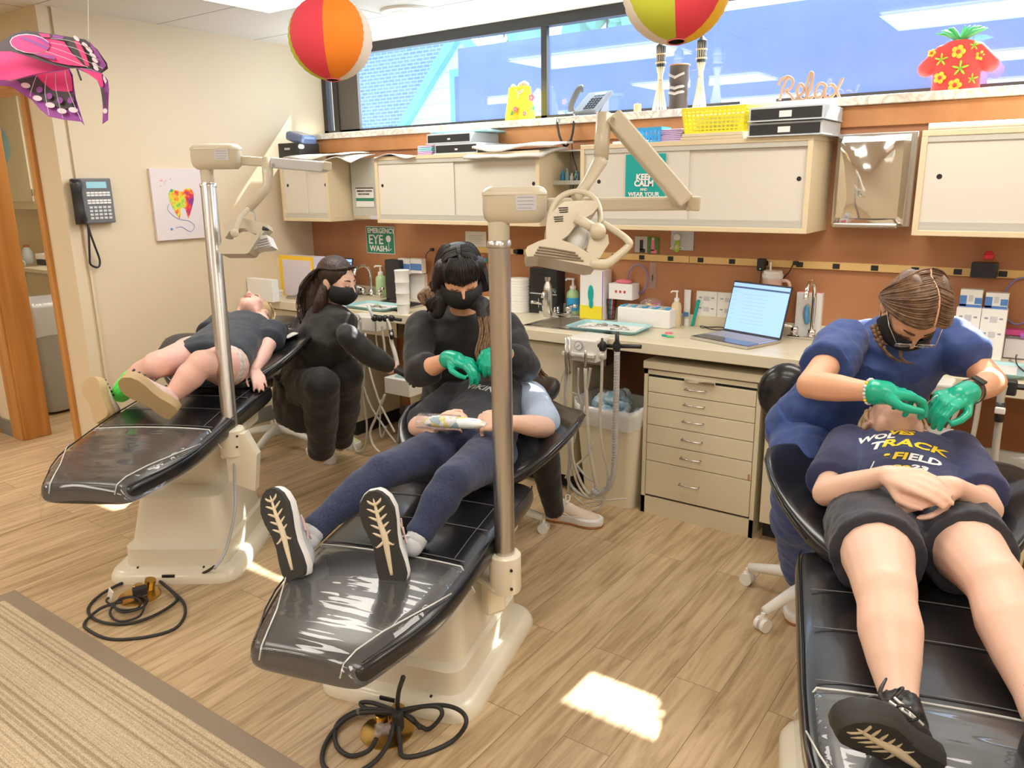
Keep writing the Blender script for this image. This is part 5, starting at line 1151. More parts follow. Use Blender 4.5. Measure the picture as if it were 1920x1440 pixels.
# glasses
g_ = MB()
for q in (1, -1):
    g_.tube([p(q*.033+.026*cos(a), .116-.004*abs(cos(a)), .000+.017*sin(a)) for a in [2*pi*i/18 for i in range(18)]], .0013, 6, closed=True); g_.tube([p(q*.059, .110, .006), p(q*.080, .06, .010), p(q*.084, -.012, .006)], .0014, 6)
g_.tube([p(-.008, .118, .004), p(.008, .118, .004)], .0014, 6); gl = g_.build('glasses', 'steel', t, True)
mb = MB()
for q in (1, -1): mb.prism([(q*.033+.025*cos(a), .016*sin(a)) for a in [2*pi*i/18 for i in range(18)]], p(0, .1155, 0), r_, u_, .0012, f_)
mb.build('lenses', 'clear_plastic', gl)
a_ = wrR.lerp(elR, .07)
mb = MB(); x_, y_, z_ = basis(wrR-elR)
for i in range(20):
    b = a_+(x_*cos(2*pi*i/20)+y_*sin(2*pi*i/20))*.032; mb.mi = 0
    mb.use(['shoe_white', 'shoe_pink', 'print_yellow', 'shoe_white', 'label_grey'][i % 5]); mb.ell(b, (.0046,)*3, nu=8, nv=6)
mb.build('bead_bracelet', None, t, True)
a_ = wrL.lerp(elL, .16); x_, y_, z_ = basis(wrL-elL)
mb = MB(); mb.lathe(a_-z_*.01, [(.0335, 0), (.036, .002), (.036, .018), (.0335, .02)], 20, ax=wrL-elL, cap=False); w_ = mb.build('watch', 'black_plastic', t, True)
upn = unit(Z_*.8+camh*.6-RT*.1); upn = unit(upn-z_*upn.dot(z_)); MB().box(a_+upn*.038, (.036, .036, .009), rot=Matrix((z_, upn.cross(z_), upn)).transposed(), bevel=.003).build('watch_face', 'window_black', w_)
for h_ in (fA, fB): q = V((h_.x, h_.y, 0)); shoe(t, q+V((0, .05, 0)), q+V((.05, -.2, 0)), Z_, kind='skate', w=.048, name='shoe')
MB().tube([P(1757, 742, D=2.04), P(1735, 758, D=2.16), P(1722, 768, D=2.26)], .0022, 8).build('scaler', 'chrome', t, True)

# ================================================================= STOOLS
def stool(label, c, seat_z, back=None, n=5, rot=0., seat_mat='black_vinyl', caster_r=.024):
    t = thing('rolling_stool', label, 'stool', (c[0], c[1], 0), group='rolling operator stools')
    mb = MB(); 
    for k in range(n):
        a = rot+2*pi*k/n; d = V((cos(a), sin(a), 0)); q = V((c[0], c[1], 0)); mb.tube([q+Z_*.115+d*.02, q+Z_*.105+d*.13, q+Z_*.072+d*.27], [.026, .022, .016], 10, flat=1)
    mb.lathe((c[0], c[1], .085), [(.04, 0), (.045, .02), (.032, .05)], 18); b = mb.build('star_base', 'white_plastic', t, True)
    for k in range(n):
        a = rot+2*pi*k/n; d = V((cos(a), sin(a), 0)); s_ = Z_.cross(d); q = V((c[0], c[1], 0))+d*.275
        mb = MB(); mb.cyl(q+s_*.020+Z_*caster_r, q+s_*.006+Z_*caster_r, caster_r, n=16); mb.cyl(q-s_*.020+Z_*caster_r, q-s_*.006+Z_*caster_r, caster_r, n=16); mb.cyl(q+Z_*caster_r, q+Z_*.066, .008); mb.box(q+Z_*(caster_r+.01), (.03, .012, .03)); mb.build('caster', 'white_plastic', b, 'auto')
    mb = MB(); mb.cyl((c[0], c[1], .12), (c[0], c[1], .30), .026).cyl((c[0], c[1], .28), (c[0], c[1], seat_z-.07), .014); mb.build('gas_lift', 'chrome', t, 'auto')
    MB().lathe((c[0], c[1], seat_z-.075), [(.08, 0), (.17, .012), (.185, .03), (.187, .05), (.17, .07), (.10, .078), (.001, .08)], 30).build('seat', seat_mat, t, True)
    if back: back(t)
    return t
c = P(522, 800, z=.12); stool('white based rolling stool beneath the seated woman in the black jacket', (c.x, c.y), .47, rot=-1.15)
cb = P(1445, 1100, z=0)
sc_ = V((P(1418, 1062, z=0)+P(1418, 1135, z=0))/2); 
def back3(t):
    q = P(1478, 735, D=2.86); mb = MB(); R_ = Matrix((rth*.9+camh*.4, V((0, 0, 1)).cross(rth*.9+camh*.4), Z_)).transposed()
    mb.ell(P(1475, 738, D=2.88), (.105, .045, .115), R_, nu=24, nv=14); mb.build('stool_backrest', 'black_vinyl', t, True)
    MB().tube([P(1480, 780, D=2.9), P(1500, 860, D=2.92), P(1520, 880, D=2.86)], .016, 8).build('backrest_bar', 'black_plastic', t, True)
c = V((-.58, 2.68, 0)); stool('black padded stool with white base behind the young woman in blue scrubs', (c.x, c.y), .50, back3, rot=radians(172))
c = Hc2 = P(905, 790, D=3.42); stool('black stool hidden behind the middle chair under the woman in black', (c.x, c.y), c.z-.05, rot=.3)
# ================================================================= THINGS ON THE COUNTER, CABINETS AND SILL
def cm(name, c, r=.5, **k): M(name, c, r, **k); return name
cm('teal_tray', (.36, .62, .66), .35); cm('teal_dark', (.0, .42, .38), .4); cm('soap_green', (.45, .68, .35), .3); cm('blue_box', (.10, .25, .62), .5); cm('yellow_plastic', (.92, .80, .04), .35); cm('blue_plastic', (.05, .42, .80), .35)
cm('lilac_pad', (.62, .48, .78), .8); cm('pink_pad', (.80, .40, .66), .8); cm('cyan_pad', (.35, .72, .80), .8); cm('towel_white', (.74, .72, .68), .9, bump=(120, .3, .002)); cm('black_box', (.025, .025, .028), .4); cm('lid_grey', (.58, .64, .68), .35)
cm('red_plastic', (.70, .03, .05), .35); cm('tumbler_pink', (.82, .58, .52), .4); cm('phone_grey', (.16, .165, .175), .4); cm('phone_key', (.65, .66, .66), .5); cm('lcd_blue', (.35, .68, .80), .25); cm('sign_green', (.02, .24, .14), .45)
cm('poster_teal', (.0, .38, .36), .45); cm('skin_pad', (.8, .7, .6)); cm('tube_grey', (.48, .46, .42), .4); cm('tube_light', (.66, .62, .53), .4); cm('unit_white', (.80, .78, .72), .35, coat=.2); cm('bin_beige', (.76, .68, .50), .45); cm('bin_grey', (.42, .43, .45), .4, coat=.3); cm('bin_green', (.12, .30, .22), .5)
cm('blue_glove', (.12, .40, .72), .5, bump=(60, .5, .003)); cm('candle_wax', (.80, .48, .28), .5); cm('bamboo', (.72, .52, .30), .6); cm('bamboo_pale', (.86, .74, .52), .6); cm('rope_tan', (.42, .26, .16), .8); cm('shirt_red', (.85, .07, .06), .7); cm('leaf_green', (.10, .55, .18), .6); cm('flower_yellow', (.95, .62, .05), .6); cm('flower_pink', (.85, .22, .32), .6)
cm('shorts_yellow', (.93, .70, .05), .7); cm('tiki_brown', (.09, .07, .06), .5); cm('tiki_stripe', (.55, .50, .46), .6); cm('kite_pink', (.80, .03, .22), .6); cm('kite_dark', (.05, .035, .045), .6); cm('kite_purple', (.28, .05, .32), .6); cm('kite_white', (.80, .66, .74), .6)
cm('ball_green', (.55, .62, .05), .8); cm('ball_red', (.80, .06, .10), .8); cm('ball_orange', (.92, .26, .02), .8); cm('ball_white', (.82, .76, .68), .8); cm('ball_yellow', (.90, .55, .02), .8); cm('screen_dark', (.03, .03, .04), .2); cm('paper_lilac', (.74, .68, .76), .8); cm('paper_pink', (.78, .66, .62), .8); cm('purple_plastic', (.40, .12, .60), .35); cm('magenta_film', (.62, .08, .28), .25)
M('screen_blue', (.1, .2, .4), .3, emit=((.36, .56, 1.0), .95)); M('screen_bar', (.02, .03, .06), .3, emit=((.05, .08, .16), 1)); M('screen_line', (.1, .1, .2), .3, emit=((.28, .42, .78), 1))
M('led_green', (0, .5, .1), .4, emit=((.1, 1, .3), 2))
def cp(px, py, z=CT): return P(px, py, z=z)
def wpx(n, p): return n*(p-EYE).dot(FW)/FPX
def one(mb, name, m, label, cat, group=None, **k): o = mb.build(name, m, **k); return tag(o, label, cat, group)
def boxat(name, label, cat, x0, x1, yb, yt, dep, m, rz=0, group=None, z=CT, parts=None, bevel=.002, y=None):
    a = P(x0, yb, z=z) if y is None else P(x0, yb, y=y); b = P(x1, yb, z=z) if y is None else P(x1, yb, y=y)
    if y is None: b = P(x1, yb, y=a.y)
    zb = z if y is None else a.z; h = top_z(a, (x0+x1)/2, yt)-zb; a, b = V((a.x, a.y, zb)), V((b.x, a.y, zb)); w_ = abs(b.x-a.x)
    t = thing(name, label, cat, (a+b)/2+V((0, dep/2, 0)), 0, group); c = V(((a.x+b.x)/2, a.y+dep/2, zb+h/2))
    MB().box(c, (w_, dep, h), rz, bevel=bevel).build('carton' if 'box' in name else 'body', m, t)
    return t, c, (w_, dep, h)
def pump_bottle(label, px, yb, yt, wp, body, pump='bright_white', lab=None, clear=False):
    b = cp(px, yb); b.z = CT; h = top_z(b, px, yt)-CT; w_ = wpx(wp, b)/2; t = thing('pump_bottle', label, 'bottle', b)
    MB().lathe(b, [(w_*.85, 0), (w_, .006), (w_, h*.52), (w_*.9, h*.62), (w_*.42, h*.70), (w_*.36, h*.72)], 20).build('bottle_body', body, t, 'auto')
    if lab: MB().lathe(b+V((0, 0, h*.12)), [(w_*1.01, 0), (w_*1.015, .002), (w_*1.015, h*.36)], 20, cap=False).build('bottle_label', lab, t, True)
    mb = MB(); mb.lathe(b+V((0, 0, h*.70)), [(w_*.5, 0), (w_*.5, h*.08), (w_*.2, h*.1), (w_*.15, h*.24), (w_*.3, h*.25), (w_*.3, h*.29)], 14); mb.tube([b+V((0, 0, h*.97)), b+V((-w_*.9, -w_*.3, h*.97)), b+V((-w_*1.1, -w_*.35, h*.93))], w_*.16, 8); mb.build('pump', pump, t, 'auto')
    return t
def faucet(label, px, yb, yt, sx_=1, arch=True, black=False):
    b = cp(px, yb); b.y = 3.525; b.z = CT; h = top_z(b, px, yt)-CT; t = thing('faucet', label, 'faucet', b)
    MB().box(b+V((0, 0, .008)), (.20, .05, .016), bevel=.006).build('faucet_plate', 'chrome', t)
    mb = MB(); mb.tube([b+V((0, 0, .01)), b+V((0, 0, h*.72)), b+V((0, -.03, h*.96)), b+V((0, -.075, h)), b+V((0, -.12, h*.93)), b+V((0, -.135, h*.75))], .010, 12, sub=5); mb.lathe(b+V((0, 0, .012)), [(.02, 0), (.018, .03), (.012, .035)], 16); mb.build('spout', 'chrome', t, True)
    for q in (1, -1):
        mb = MB(); mb.lathe(b+V((q*.075, 0, .014)), [(.018, 0), (.019, .03), (.014, .038)], 14); mb.tube([b+V((q*.075, 0, .046)), b+V((q*.10, -.02, .056)), b+V((q*.14, -.035, .062))], [.008, .008, .011], 10, sub=3); mb.build('faucet_handle', 'chrome', t, True)
    return t
faucet('tall chrome faucet with a red tag behind the seated woman at left', 690, 557, 497)
faucet('chrome faucet with wing handles behind the middle sink', 1050, 588, 540)
faucet('chrome faucet behind the blue scrubbed shoulder', 1606, 585, 528)
b = P(682, 500, y=3.52); one(MB().ell(b, (.014, .01, .012)).ell(b+V((.012, 0, .008)), (.01, .008, .01)), 'red_bow_clip', 'red_plastic', 'small red clip perched on the tall faucet at left', 'clip', smooth=True)
# trays with instruments
def tray(label, x0, y0, x1, y1, x2, rz, w_, d_, c, n_inst=5, seed=1):
    random.seed(seed); t = thing('instrument_tray', label, 'tray', c, rz, 'pale teal instrument trays')
    def rr(gx, z, r=.03): return rrect(w_/2+gx, d_/2+gx, r, z)
    MB().rings([rr(-.012, .0), rr(-.010, .002), rr(.0, .014), rr(.006, .016), rr(.006, .018), rr(-.002, .017), rr(-.011, .005), rr(-.014, .0045)]).build('tray_body', 'teal_tray', t, smooth='auto', local=True)
    MB().box((0, 0, .0058), (w_*.82, d_*.8, .0022), .06).build('tray_liner', 'bright_white', t, local=True)
    for k in range(n_inst):
        T_ = thing('dental_instrument', 'steel dental instrument lying on the '+label.split(' holding')[0], 'instrument', c+V((0, 0, .0085)), rz, 'instruments on the '+label.split(' holding')[0])
        a = -.9+.35*k+random.uniform(-.2, .2); o_ = V((random.uniform(-.3, .25)*w_, random.uniform(-.2, .2)*d_, .002)); d = V((cos(a), sin(a), 0)); s_ = V((-sin(a), cos(a), 0))
        if k % 3 == 2:
            for q in (1, -1):
                MB().tube([o_+d*.065*1+s_*q*-.004, o_, o_-d*.05+s_*q*.014], .002, 6).build('scissor_blade', 'steel', T_, True, local=True)
                MB().tube([o_-d*.058+s_*q*.017+d*.010*cos(u)+s_*.010*sin(u) for u in [2*pi*i/12 for i in range(12)]], .0018, 6, closed=True).build('finger_ring', 'steel', T_, True, local=True)
        else:
            MB().tube([o_-d*.045, o_+d*.045], .0034, 8).build('instrument_handle', 'steel', T_, True, local=True)
            MB().tube([o_+d*.045, o_+d*.06, o_+d*.068+s_*.004], [.0016, .001, .0006], 6).build('instrument_tip', 'chrome', T_, True, local=True)
    return t
tray('pale teal tray at the left sink holding instruments on white paper', 0, 0, 0, 0, 0, -.05, .34, .20, P(704, 577, z=CT+.001), 4, 3)
tray('pale teal tray by the pressure gauge unit holding instruments on white paper', 0, 0, 0, 0, 0, .05, .36, .22, P(1142, 617, z=CT+.001), 6, 5)
tray('pale teal tray behind the blue scrubs holding instruments on white paper', 0, 0, 0, 0, 0, -.03, .40, .21, P(1808, 690, z=CT+.001), 5, 8)
one(MB().ell(P(706, 572, z=CT+.014), (.012, .012, .008)), 'cotton_cup', 'soap_green', 'tiny green cup standing on the left tray', 'cup', smooth=True)
# ---- left end of the counter
t, c, d = boxat('paper_holder', 'clear sheet holder with papers at the left end of the counter', 'holder', 466, 512, 562, 520, .05, 'bright_white', z=CT)
t = thing('wire_basket', 'small white plastic basket with tissue in it at the left counter end', 'basket', cp(502, 560))
def basket(t, c, w_, d_, h, m, n=12, rows=3, taper=.88, th=.003):
    mb = MB(); x0, x1, y0, y1 = -w_/2, w_/2, -d_/2, d_/2
    def rr(k, z): return [V((c.x+x*k, c.y+y*k, z)) for x, y in ((x0, y0), (x1, y0), (x1, y1), (x0, y1))]
    def lerp4(z): return rr(taper+(1-taper)*z/h, c.z+z)
    mb.prism([(x0*taper, y0*taper), (x1*taper, y0*taper), (x1*taper, y1*taper), (x0*taper, y1*taper)], c, X_, Y_, .002, Z_)
    for i in range(rows+2):
        z = h*i/(rows+1); r = lerp4(z); tt = th*(2.2 if i in (0, rows+1) else 1)
        for k in range(4): beam(mb, r[k], r[(k+1) % 4], th, tt*1.2, bevel=0)
    lo, hi = lerp4(0), lerp4(h)
    for k in range(4):
        m_ = n if k % 2 == 0 else max(3, int(n*d_/w_))
        for i in range(m_+1): u = i/m_; beam(mb, lo[k].lerp(lo[(k+1) % 4], u), hi[k].lerp(hi[(k+1) % 4], u), th, th*.9, up=X_ if k % 2 else Y_, bevel=0)
    return mb.build('basket_body', m, t)
q = cp(505, 558); basket(t, V((q.x, q.y, CT)), .15, .10, .045, 'bright_white', 14, 1); mb = MB().ell(V((q.x, q.y, CT+.035)), (.05, .035, .022)); mb.ell(V((q.x-.01, q.y, CT+.055)), (.02, .02, .02)); mb.build('tissue', 'towel_white', t, True)
t, c, d = boxat('file_rack', 'yellow edged folders full of papers standing in the left corner', 'folders', 532, 592, 553, 478, .10, 'paper_lilac', rz=.0)
MB().box(c+V((0, -d[1]/2-.006, .0)), (d[0]*1.02, .01, d[2]*1.04)).build('yellow_folder', 'flower_yellow', t); MB().box(c+V((.01, -d[1]/2-.013, -.008)), (d[0]*.85, .004, d[2]*.9)).build('loose_sheets', 'paper_lilac', t); MB().box(c+V((-d[0]*.58, -.01, -.005)), (.03, .1, d[2]*.94), .25).build('side_folders', 'cream_edge', t)
t, c, d = boxat('wall_note', 'pale note taped to the wall above the folders', 'note', 537, 560, 478, 455, .002, 'paper_pink', y=BY-.01)
def laptop(label, hx, hy, w_, dp, rz, h, tilt, scr='screen_blue', silver=True):
    t = thing('laptop', label, 'laptop', (hx, hy, CT), rz)
    MB().box((0, -dp/2, .008), (w_, dp, .014), bevel=.003).build('laptop_base', 'phone_grey' if not silver else 'steel', t, local=True)
    MB().box((0, -dp*.36, .0155), (w_*.9, dp*.5, .0015)).build('keyboard', 'print_grey', t, local=True)
    MB().box((0, -dp*.80, .0155), (w_*.96, dp*.34, .0012)).build('palm_rest', 'screen_dark', t, local=True)
    R_ = Matrix.Rotation(-tilt, 3, 'X'); c = V((0, 0, .014))
    s_ = MB().box(c+R_@V((0, 0, h/2)), (w_, .007, h), rot=R_, bevel=.002).build('screen_lid', 'screen_dark', t, local=True)
    MB().box(c+R_@V((0, -.0042, h/2)), (w_*.965, .001, h*.93), rot=R_).build('display', scr, s_, local=True)
    mb = MB(); mb.use('screen_bar').box(c+R_@V((0, -.0050, h*.88)), (w_*.965, .0004, h*.035), rot=R_); mb.use('screen_line')
    for k in range(9): mb.box(c+R_@V((-w_*.06+random.uniform(-.01, .01), -.0050, h*(.76-.07*k))), (w_*(.42-.02*(k % 3)), .0003, h*.008), rot=R_)
    for k in range(7): mb.box(c+R_@V((-w_*.42, -.0050, h*(.8-.09*k))), (w_*.05, .0003, h*.01), rot=R_)
    mb.build('screen_page', None, s_, local=True); return t
laptop('open laptop beside the yellow folders, half hidden by the black jacket', P(592, 560, z=CT).x, 3.40, .34, .22, .02, .235, .22)
hl, hr = P(1357, 622, z=CT), P(1463, 641, z=CT); hm = (hl+hr)/2; rz_ = atan2((hr-hl).y, (hr-hl).x)
laptop('open laptop with a bright blue page on the counter above the drawer unit', hm.x+.01, hm.y-.03, (hr-hl).length, .225, rz_, .232, .26)
# black pouch box, bottles and cups around the two sinks
pump_bottle('green soap pump bottle left of the black flask at the left sink', 716, 556, 497, 21, 'soap_green')
t, c, d = boxat('tall_dispenser', 'black marbled tall flask between the soap and the white cups', 'flask', 724, 752, 562, 486, .07, 'black_box', bevel=.008)
MB().box(c+V((0, -d[1]/2-.001, -d[2]*.15)), (d[0]*.8, .002, d[2]*.6)).build('marbled_label', 'marble_black', t) if False else None
def cups(label, px, yb, yt, wp, m='bright_white', n=6, name='cup_stack', cat='cups'):
    b = cp(px, yb); b.z = CT; h = top_z(b, px, yt)-CT; w_ = wpx(wp, b)/2; pr = [(w_*.8, 0)]
    for k in range(n): z = h*(k/n); pr += [(w_*(.82+.16*k/n), z+h/n*.2), (w_*(.86+.14*k/n), z+h/n*.85), (w_*(.93+.1*k/n), z+h/n*.9)]
    pr += [(w_, h)]; mb = MB(); mb.lathe(b, pr, 22); return one(mb, name, m, label, cat, smooth='auto')
cups('tall stack of white paper cups right of the black flask', 757, 588, 506, 28, n=4)
for k, (x0, x1) in enumerate(((747, 769), (770, 791))):
    t, c, d = boxat('toothpaste_box', ['blue and white sample carton standing behind the white cups, left of a pair', 'blue and white sample carton standing behind the white cups, right of a pair'][k], 'box', x0, x1, 512, 484, .04, 'bright_white', z=None, y=3.50, group='sample cartons behind the cups')
    MB().box(c+V((0, -d[1]/2-.0006, -.006)), (d[0]*.98, .001, d[2]*.45)).build('blue_band', 'blue_box', t)
t, c, d = boxat('carton_box', 'white open carton under the sample cartons behind the cups', 'box', 762, 797, 560, 511, .09, 'bright_white')
t = thing('key_bunch', 'bunch of coloured key tags hanging on the brown wall beside the dark hair', 'keys', P(910, 485, y=BY-.02)); q = P(909, 478, y=BY-.012)
for k, m_ in enumerate(('leaf_green', 'red_plastic', 'blue_plastic', 'teal_dark')): MB().box(q+V((.010*(k-1.5), -.004*k, -.022-.004*k)), (.008, .004, .035), rot=Matrix.Rotation(.25*(k-1.5), 3, 'Y')).build('key_tag', m_, t)
MB().ell(q, (.004, .006, .004)).build('hook', 'chrome', t, True)
t, c, d = boxat('wall_notice', 'small white handwritten notice taped under the wide cabinet', 'notice', 873, 912, 464, 433, .002, 'paper', y=BY-.004)
mb = MB(); [mb.box(c+V((-.004*(k % 2), -.0022, .022-.011*k)), (d[0]*(.7-.1*(k % 2)), .0006, .0016)) for k in range(5)]; mb.build('handwriting', 'print_grey', t)
# ---- middle sink group
b = cp(975, 584); b = V((P(976, 584, z=CT).x, 3.50, CT)); h = top_z(b, 975, 521)-CT
mb = MB(); pr = []
for k in range(12): z = h*k/12; pr += [(.055, z+.0005), (.058, z+.003), (.058, z+h/12-.002)]
one(MB().lathe(b, pr+[(.054, h), (.001, h+.004)], 28), 'plate_stack', 'bright_white', 'round stack of white disposable covers left of the black dispenser', 'stack', smooth='auto')
b = cp(1019, 586); t, c, d = boxat('dispenser_box', 'glossy black dispenser carton with a round opening by the middle sink', 'box', 994, 1044, 586, 501, .10, 'black_box')
MB().cyl(c+V((-.008, -d[1]/2-.001, d[2]*.16)), c+V((-.008, -d[1]/2+.0, d[2]*.16)), d[0]*.34, n=30).build('round_opening', 'dark_gap', t)
mb = MB(); mb.box(c+V((0, -d[1]/2-.001, -d[2]*.06)), (d[0], .002, .006)); [mb.box(c+V((-.03+.028*k, -d[1]/2-.001, -d[2]*.27)), (.004, .001, d[2]*(.2-.05*(k % 2)))) for k in range(3)]; mb.build('carton_print', 'lid_grey', t)
b = cp(1050, 588); b.y = 3.44; h = top_z(b, 1050, 519)-CT; t = thing('spray_can', 'silver pump can standing behind the middle faucet', 'bottle', (b.x, b.y, CT))
MB().lathe((b.x, b.y, CT), [(.022, 0), (.0245, .004), (.0245, h*.62), (.021, h*.78), (.012, h*.88), (.012, h*.9), (.016, h*.91), (.016, h)], 22).build('can_body', 'steel', t, 'auto')
pump_bottle('clear pale green pump bottle with a blue label left of the glove carton', 1074, 590, 521, 24, 'soap_green', lab='blue_plastic')
t, c, d = boxat('glove_box', 'tall white and yellow glove carton with a green glove picture', 'box', 1087, 1131, 596, 505, .085, 'bright_white')
MB().box(c+V((0, -d[1]/2-.0008, -d[2]*.36)), (d[0]*.99, .0012, d[2]*.27)).build('yellow_panel', 'yellow_plastic', t); MB().box(c+V((d[0]*.46, -d[1]/2-.0012, .0)), (.004, .0012, d[2]*.98)).build('purple_stripe', 'purple_plastic', t)
mb = MB(); g0 = c+V((-.004, -d[1]/2-.004, .0)); mb.ell(g0+V((0, 0, .005)), (.016, .004, .045)); mb.ell(g0+V((.002, 0, -.045)), (.012, .004, .025)); mb.build('green_glove_picture', 'teal_dark', t, True)
t = thing('pen_cup', 'black mesh pen cup with a red topped marker beside the glove carton', 'cup', cp(1146, 600)); q = cp(1146, 599); q.z = CT
mb = MB(); h = top_z(q, 1146, 562)-CT; N_ = 16
for k in range(N_): a = 2*pi*k/N_; mb.tube([q+V((.017*cos(a), .017*sin(a), .0)), q+V((.025*cos(a), .025*sin(a), h))], .0009, 4)
for k in range(5): r = .017+.008*k/4; mb.tube([q+V((r*cos(a), r*sin(a), h*k/4+.001)) for a in [2*pi*i/20 for i in range(20)]], .0011, 4, closed=True)
mb.build('mesh_cup', 'black_plastic', t)
for k, (m_, dx) in enumerate((('red_plastic', .008), ('blue_plastic', -.006), ('bright_white', .001), ('ball_orange', -.012))): MB().cyl(q+V((dx*.6, 0, .004)), q+V((dx*1.6, .004*k, h+.035-.008*k)), .0042, n=8).build('pen', m_, t, True)
t, c, d = boxat('tissue_box', 'white carton with red squares and a red bag on top, behind the pen cup', 'box', 1141, 1185, 560, 531, .08, 'bright_white', z=None, y=3.50)
mb = MB(); [mb.box(c+V((.0+.024*k, -d[1]/2-.001, .0)), (.010, .0015, .012)) for k in (-1, 0, 1)]; mb.build('red_squares', 'red_plastic', t); MB().ell(c+V((0, 0, d[2]/2+.008)), (.045, .03, .012)).build('red_bag', 'flower_pink', t, True)
def cabring(label, px, py, rx_, rz_):
    q = P(px, py, y=BY-.02); mb = MB(); mb.tube([q+V((rx_*cos(a), 0, rz_*sin(a))) for a in [2*pi*i/24 for i in range(24)]], .0035, 8, closed=True); return one(mb, 'tubing_ring', 'purple_blue', label, 'tubing', smooth=True)
cm('purple_blue', (.22, .24, .55), .35)
cabring('blue tubing loop hanging on the brown wall over the clear packets', 1196, 523, .054, .072)
cabring('blue tubing loop hanging on the wall by the right picture edge', 1912, 565, .055, .09)
t, c, d = boxat('measuring_stick', 'clear plastic measuring stick leaning on the brown wall', 'stick', 1217, 1229, 541, 492, .004, 'clear_plastic', y=BY-.01); MB().box(c+V((0, -.004, -.01)), (.004, .001, .03)).build('printed_scale', 'black_plastic', t)
t, c, d = boxat('swab_box', 'low white tray of blue wrapped swabs on the counter', 'box', 1157, 1255, 608, 575, .12, 'bright_white', bevel=.006)
t2 = c+V((0, 0, d[2]/2))
for k in range(9): MB().box(t2+V((-d[0]*.42+d[0]*.105*k, -.03, .004)), (d[0]*.07, .05, .006), .15*(k % 3-1), bevel=.002).build('wrapped_swab', 'lid_grey' if k % 2 else 'blue_plastic', t)
one(MB().box(cp(1252, 607)+V((.012, .04, .03)), (.006, .09, .06)), 'yellow_folder_edge', 'flower_yellow', 'yellow card standing right of the swab tray', 'card')
q = P(1222, 568, y=3.53); t = thing('packet_pile', 'heap of clear pink and yellow packets behind the swab tray', 'packets', (q.x, q.y, CT))
mb = MB(); mb.ell((q.x, q.y, CT+.065), (.075, .038, .065)); mb.build('clear_bag', 'clear_plastic', t, True)
for k in range(12): a = random.uniform(0, 6); MB().box((q.x+.045*cos(a)*random.random()+.0, q.y+.02*sin(a), CT+.055+.004*k), (.045, .022, .004), a).build('packet', ['pink_pad', 'flower_yellow', 'magenta_film'][k % 3], t)
pump_bottle('cream pump bottle right of the swab tray', 1267, 612, 544, 19, 'cream_edge')
q = cp(1287, 610); t = thing('toothpaste_tube', 'blue and white toothpaste tube standing on its cap', 'tube', (q.x, q.y, CT)); h = top_z(q, 1287, 543)-CT
MB().lathe((q.x, q.y, CT), [(.014, 0), (.014, h*.2)], 16).build('tube_cap', 'bright_white', t, 'auto'); mb = MB(); mb.rings([[V((q.x+w_*cos(2*pi*k/16), q.y+d_*sin(2*pi*k/16), CT+z)) for k in range(16)] for w_, d_, z in ((.015, .013, h*.2), (.017, .012, h*.5), (.018, .003, h*.98), (.018, .002, h))]); mb.build('tube_body', 'bright_white', t, True)
MB().box((q.x, q.y-.0125, CT+h*.32), (.026, .003, h*.12)).build('blue_band', 'blue_box', t)
one(MB().box(cp(1302, 612)+V((0, .06, .065)), (.012, .12, .13), rot=Matrix.Rotation(.2, 3, 'Y')), 'teal_case', 'teal_dark', 'teal case leaning on the white sample cartons', 'case')
def sample_rack(label, x0, x1, yb, yt, ym, yl):
    a = P(x0, yb, z=CT); b = P(x1, yb, y=a.y); h = top_z(a, x0, yt)-CT; zm = top_z(a, x0, ym)-CT; w_ = b.x-a.x; yy = a.y; L = []
    t = thing('sample_display', label, 'display', ((a.x+b.x)/2, yy+.05, CT))
    for k in range(2):
        xc = a.x+w_*(.25+.5*k)
        bx_ = MB().bx(xc-w_*.245, xc+w_*.245, yy, yy+.05, CT+.0, CT+zm, .001).build('lower_carton', 'bright_white', t)
        mb = MB()
        for j in range(2):
            zc = CT+zm*(.80-.30*j)
            for dx in (-.32, 0, .32): mb.use('print_grey' if dx else 'label_grey').box((xc+w_*dx*.45, yy-.0006, zc+(.004 if dx else 0)), (w_*(.07 if dx else .14), .0008, zm*(.035 if dx else .12)))
        mb.build('carton_print', None, bx_)
        u_ = MB().bx(xc-w_*.22, xc+w_*.22, yy+.02, yy+.06, CT+zm, CT+h-.008*k, .001).build('upper_carton', 'bright_white', t)
        mb = MB(); mb.use('blue_box').box((xc-w_*.15, yy+.0194, CT+zm+(h-zm)*.35), (w_*.14, .0008, (h-zm)*.6)).box((xc+w_*.15, yy+.0194, CT+zm+(h-zm)*.38), (w_*.14, .0008, (h-zm)*.35)).box((xc, yy+.0194, CT+zm+(h-zm)*.08), (w_*.43, .0008, (h-zm)*.15)); mb.use('label_grey').box((xc, yy+.0192, CT+zm+(h-zm)*.5), (w_*.09, .0008, (h-zm)*.35)); mb.build('carton_print', None, u_)
    return t
sample_rack('stacked blue and white sample cartons behind the bright laptop', 1303, 1383, 611, 514, 545, 0)
sample_rack('stacked blue and white sample cartons right of the braided woman', 1782, 1878, 667, 542, 575, 0)
mb = MB(); q = P(1345, 617, z=CT+.004)
mb.tube([q+V((.085*cos(a)*(1+.12*sin(3*a)), .03*sin(a), .003*sin(5*a)+.003)) for a in [i*.45 for i in range(34)]]+[P(1385, 612, z=CT+.004), P(1365, 603, z=CT+.03)], .0024, 6, sub=2); one(mb, 'cable', 'black_rubber', 'black laptop cable coiled in front of the sample cartons', 'cable', smooth=True)
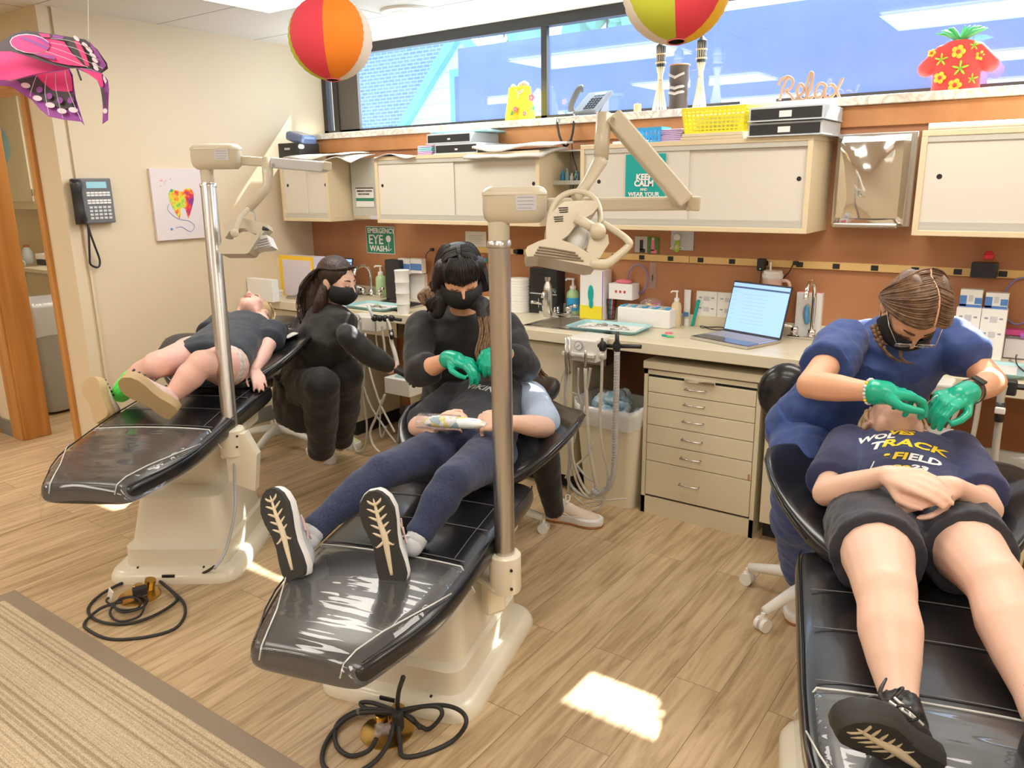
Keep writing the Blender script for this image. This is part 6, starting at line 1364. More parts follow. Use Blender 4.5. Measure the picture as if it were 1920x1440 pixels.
for k, (px, py, m_, lb) in enumerate(((1246, 629, 'teal_dark', 'teal clip lying on the counter edge'), (1256, 631, 'leaf_green', 'green clip lying on the counter edge'), (1253, 624, 'flower_pink', 'pink clip lying on the counter edge'))):
    q = P(px, py, z=CT+.005); one(MB().box(q, (.03, .010, .008), .5*k-.3, bevel=.002).cyl(q, q+V((.02, -.006+.006*k, 0)), .003, n=8), 'clip', m_, lb, 'clip')
# tumbler
q = cp(1448, 600); q.y = 3.50; q = V((P(1448, 540, y=3.54).x, 3.536, CT)); zt_ = P(1448, 521, y=3.54).z; t = thing('tumbler', 'pink handled tumbler with a white lid and straw behind the bright laptop', 'tumbler', q)
MB().lathe(q, [(.028, 0), (.030, .02), (.032, .06), (.040, .085), (.043, zt_-CT)], 26).build('cup', 'tumbler_pink', t, 'auto')
MB().lathe((q.x, q.y, zt_), [(.043, 0), (.046, .005), (.046, .018), (.041, .02), (.041, .032), (.036, .034)], 26).build('lid', 'bright_white', t, 'auto'); MB().cyl((q.x-.012, q.y, zt_), (q.x-.012, q.y, P(1437, 491, y=3.54).z), .0045, n=10).build('straw', 'bright_white', t, True)
MB().tube([V((q.x+.040, q.y, zt_-.01)), V((q.x+.072, q.y, zt_-.015)), V((q.x+.076, q.y, zt_-.07)), V((q.x+.033, q.y, zt_-.10))], .008, 10, sub=4).build('handle', 'tumbler_pink', t, True)
q = P(1428, 496, y=BY-.04); t = thing('power_adapter', 'black power adapter plugged into the tan outlet strip', 'charger', q)
MB().box(q, (.035, .035, .055), bevel=.006).build('adapter_body', 'black_plastic', t); MB().ell(q+V((0, -.018, -.018)), (.002, .001, .002)).build('status_light', 'led_green', t); MB().tube([q-Z_*.028, q-Z_*.05, q+V((.0, -.01, -.09))], .002, 6, sub=2).build('adapter_cord', 'black_rubber', t)
q = P(1492, 493, y=BY-.028); t = thing('plug', 'black plug and cord in the outlet strip right of the tumbler', 'plug', q); MB().box(q, (.022, .02, .018), bevel=.003).build('plug_body', 'black_plastic', t); MB().tube([q+V((-.008, -.008, -.004)), P(1478, 512, y=BY-.04), P(1462, 530, y=BY-.03), P(1456, 560, y=BY-.02)], .0028, 6, sub=3).build('plug_cord', 'black_rubber', t)
q = P(810, 468, y=BY-.028); t = thing('plug', 'black plug and hanging cord at the left end of the outlet strip', 'plug', q); MB().box(q, (.022, .02, .018), bevel=.003).build('plug_body', 'black_plastic', t); MB().tube([q+V((-.005, -.008, -.004)), P(800, 476, y=BY-.04), P(797, 492, y=BY-.03), P(795, 515, y=BY-.02)], .0028, 6, sub=3).build('plug_cord', 'black_rubber', t)
t, c, d = boxat('glove_box', 'white glove carton with a blue glove pulled out, right of the bright laptop', 'box', 1488, 1536, 630, 548, .09, 'bright_white')
mb = MB(); mb.prism([(.020*cos(a), .045*sin(a)) for a in [2*pi*i/20 for i in range(20)]], c+V((-.004, -d[1]/2-.001, .008)), X_, Z_, .001, -Y_); mb.build('oval_opening', 'cream_edge', t)
mb = MB(); mb.limb([(c+V((-.006, -d[1]/2-.006, .036)), .010), (c+V((-.004, -d[1]/2-.012, .005)), .013), (c+V((.0, -d[1]/2-.012, -.03)), .010), (c+V((.010, -d[1]/2-.012, -.022)), .006)]); mb.build('blue_glove', 'blue_glove', t, remesh=.003, sm=2)
MB().box(c+V((0, 0, d[2]/2+.001)), (d[0]*.9, d[1]*.9, .002)).build('red_lid', 'flower_pink', t)
t, c, d = boxat('glove_box', 'plain white carton behind the blue scrubbed shoulder', 'box', 1552, 1602, 628, 548, .05, 'bright_white')
# right end
t, c, d = boxat('storage_drawer_box', 'clear organiser with pink lid by the right picture edge', 'box', 1878, 1960, 672, 632, .14, 'clear_plastic'); MB().box(c+V((0, 0, -.004)), (d[0]*.95, d[1]*.9, d[2]*.8)).build('inner_drawers', 'bright_white', t); MB().box(c+V((0, 0, d[2]/2+.012)), (d[0], d[1]*.8, .02)).build('pink_lid', 'magenta_film', t); MB().cyl(c+V((-.02, -.05, d[2]/2+.002)), c+V((.08, -.05, d[2]/2+.002)), .012, n=14).build('purple_handle', 'purple_plastic', t)
q = P(1846, 506, y=BY-.05); t = thing('power_box', 'black power box mounted on the outlet strip at right', 'power box', q); MB().box(q, (.088, .06, .058), bevel=.004).build('box_body', 'black_plastic', t)
mb = MB(); q2 = P(1854, 481, y=BY-.05); mb.box(q2, (.036, .03, .022), bevel=.006).ell(q2+V((0, 0, .012)), (.016, .012, .010)); one(mb, 'red_gadget', 'red_plastic', 'small red gadget standing on the black power box', 'gadget', smooth=False)
one(MB().tube([P(1915, 655, z=CT+.003), P(1905, 668, z=CT+.02), P(1908, 685, z=CT+.02), P(1925, 700, z=CT+.004)], .0022, 6, sub=4), 'cable', 'black_rubber', 'thin black cable loop at the right end of the counter', 'cable', smooth=True)
one(MB().tube([P(1893, 675, z=CT+.006), P(1920, 696, z=CT+.006)], [.004, .005], 8), 'handpiece', 'print_grey', 'grey instrument lying on the counter at the right edge', 'instrument', smooth=True)
# ---- wall items under cabinets
def sign(name, label, cat, x0, y0, x1, y1, m, y=BY-.003): 
    a, b = P(x0, y0, y=y), P(x1, y1, y=y); t = thing(name, label, cat, ((a.x+b.x)/2, y, b.z)); MB().bx(a.x, b.x, y-.0015, y+.001, b.z, a.z).build('sign_panel', m, t); return t, a, b
t, a, b = sign('eye_wash_sign', 'green and white EMERGENCY EYE WASH sign on the brown wall', 'sign', 686, 424, 741, 477, 'bright_white')
w_, h_ = b.x-a.x, a.z-b.z; MB().bx(a.x+.004, b.x-.004, a.y-.003, a.y-.0015, b.z+.004, a.z-.004).build('green_field', 'sign_green', t)
o_ = V((a.x, a.y-.0032, b.z))
for txt, fx, fz, sz, sx_ in (('EMERGENCY', .06, .76, .033, 1), ('EYE', .08, .36, .062, 1.05), ('WASH', .12, .09, .038, 1.1)): MB().text(txt, o_+V((w_*fx, 0, h_*fz)), X_, Z_, sz*w_/.185, bold=.0012, sx=sx_*.95).build('sign_lettering', 'bright_white', t)
mb = MB(); mb.prism([(.021*cos(q), .021*sin(q)) for q in [2*pi*i/18 for i in range(18)]], o_+V((w_*.80, 0, h_*.56)), X_, Z_, .0006, -Y_); mb.tube([o_+V((w_*.80, 0, h_*.42)), o_+V((w_*.80, 0, h_*.16))], .0018, 4); mb.tube([o_+V((w_*.70, 0, h_*.20)), o_+V((w_*.80, 0, h_*.12)), o_+V((w_*.90, 0, h_*.20))], .003, 5); mb.build('eye_symbol', 'bright_white', t)
for k, (x0, y0, x1, y1, m_, lb) in enumerate(((1191, 443, 1215, 474, 'photo_grey', 'photo card of a dark figure on the brown wall, left of a pair'), (1214, 444, 1235, 476, 'photo_green', 'photo card of a person on grass on the brown wall, right of a pair'))):
    cm('photo_grey', (.55, .55, .55)); cm('photo_green', (.10, .22, .06))
    t, a, b = sign('photo_card', lb, 'photo', x0, y0, x1, y1, m_, BY-.004-.001*k); c = (a+b)/2
    mb = MB(); yy = a.y-.002; mb.use('black_box' if k == 0 else 'flower_pink').box((c.x, yy, c.z-.002), (.018, .001, .05)); mb.box((c.x+.006, yy, c.z-.03), (.03, .001, .018)); mb.use('skin_fair').ell((c.x, yy-.0, c.z+.03), (.008, .001, .009)); mb.build('portrait', None, t)
t, a, b = sign('grey_card', 'grey card with badge holders hanging under the wide cabinet', 'card', 1259, 433, 1300, 470, 'label_grey', BY-.004)
mb = MB(); q = P(1269, 463, y=BY-.012); mb.use('leaf_lime'); 
cm('leaf_lime', (.35, .62, .05), .4)
t = thing('avocado_badge', 'green avocado shaped badge reel hanging on the grey card', 'badge', q); MB().ell(q, (.016, .006, .026)).ell(q+Z_*.02, (.011, .006, .014)).build('badge_body', 'leaf_lime', t, True); MB().ell(q+V((0, -.005, 0)), (.009, .004, .012)).build('badge_centre', 'cream_edge', t, True); MB().ell(q+V((0, -.003, .046)), (.018, .004, .016)).build('upper_badge', 'bright_white', t, True)
MB().tube([q+V((-.035, 0, -.01)), q+V((-.015, 0, .004)), q, q+V((.02, 0, .002)), q+V((.035, 0, -.005))], .003, 6, sub=2).build('badge_strap', 'bright_white', t, True)
t, a, b = sign('keep_calm_poster', 'teal KEEP CALM poster on the sliding door behind the lamp arm', 'poster', 1174, 290, 1246, 369, 'poster_teal', 3.283)
w_ = b.x-a.x; h_ = a.z-b.z; cx_ = (a.x+b.x)/2
for txt, py, sz, bo in (('KEEP', 337, .036, .0014), ('CALM', 349, .036, .0014), ('AND', 357.5, .016, .0003), ('WEAR YOUR', 368, .026, .0008)): MB().text(txt, V((cx_-.004, a.y-.003, P(1210, py, y=3.283).z)), X_, Z_, sz, bold=bo, align='CENTER').build('poster_lettering', 'bright_white', t)
# ---- dispensers on the wall
a, b = P(655, 297, y=3.45), P(707, 408, y=3.45); t = thing('towel_dispenser', 'grey metal dispenser with an eye wash notice between two cabinets', 'dispenser', ((a.x+b.x)/2, 3.5, b.z))
MB().bx(a.x, a.x+.245, 3.45, BY-.001, b.z, a.z, .006).build('dispenser_case', 'unit_grey', t) if cm('unit_grey', (.60, .62, .58), .3, metal=.3) else None
MB().bx(a.x+.01, a.x+.235, 3.446, 3.45, b.z-.012, b.z+.012, .004).build('chrome_mouth', 'chrome', t)
n0 = P(667, 352, y=3.445); n1 = P(707, 388, y=3.445); MB().bx(n0.x, n0.x+.15, 3.4435, 3.4465, n1.z, n0.z).build('notice_card', 'paper', t); MB().bx(n0.x, n0.x+.15, 3.4425, 3.4438, n1.z+.034, n1.z+.052).build('green_band', 'sign_green', t); MB().bx(n0.x, n0.x+.15, 3.4425, 3.4438, n0.z-.006, n0.z).build('notice_edge', 'black_plastic', t)
MB().text('EMERGENCY STATION', V((n0.x+.012, 3.442, n0.z-.024)), X_, Z_, .0125, bold=.0003).text('BULK EYE WASH', V((n0.x+.022, 3.442, n0.z-.042)), X_, Z_, .0125, bold=.0003).build('notice_print', 'black_plastic', t)
a, b = P(1025, 283, y=3.42), P(1105, 372, y=3.42); t = thing('bottle_shelf', 'small steel wall shelf holding bottles between the wide cabinets', 'shelf', ((a.x+b.x)/2, 3.5, b.z))
mb = MB(); mb.bx(a.x, a.x+.006, 3.42, BY-.001, b.z-.05, a.z).bx(a.x+.20, a.x+.206, 3.42, BY-.001, b.z-.05, a.z).bx(a.x, a.x+.206, 3.42, BY-.001, a.z-.006, a.z).bx(a.x, a.x+.206, 3.40, BY-.001, P(1030, 345, y=3.42).z-.004, P(1030, 345, y=3.42).z).bx(a.x, a.x+.206, 3.415, 3.42, P(1030, 345, y=3.42).z, P(1030, 345, y=3.42).z+.016); mb.build('shelf_frame', 'unit_grey', t)
MB().bx(a.x, a.x+.206, 3.56, BY-.002, b.z-.05, a.z).build('shelf_back', 'steel', t)
zz = P(1030, 345, y=3.42).z
for k in range(6):
    m_ = ['clear_plastic', 'blue_plastic', 'teal_tray', 'bright_white', 'cyan_pad', 'clear_plastic'][k]; x = a.x+.03+.027*k; h = .05+.012*(k % 3); mb = MB(); mb.lathe((x, 3.48, zz+.001), [(.010, 0), (.010, h*.7), (.005, h*.8), (.005, h)], 12); one(mb, 'small_bottle', m_, ['clear vial, leftmost on the small wall shelf', 'blue bottle, second on the small wall shelf', 'teal bottle, third on the small wall shelf', 'white bottle, fourth on the small wall shelf', 'pale cyan bottle, fifth on the small wall shelf', 'clear vial, rightmost on the small wall shelf'][k], 'bottle', 'bottles on the small wall shelf', smooth='auto')
# mirror finished towel dispenser
a, b = P(1570, 256, y=3.46), P(1692, 422, y=3.46); x0, x1, z0_, z1_ = -.842, -.572, b.z, a.z
t = thing('towel_dispenser', 'mirror polished towel dispenser between the cabinets at right', 'dispenser', ((x0+x1)/2, 3.5, z0_))
MB().bx(x0-.012, x1+.02, 3.52, BY-.001, z0_-.01, z1_+.012, .004).build('back_frame', 'steel', t)
mb = MB(); g = []; n_ = 14
for i in range(n_+1):
    row = []
    for j in range(n_+1):
        u, v = j/n_*2-1, i/n_*2-1; e = max(abs(u), abs(v)); dep = .0 if e > .86 else .010*(1-(e/.86)**2)
        yy = 3.46+(.03*max(0, (e-.86)/.14)) - dep*.8+.004*sin(3*u+2*v)
        row.append(mb.bm.verts.new((x0+(x1-x0)*j/n_, yy, z0_+(z1_-z0_)*i/n_)))
    g.append(row)
for i in range(n_):
    for j in range(n_): mb.face([g[i][j], g[i][j+1], g[i+1][j+1], g[i+1][j]])
mb.bx(x0, x1, 3.491, 3.52, z0_, z1_); mb.build('mirror_cover', 'chrome', t, 'auto')
MB().bx(x0+.012, x1-.012, 3.445, 3.47, z0_-.014, z0_+.006, .006).build('towel_lip', 'steel', t)
# ---- on top of the cabinets
def softsheet(name, label, cat, pts, z, w_, th, m, droop=.02, seed=0, n=10, sag=None):
    """pads with a sagging front edge"""
    random.seed(seed); a, b = V(pts[0]), V(pts[1]); mb = MB(); rows = []
    for i in range(n+1):
        u = i/n; c = a.lerp(b, u); row = []
        for k in range(7):
            v = k/6; zz = z+th+.012*sin(u*7+seed)*(1-v)-(droop*(1-v)**2*(.4+.6*abs(sin(u*3.1+seed)))) ; row.append(V((c.x, c.y+w_*v, zz)))
        rows.append(row)
    T_ = [[mb.bm.verts.new(p) for p in r] for r in rows]; B_ = [[mb.bm.verts.new(p-V((0, 0, th*.9))) for p in r] for r in rows]
    for i in range(n):
        for k in range(6): mb.face([T_[i][k], T_[i+1][k], T_[i+1][k+1], T_[i][k+1]]); mb.face([B_[i][k], B_[i][k+1], B_[i+1][k+1], B_[i+1][k]])
    for i in range(n): mb.face([T_[i][0], B_[i][0], B_[i+1][0], T_[i+1][0]]); mb.face([T_[i][6], T_[i+1][6], B_[i+1][6], B_[i][6]])
    for k in range(6): mb.face([T_[0][k], T_[0][k+1], B_[0][k+1], B_[0][k]]); mb.face([T_[n][k], B_[n][k], B_[n][k+1], T_[n][k+1]])
    return one(mb, name, m, label, cat, smooth=True)
Z1, Z2, Z3, Z4 = 1.668, 1.65, 1.663, 1.66
softsheet('paper_pads', 'white absorbent pads draped over the small left wall cabinet', 'pads', [(-4.02, 3.25, 0), (-3.50, 3.25, 0)], Z1+.012, .22, .008, 'towel_white', .03, 1)
softsheet('paper_pads', 'second layer of white pads hanging off the small left wall cabinet', 'pads', [(-3.80, 3.24, 0), (-3.44, 3.26, 0)], Z1+.002, .2, .006, 'towel_white', .045, 4)
softsheet('paper_pads', 'lower white absorbent pad sagging over the cabinet behind the lamp', 'pads', [(-2.60, 3.24, 0), (-2.13, 3.25, 0)], Z2+.004, .24, .014, 'towel_white', .05, 2)
softsheet('paper_pads', 'upper stack of white absorbent pads on the cabinet behind the lamp', 'pads', [(-2.56, 3.26, 0), (-2.10, 3.27, 0)], Z2+.032, .22, .012, 'towel_white', .03, 3)
softsheet('paper_sheet', 'pale lilac sheet overhanging the left end of the wide cabinet', 'paper', [(-3.28, 3.26, 0), (-2.96, 3.26, 0)], Z2+.002, .2, .003, 'paper_lilac', .006, 5)
q = P(545, 285, y=3.40); t = thing('film_dispenser', 'black carton wrapped in clear plastic on the small left wall cabinet', 'box', (-4.06, 3.42, Z1)); MB().bx(-4.17, -3.97, 3.34, 3.50, Z1, Z1+.09, .004).build('carton', 'black_box', t); MB().box((-4.04, 3.42, Z1+.12), (.16, .13, .06), rot=Matrix.Rotation(.25, 3, 'Y'), bevel=.02).build('plastic_wrap', 'wrap_blue', t) if cm('wrap_blue', (.12, .18, .35), .15, coat=.5) else None
MB().cyl((-3.965, 3.36, Z1+.065), (-3.955, 3.335, Z1+.065), .014, n=14).build('white_knob', 'bright_white', t, 'auto')
MB().box((-4.08, 3.337, Z1+.055), (.05, .003, .012)).build('carton_label', 'label_grey', t)
def traybox(label, x0, x1, y0, y1, z, h, w0, m1='black_box', lab=True, grp=None):
    t = thing('drawer_tray', label, 'tray', ((x0+x1)/2, (y0+y1)/2, z), group=grp)
    MB().bx(x0, x1, y0, y1, z+.004, z+h, .002).build('tray_case', 'lid_grey', t); MB().bx(x0+.008, x1-.008, y0-.003, y0+.001, z+.007, z+h-.008).build('dark_front', m1, t)
    MB().bx(x0-.004, x1+.004, y0-.008, y1, z, z+.005, .001).build('tray_lip', 'lid_grey', t)
    if lab: MB().bx((x0+x1)/2-.024, (x0+x1)/2+.024, y0-.0045, y0-.003, z+.014, z+h-.018).build('front_label', 'paper', t)
    else: MB().bx((x0+x1)/2-.004, (x0+x1)/2+.014, y0-.0045, y0-.003, z+.018, z+.026).build('front_label', 'paper', t)
    return t
traybox('lower black fronted tray under its twin on the cabinet behind the far lamp', -2.84, -2.555, 3.30, 3.56, Z2, .052, 0, lab=False, grp='black fronted trays on the left wide cabinet')
traybox('upper black fronted tray on top of the pair behind the far lamp', -2.92, -2.62, 3.33, 3.58, Z2+.055, .052, 0, lab=False, grp='black fronted trays on the left wide cabinet')
one(MB().box((-2.74, 3.46, Z2+.115), (.36, .2, .012), .12, bevel=.004), 'pale_lid', 'teal_tray', 'pale aqua lid lying across the trays under the window', 'lid')
for k in range(5):
    one(MB().box((-2.925, 3.37, Z2+.006+.0095*k), (.10, .12, .008), .04*(k % 2), bevel=.003), 'folded_pad', ['pink_pad', 'lilac_pad', 'cyan_pad', 'cyan_pad', 'lilac_pad'][k], ['pink folded pad, lowest of the small pile by the trays', 'lilac folded pad, second from bottom of the small pile', 'cyan folded pad, middle of the small pile', 'cyan folded pad, second from top of the small pile', 'lilac folded pad, topmost of the small pile by the trays'][k], 'pad', 'folded pads by the black trays')
# right wide cabinet
xa, xb = P(1402, 250, y=3.27).x, P(1544, 245, y=3.27).x
traybox('lower of two labelled black fronted trays at the right end of the wide cabinet', xa, xb-.005, 3.27, 3.55, Z3, .054, 0, grp='labelled trays on the right wide cabinet')
traybox('upper of two labelled black fronted trays at the right end of the wide cabinet', xa+.005, xb+.0, 3.26, 3.54, Z3+.057, .056, 0, grp='labelled trays on the right wide cabinet')
x0, x1 = P(1276, 256, y=3.28).x, P(1394, 252, y=3.28).x
one(MB().bx(x0, x1, 3.28, 3.50, Z3+.0, Z3+.013, .002), 'flat_case', 'cream_edge', 'cream flat case, lower one under the yellow basket', 'case'); one(MB().bx(x0+.004, x1-.004, 3.285, 3.50, Z3+.014, Z3+.027, .002), 'flat_case', 'cream_cabinet', 'cream flat case, upper one under the yellow basket', 'case')
t = thing('plastic_basket', 'bright yellow perforated basket on the wide cabinet', 'basket', ((x0+x1)/2, 3.38, Z3+.028)); basket(t, V(((x0+x1)/2, 3.38, Z3+.028)), x1-x0+.0, .18, .095, 'yellow_plastic', 14, 5, .90, .0062)
MB().bx(x0+.03, x1-.02, 3.33, 3.43, Z3+.034, Z3+.11, .01).build('folded_paper', 'paper', t)
x0, x1 = P(1189, 258, y=3.30).x, P(1235, 258, y=3.30).x; t = thing('plastic_basket', 'small blue slotted basket on the wide cabinet beside the lilac pads', 'basket', ((x0+x1)/2, 3.36, Z3)); basket(t, V(((x0+x1)/2, 3.36, Z3)), x1-x0+.01, .10, .058, 'blue_plastic', 7, 1, .9, .005)
x0, x1 = P(1236, 257, y=3.32).x, P(1278, 257, y=3.32).x
for k in range(7): one(MB().box(((x0+x1)/2+.002*(k % 3), 3.38, Z3+.0045+.0075*k), (x1-x0, .12, .0065), .03*((k % 3)-1), bevel=.002), 'folded_mask', 'lilac_pad', 'lilac folded pad in the pile between the blue and yellow baskets', 'pad', 'lilac folded pads between the baskets')
one(MB().bx(-1.80, -1.62, 3.34, 3.44, Z3, Z3+.012, .003), 'pen_case', 'bright_white', 'white strip lying on the left end of the right wide cabinet', 'case')
one(MB().cyl((-.49, 3.31, Z4+.014), (.4, 3.31, Z4+.014), .012, n=14), 'paper_roll', 'bright_white', 'long white roll lying on the cabinet at the right edge', 'roll', smooth='auto')
# ---- window sill
SZ = 1.819
def sp(px, py): return P(px, py, z=SZ)
q = V((P(975, 220, y=3.66).x, 3.66, SZ)); h = P(985, 160, y=3.66).z-SZ; k_ = h/.16
t = thing('shorts_vase', 'yellow swim shorts shaped vase with flowers painted on, on the sill', 'ornament', q)
mb = MB()
for s_ in (1, -1): mb.rings([[V((q.x+s_*.036*k_*(1+.0*z)+w_*k_*cos(2*pi*i/16), q.y+.030*k_*sin(2*pi*i/16)*(w_/.036), SZ+z*k_)) for i in range(16)] for w_, z in ((.046, 0), (.044, .03), (.038, .06), (.034, .085))])
mb.rings([[V((q.x+w_*k_*cos(2*pi*i/20), q.y+.034*k_*sin(2*pi*i/20), SZ+z*k_)) for i in range(20)] for w_, z in ((.072, .06), (.068, .10), (.062, .14), (.060, .155))]); body_ = mb.build('shorts_body', 'shorts_yellow', t, remesh=.005, sm=2)
def flower(mb, c, r, m1, m2='cream_edge'):
    mb.use(m1)
    for i in range(5): a = 2*pi*i/5; mb.ell(c+V((cos(a)*r*.6, -.001, sin(a)*r*.6)), (r*.42, .004, r*.42), nu=10, nv=6)
    mb.use(m2).ell(c+V((0, -.004, 0)), (r*.3, .004, r*.3), nu=10, nv=6)
def leafm(mb, c, r, m1='leaf_green'):
    mb.use(m1)
    for i in range(5): a = 2*pi*i/5+.3; mb.ell(c+V((cos(a)*r*.55, -.001, sin(a)*r*.55)), (r*.55, .0035, r*.16), Matrix.Rotation(-a, 3, 'Y'), nu=10, nv=6)
mb = MB(); yf = q.y-.036*k_
for px, py, r, kind in ((997, 183, .020, 0), (1000, 204, .018, 1), (966, 205, .014, 0), (960, 212, .013, 1), (984, 213, .012, 0)):
    mb = MB(); c = P(px, py, y=yf); (flower(mb, c, r, 'flower_pink') if kind == 0 else leafm(mb, c, r)); mb.build('painted_leaf' if kind else 'painted_flower', None, t, True)
mb = MB(); mb.tube([P(968, 168, y=yf), P(974, 176, y=yf), P(981, 168, y=yf), P(974, 172, y=yf), P(970, 184, y=yf)], .0025, 6, sub=3); mb.build('drawstring', 'paper_pink', t, True)
mb = MB(); [mb.ell((q.x+random.uniform(-.045, .05), q.y, SZ+h+random.uniform(-.01, .012)), (.014, .014, .012), nu=10, nv=6) for i in range(9)]; mb.build('cotton_filling', 'towel_white', t, True)
q = V((P(1790, 170, y=3.66).x, 3.66, SZ)); 
zt_ = P(1790, 72, y=3.66).z; h = zt_-SZ
t = thing('shirt_vase', 'red tropical shirt shaped vase with green sprigs on the sill at right', 'ornament', q)
mb = MB(); s3 = h/.2
mb.rings([[V((q.x+w_*s3*cos(2*pi*i/22), q.y+.036*s3*sin(2*pi*i/22), SZ+z*s3)) for i in range(22)] for w_, z in ((.088, 0), (.086, .03), (.082, .09), (.084, .13), (.074, .165), (.05, .185), (.035, .19))])
for s_ in (1, -1): mb.limb([(V((q.x+s_*.062*s3, q.y, SZ+.150*s3)), .030*s3), (V((q.x+s_*.112*s3, q.y, SZ+.095*s3)), .032*s3)])
mb.build('shirt_body', 'shirt_red', t, remesh=.005, sm=2); mb = MB(); yf = q.y-.040*s3
for px, py, r, kind in ((1797, 97, .020, 0), (1765, 112, .018, 1), (1800, 128, .022, 1), (1762, 146, .018, 0), (1790, 160, .020, 0), (1822, 148, .016, 1), (1827, 85, .016, 1), (1838, 104, .014, 0), (1747, 100, .012, 0)):
    mb = MB(); c = P(px, py, y=yf+(.014 if px > 1815 or px < 1755 else 0)); (flower(mb, c, r*1.25, 'flower_yellow', 'shirt_red') if kind == 0 else leafm(mb, c, r*1.25, 'leaf_lime')); mb.build('painted_leaf' if kind else 'painted_flower', None, t, True)
mb = MB()
for i in range(22): a = random.uniform(-1.2, 1.2); mb.tube([V((q.x, q.y, SZ+h*.92)), V((q.x+.03*sin(a)*s3*1.6, q.y+random.uniform(-.02, .02), SZ+h*.92+.03)), V((q.x+.06*sin(a)*s3*1.6, q.y, SZ+h*.92+.028+.03*cos(a)))], [.005, .008, .002], 6, sub=3)
mb.build('green_sprigs', 'leaf_green', t, True)
# desk phone on the sill
q = P(1100, 212, y=3.64); t = thing('desk_phone', 'dark grey desk phone standing on the sill with a curled cord', 'phone', (q.x, q.y, SZ))
a, b = P(1078, 214, y=3.66), P(1128, 216, y=3.66); R_ = Matrix.Rotation(-.15, 3, 'Z')@Matrix.Rotation(radians(38), 3, 'X')
mb = MB(); c = V(((a.x+b.x)/2+.02, 3.67, SZ+.065)); mb.box(c, (.15, .17, .022), rot=R_, bevel=.005); mb.prism([(-.05, 0), (.065, 0), (.06, .10)], c+V((-.06, .0, -.062)), Y_, Z_, .12, X_); ph = mb.build('phone_base', 'phone_grey', t)
mb = MB()
for i in range(4):
    for j in range(5): mb.box(c+R_@V((-.01+.018*i, -.055+.019*j, .013)), (.012, .011, .004), rot=R_)
mb.build('keypad', 'black_plastic', ph); MB().box(c+R_@V((.02, .06, .0125)), (.07, .022, .003), rot=R_).build('display', 'lcd_blue', ph)
mb = MB(); A_, B_ = P(1071, 208, y=3.60), P(1092, 166, y=3.62); mb.tube([A_, A_.lerp(B_, .2)+V((-.006, -.012, .006)), A_.lerp(B_, .8)+V((-.006, -.012, .012)), B_], [.020, .016, .016, .021], 12, sub=4, flat=.8); mb.build('handset', 'phone_grey', t, True)
mb = MB(); pts = [P(1076, 216, y=3.57), P(1075, 240, y=3.52), P(1070, 262, y=3.5), P(1060, 274, y=3.48), P(1050, 258, y=3.48), P(1045, 232, y=3.5), P(1046, 222, y=3.55)]; mb.tube(pts, .0055, 8, sub=5); mb.build('handset_cord', 'black_rubber', t, True)
MB().tube([P(1083, 216, y=3.57), P(1073, 250, y=3.53), P(1074, 290, y=3.50), P(1082, 320, y=3.48), P(1076, 345, y=3.46), P(1072, 370, y=3.46)], .0022, 6, sub=4).build('line_cord', 'black_rubber', t, True)
q = P(1195, 213, y=3.62); one(MB().lathe((q.x, q.y, SZ), [(.018, 0), (.018, .038), (.015, .04), (.001, .039)], 18).cyl((q.x, q.y, SZ+.038), (q.x, q.y, SZ+.046), .001, n=5), 'candle', 'candle_wax', 'short peach pillar candle on the sill', 'candle', smooth='auto')
def torch(label, px, pyb, pyt, fan=1.0):
    q = V((P(px, pyb, y=3.68).x, 3.68, SZ)); h = P(px, pyt, y=3.68).z-SZ; h = min(h, .44); t = thing('tiki_torch', label, 'torch', q, group='bamboo torches on the sill')
    mb = MB()
    for i in range(14): a = 2*pi*i/14; mb.tube([q+V((.036*fan*cos(a), .030*sin(a), 0)), q+V((.009*cos(a), .009*sin(a), h*.46)), q+V((.018*cos(a), .018*sin(a), h*.66)), q+V((.021*cos(a), .021*sin(a), h*.95))], .0028, 6, sub=3)
    mb.build('bamboo_strips', 'bamboo_pale', t, True); MB().lathe(q+V((0, 0, h*.62)), [(.012, 0), (.021, .012), (.024, h*.33), (.014, h*.36), (.006, h*.39)], 16).build('torch_can', 'black_box', t, 'auto')
    [MB().lathe(q+V((0, 0, h*z)), [(.0255, 0), (.0265, .003), (.0255, .006)], 16).build('woven_band', 'bamboo', t, True) for z in (.70, .82)]; MB().lathe(q+V((0, 0, h*.44)), [(.011, 0), (.013, .006), (.011, .012)], 12).build('woven_band', 'bamboo', t, True)
torch('tall bamboo torch on the sill left of the tiki mug', 1236, 211, 80)
torch('tall bamboo torch on the sill behind the yellow basket', 1311, 204, 70, .9)
q = V((P(1271, 212, y=3.66).x, 3.66, SZ)); h = P(1271, 123, y=3.66).z-SZ; t = thing('tiki_mug', 'dark carved tiki mug with a toothy face on the sill', 'mug', q); w_ = .045
MB().lathe(q, [(w_*.9, 0), (w_, .01), (w_*.96, h*.3), (w_*1.03, h*.34), (w_*.95, h*.6), (w_*1.04, h*.66), (w_, h*.95), (w_*1.05, h), (w_*.85, h), (w_*.8, h*.8)], 24).build('mug_body', 'tiki_brown', t, 'auto')
mb = MB()
for z, hh in ((.48, .05), (.36, .045)): mb.tube([q+V((w_*1.02*sin(a), -w_*1.02*cos(a), h*z+.008*abs(sin(2*a)))) for a in [-1.0+.2*i for i in range(11)]], [.003]+[.007]*9+[.003], 6)
mb.tube([q+V((w_*1.03*sin(a), -w_*1.03*cos(a), h*.72-.02*a)) for a in [-.9+.2*i for i in range(6)]], .006, 6); mb.tube([q+V((w_*1.03*sin(a), -w_*1.03*cos(a), h*.72+.02*a)) for a in [-.1+.2*i for i in range(6)]], .006, 6); mb.build('carved_face', 'tiki_stripe', t, True)
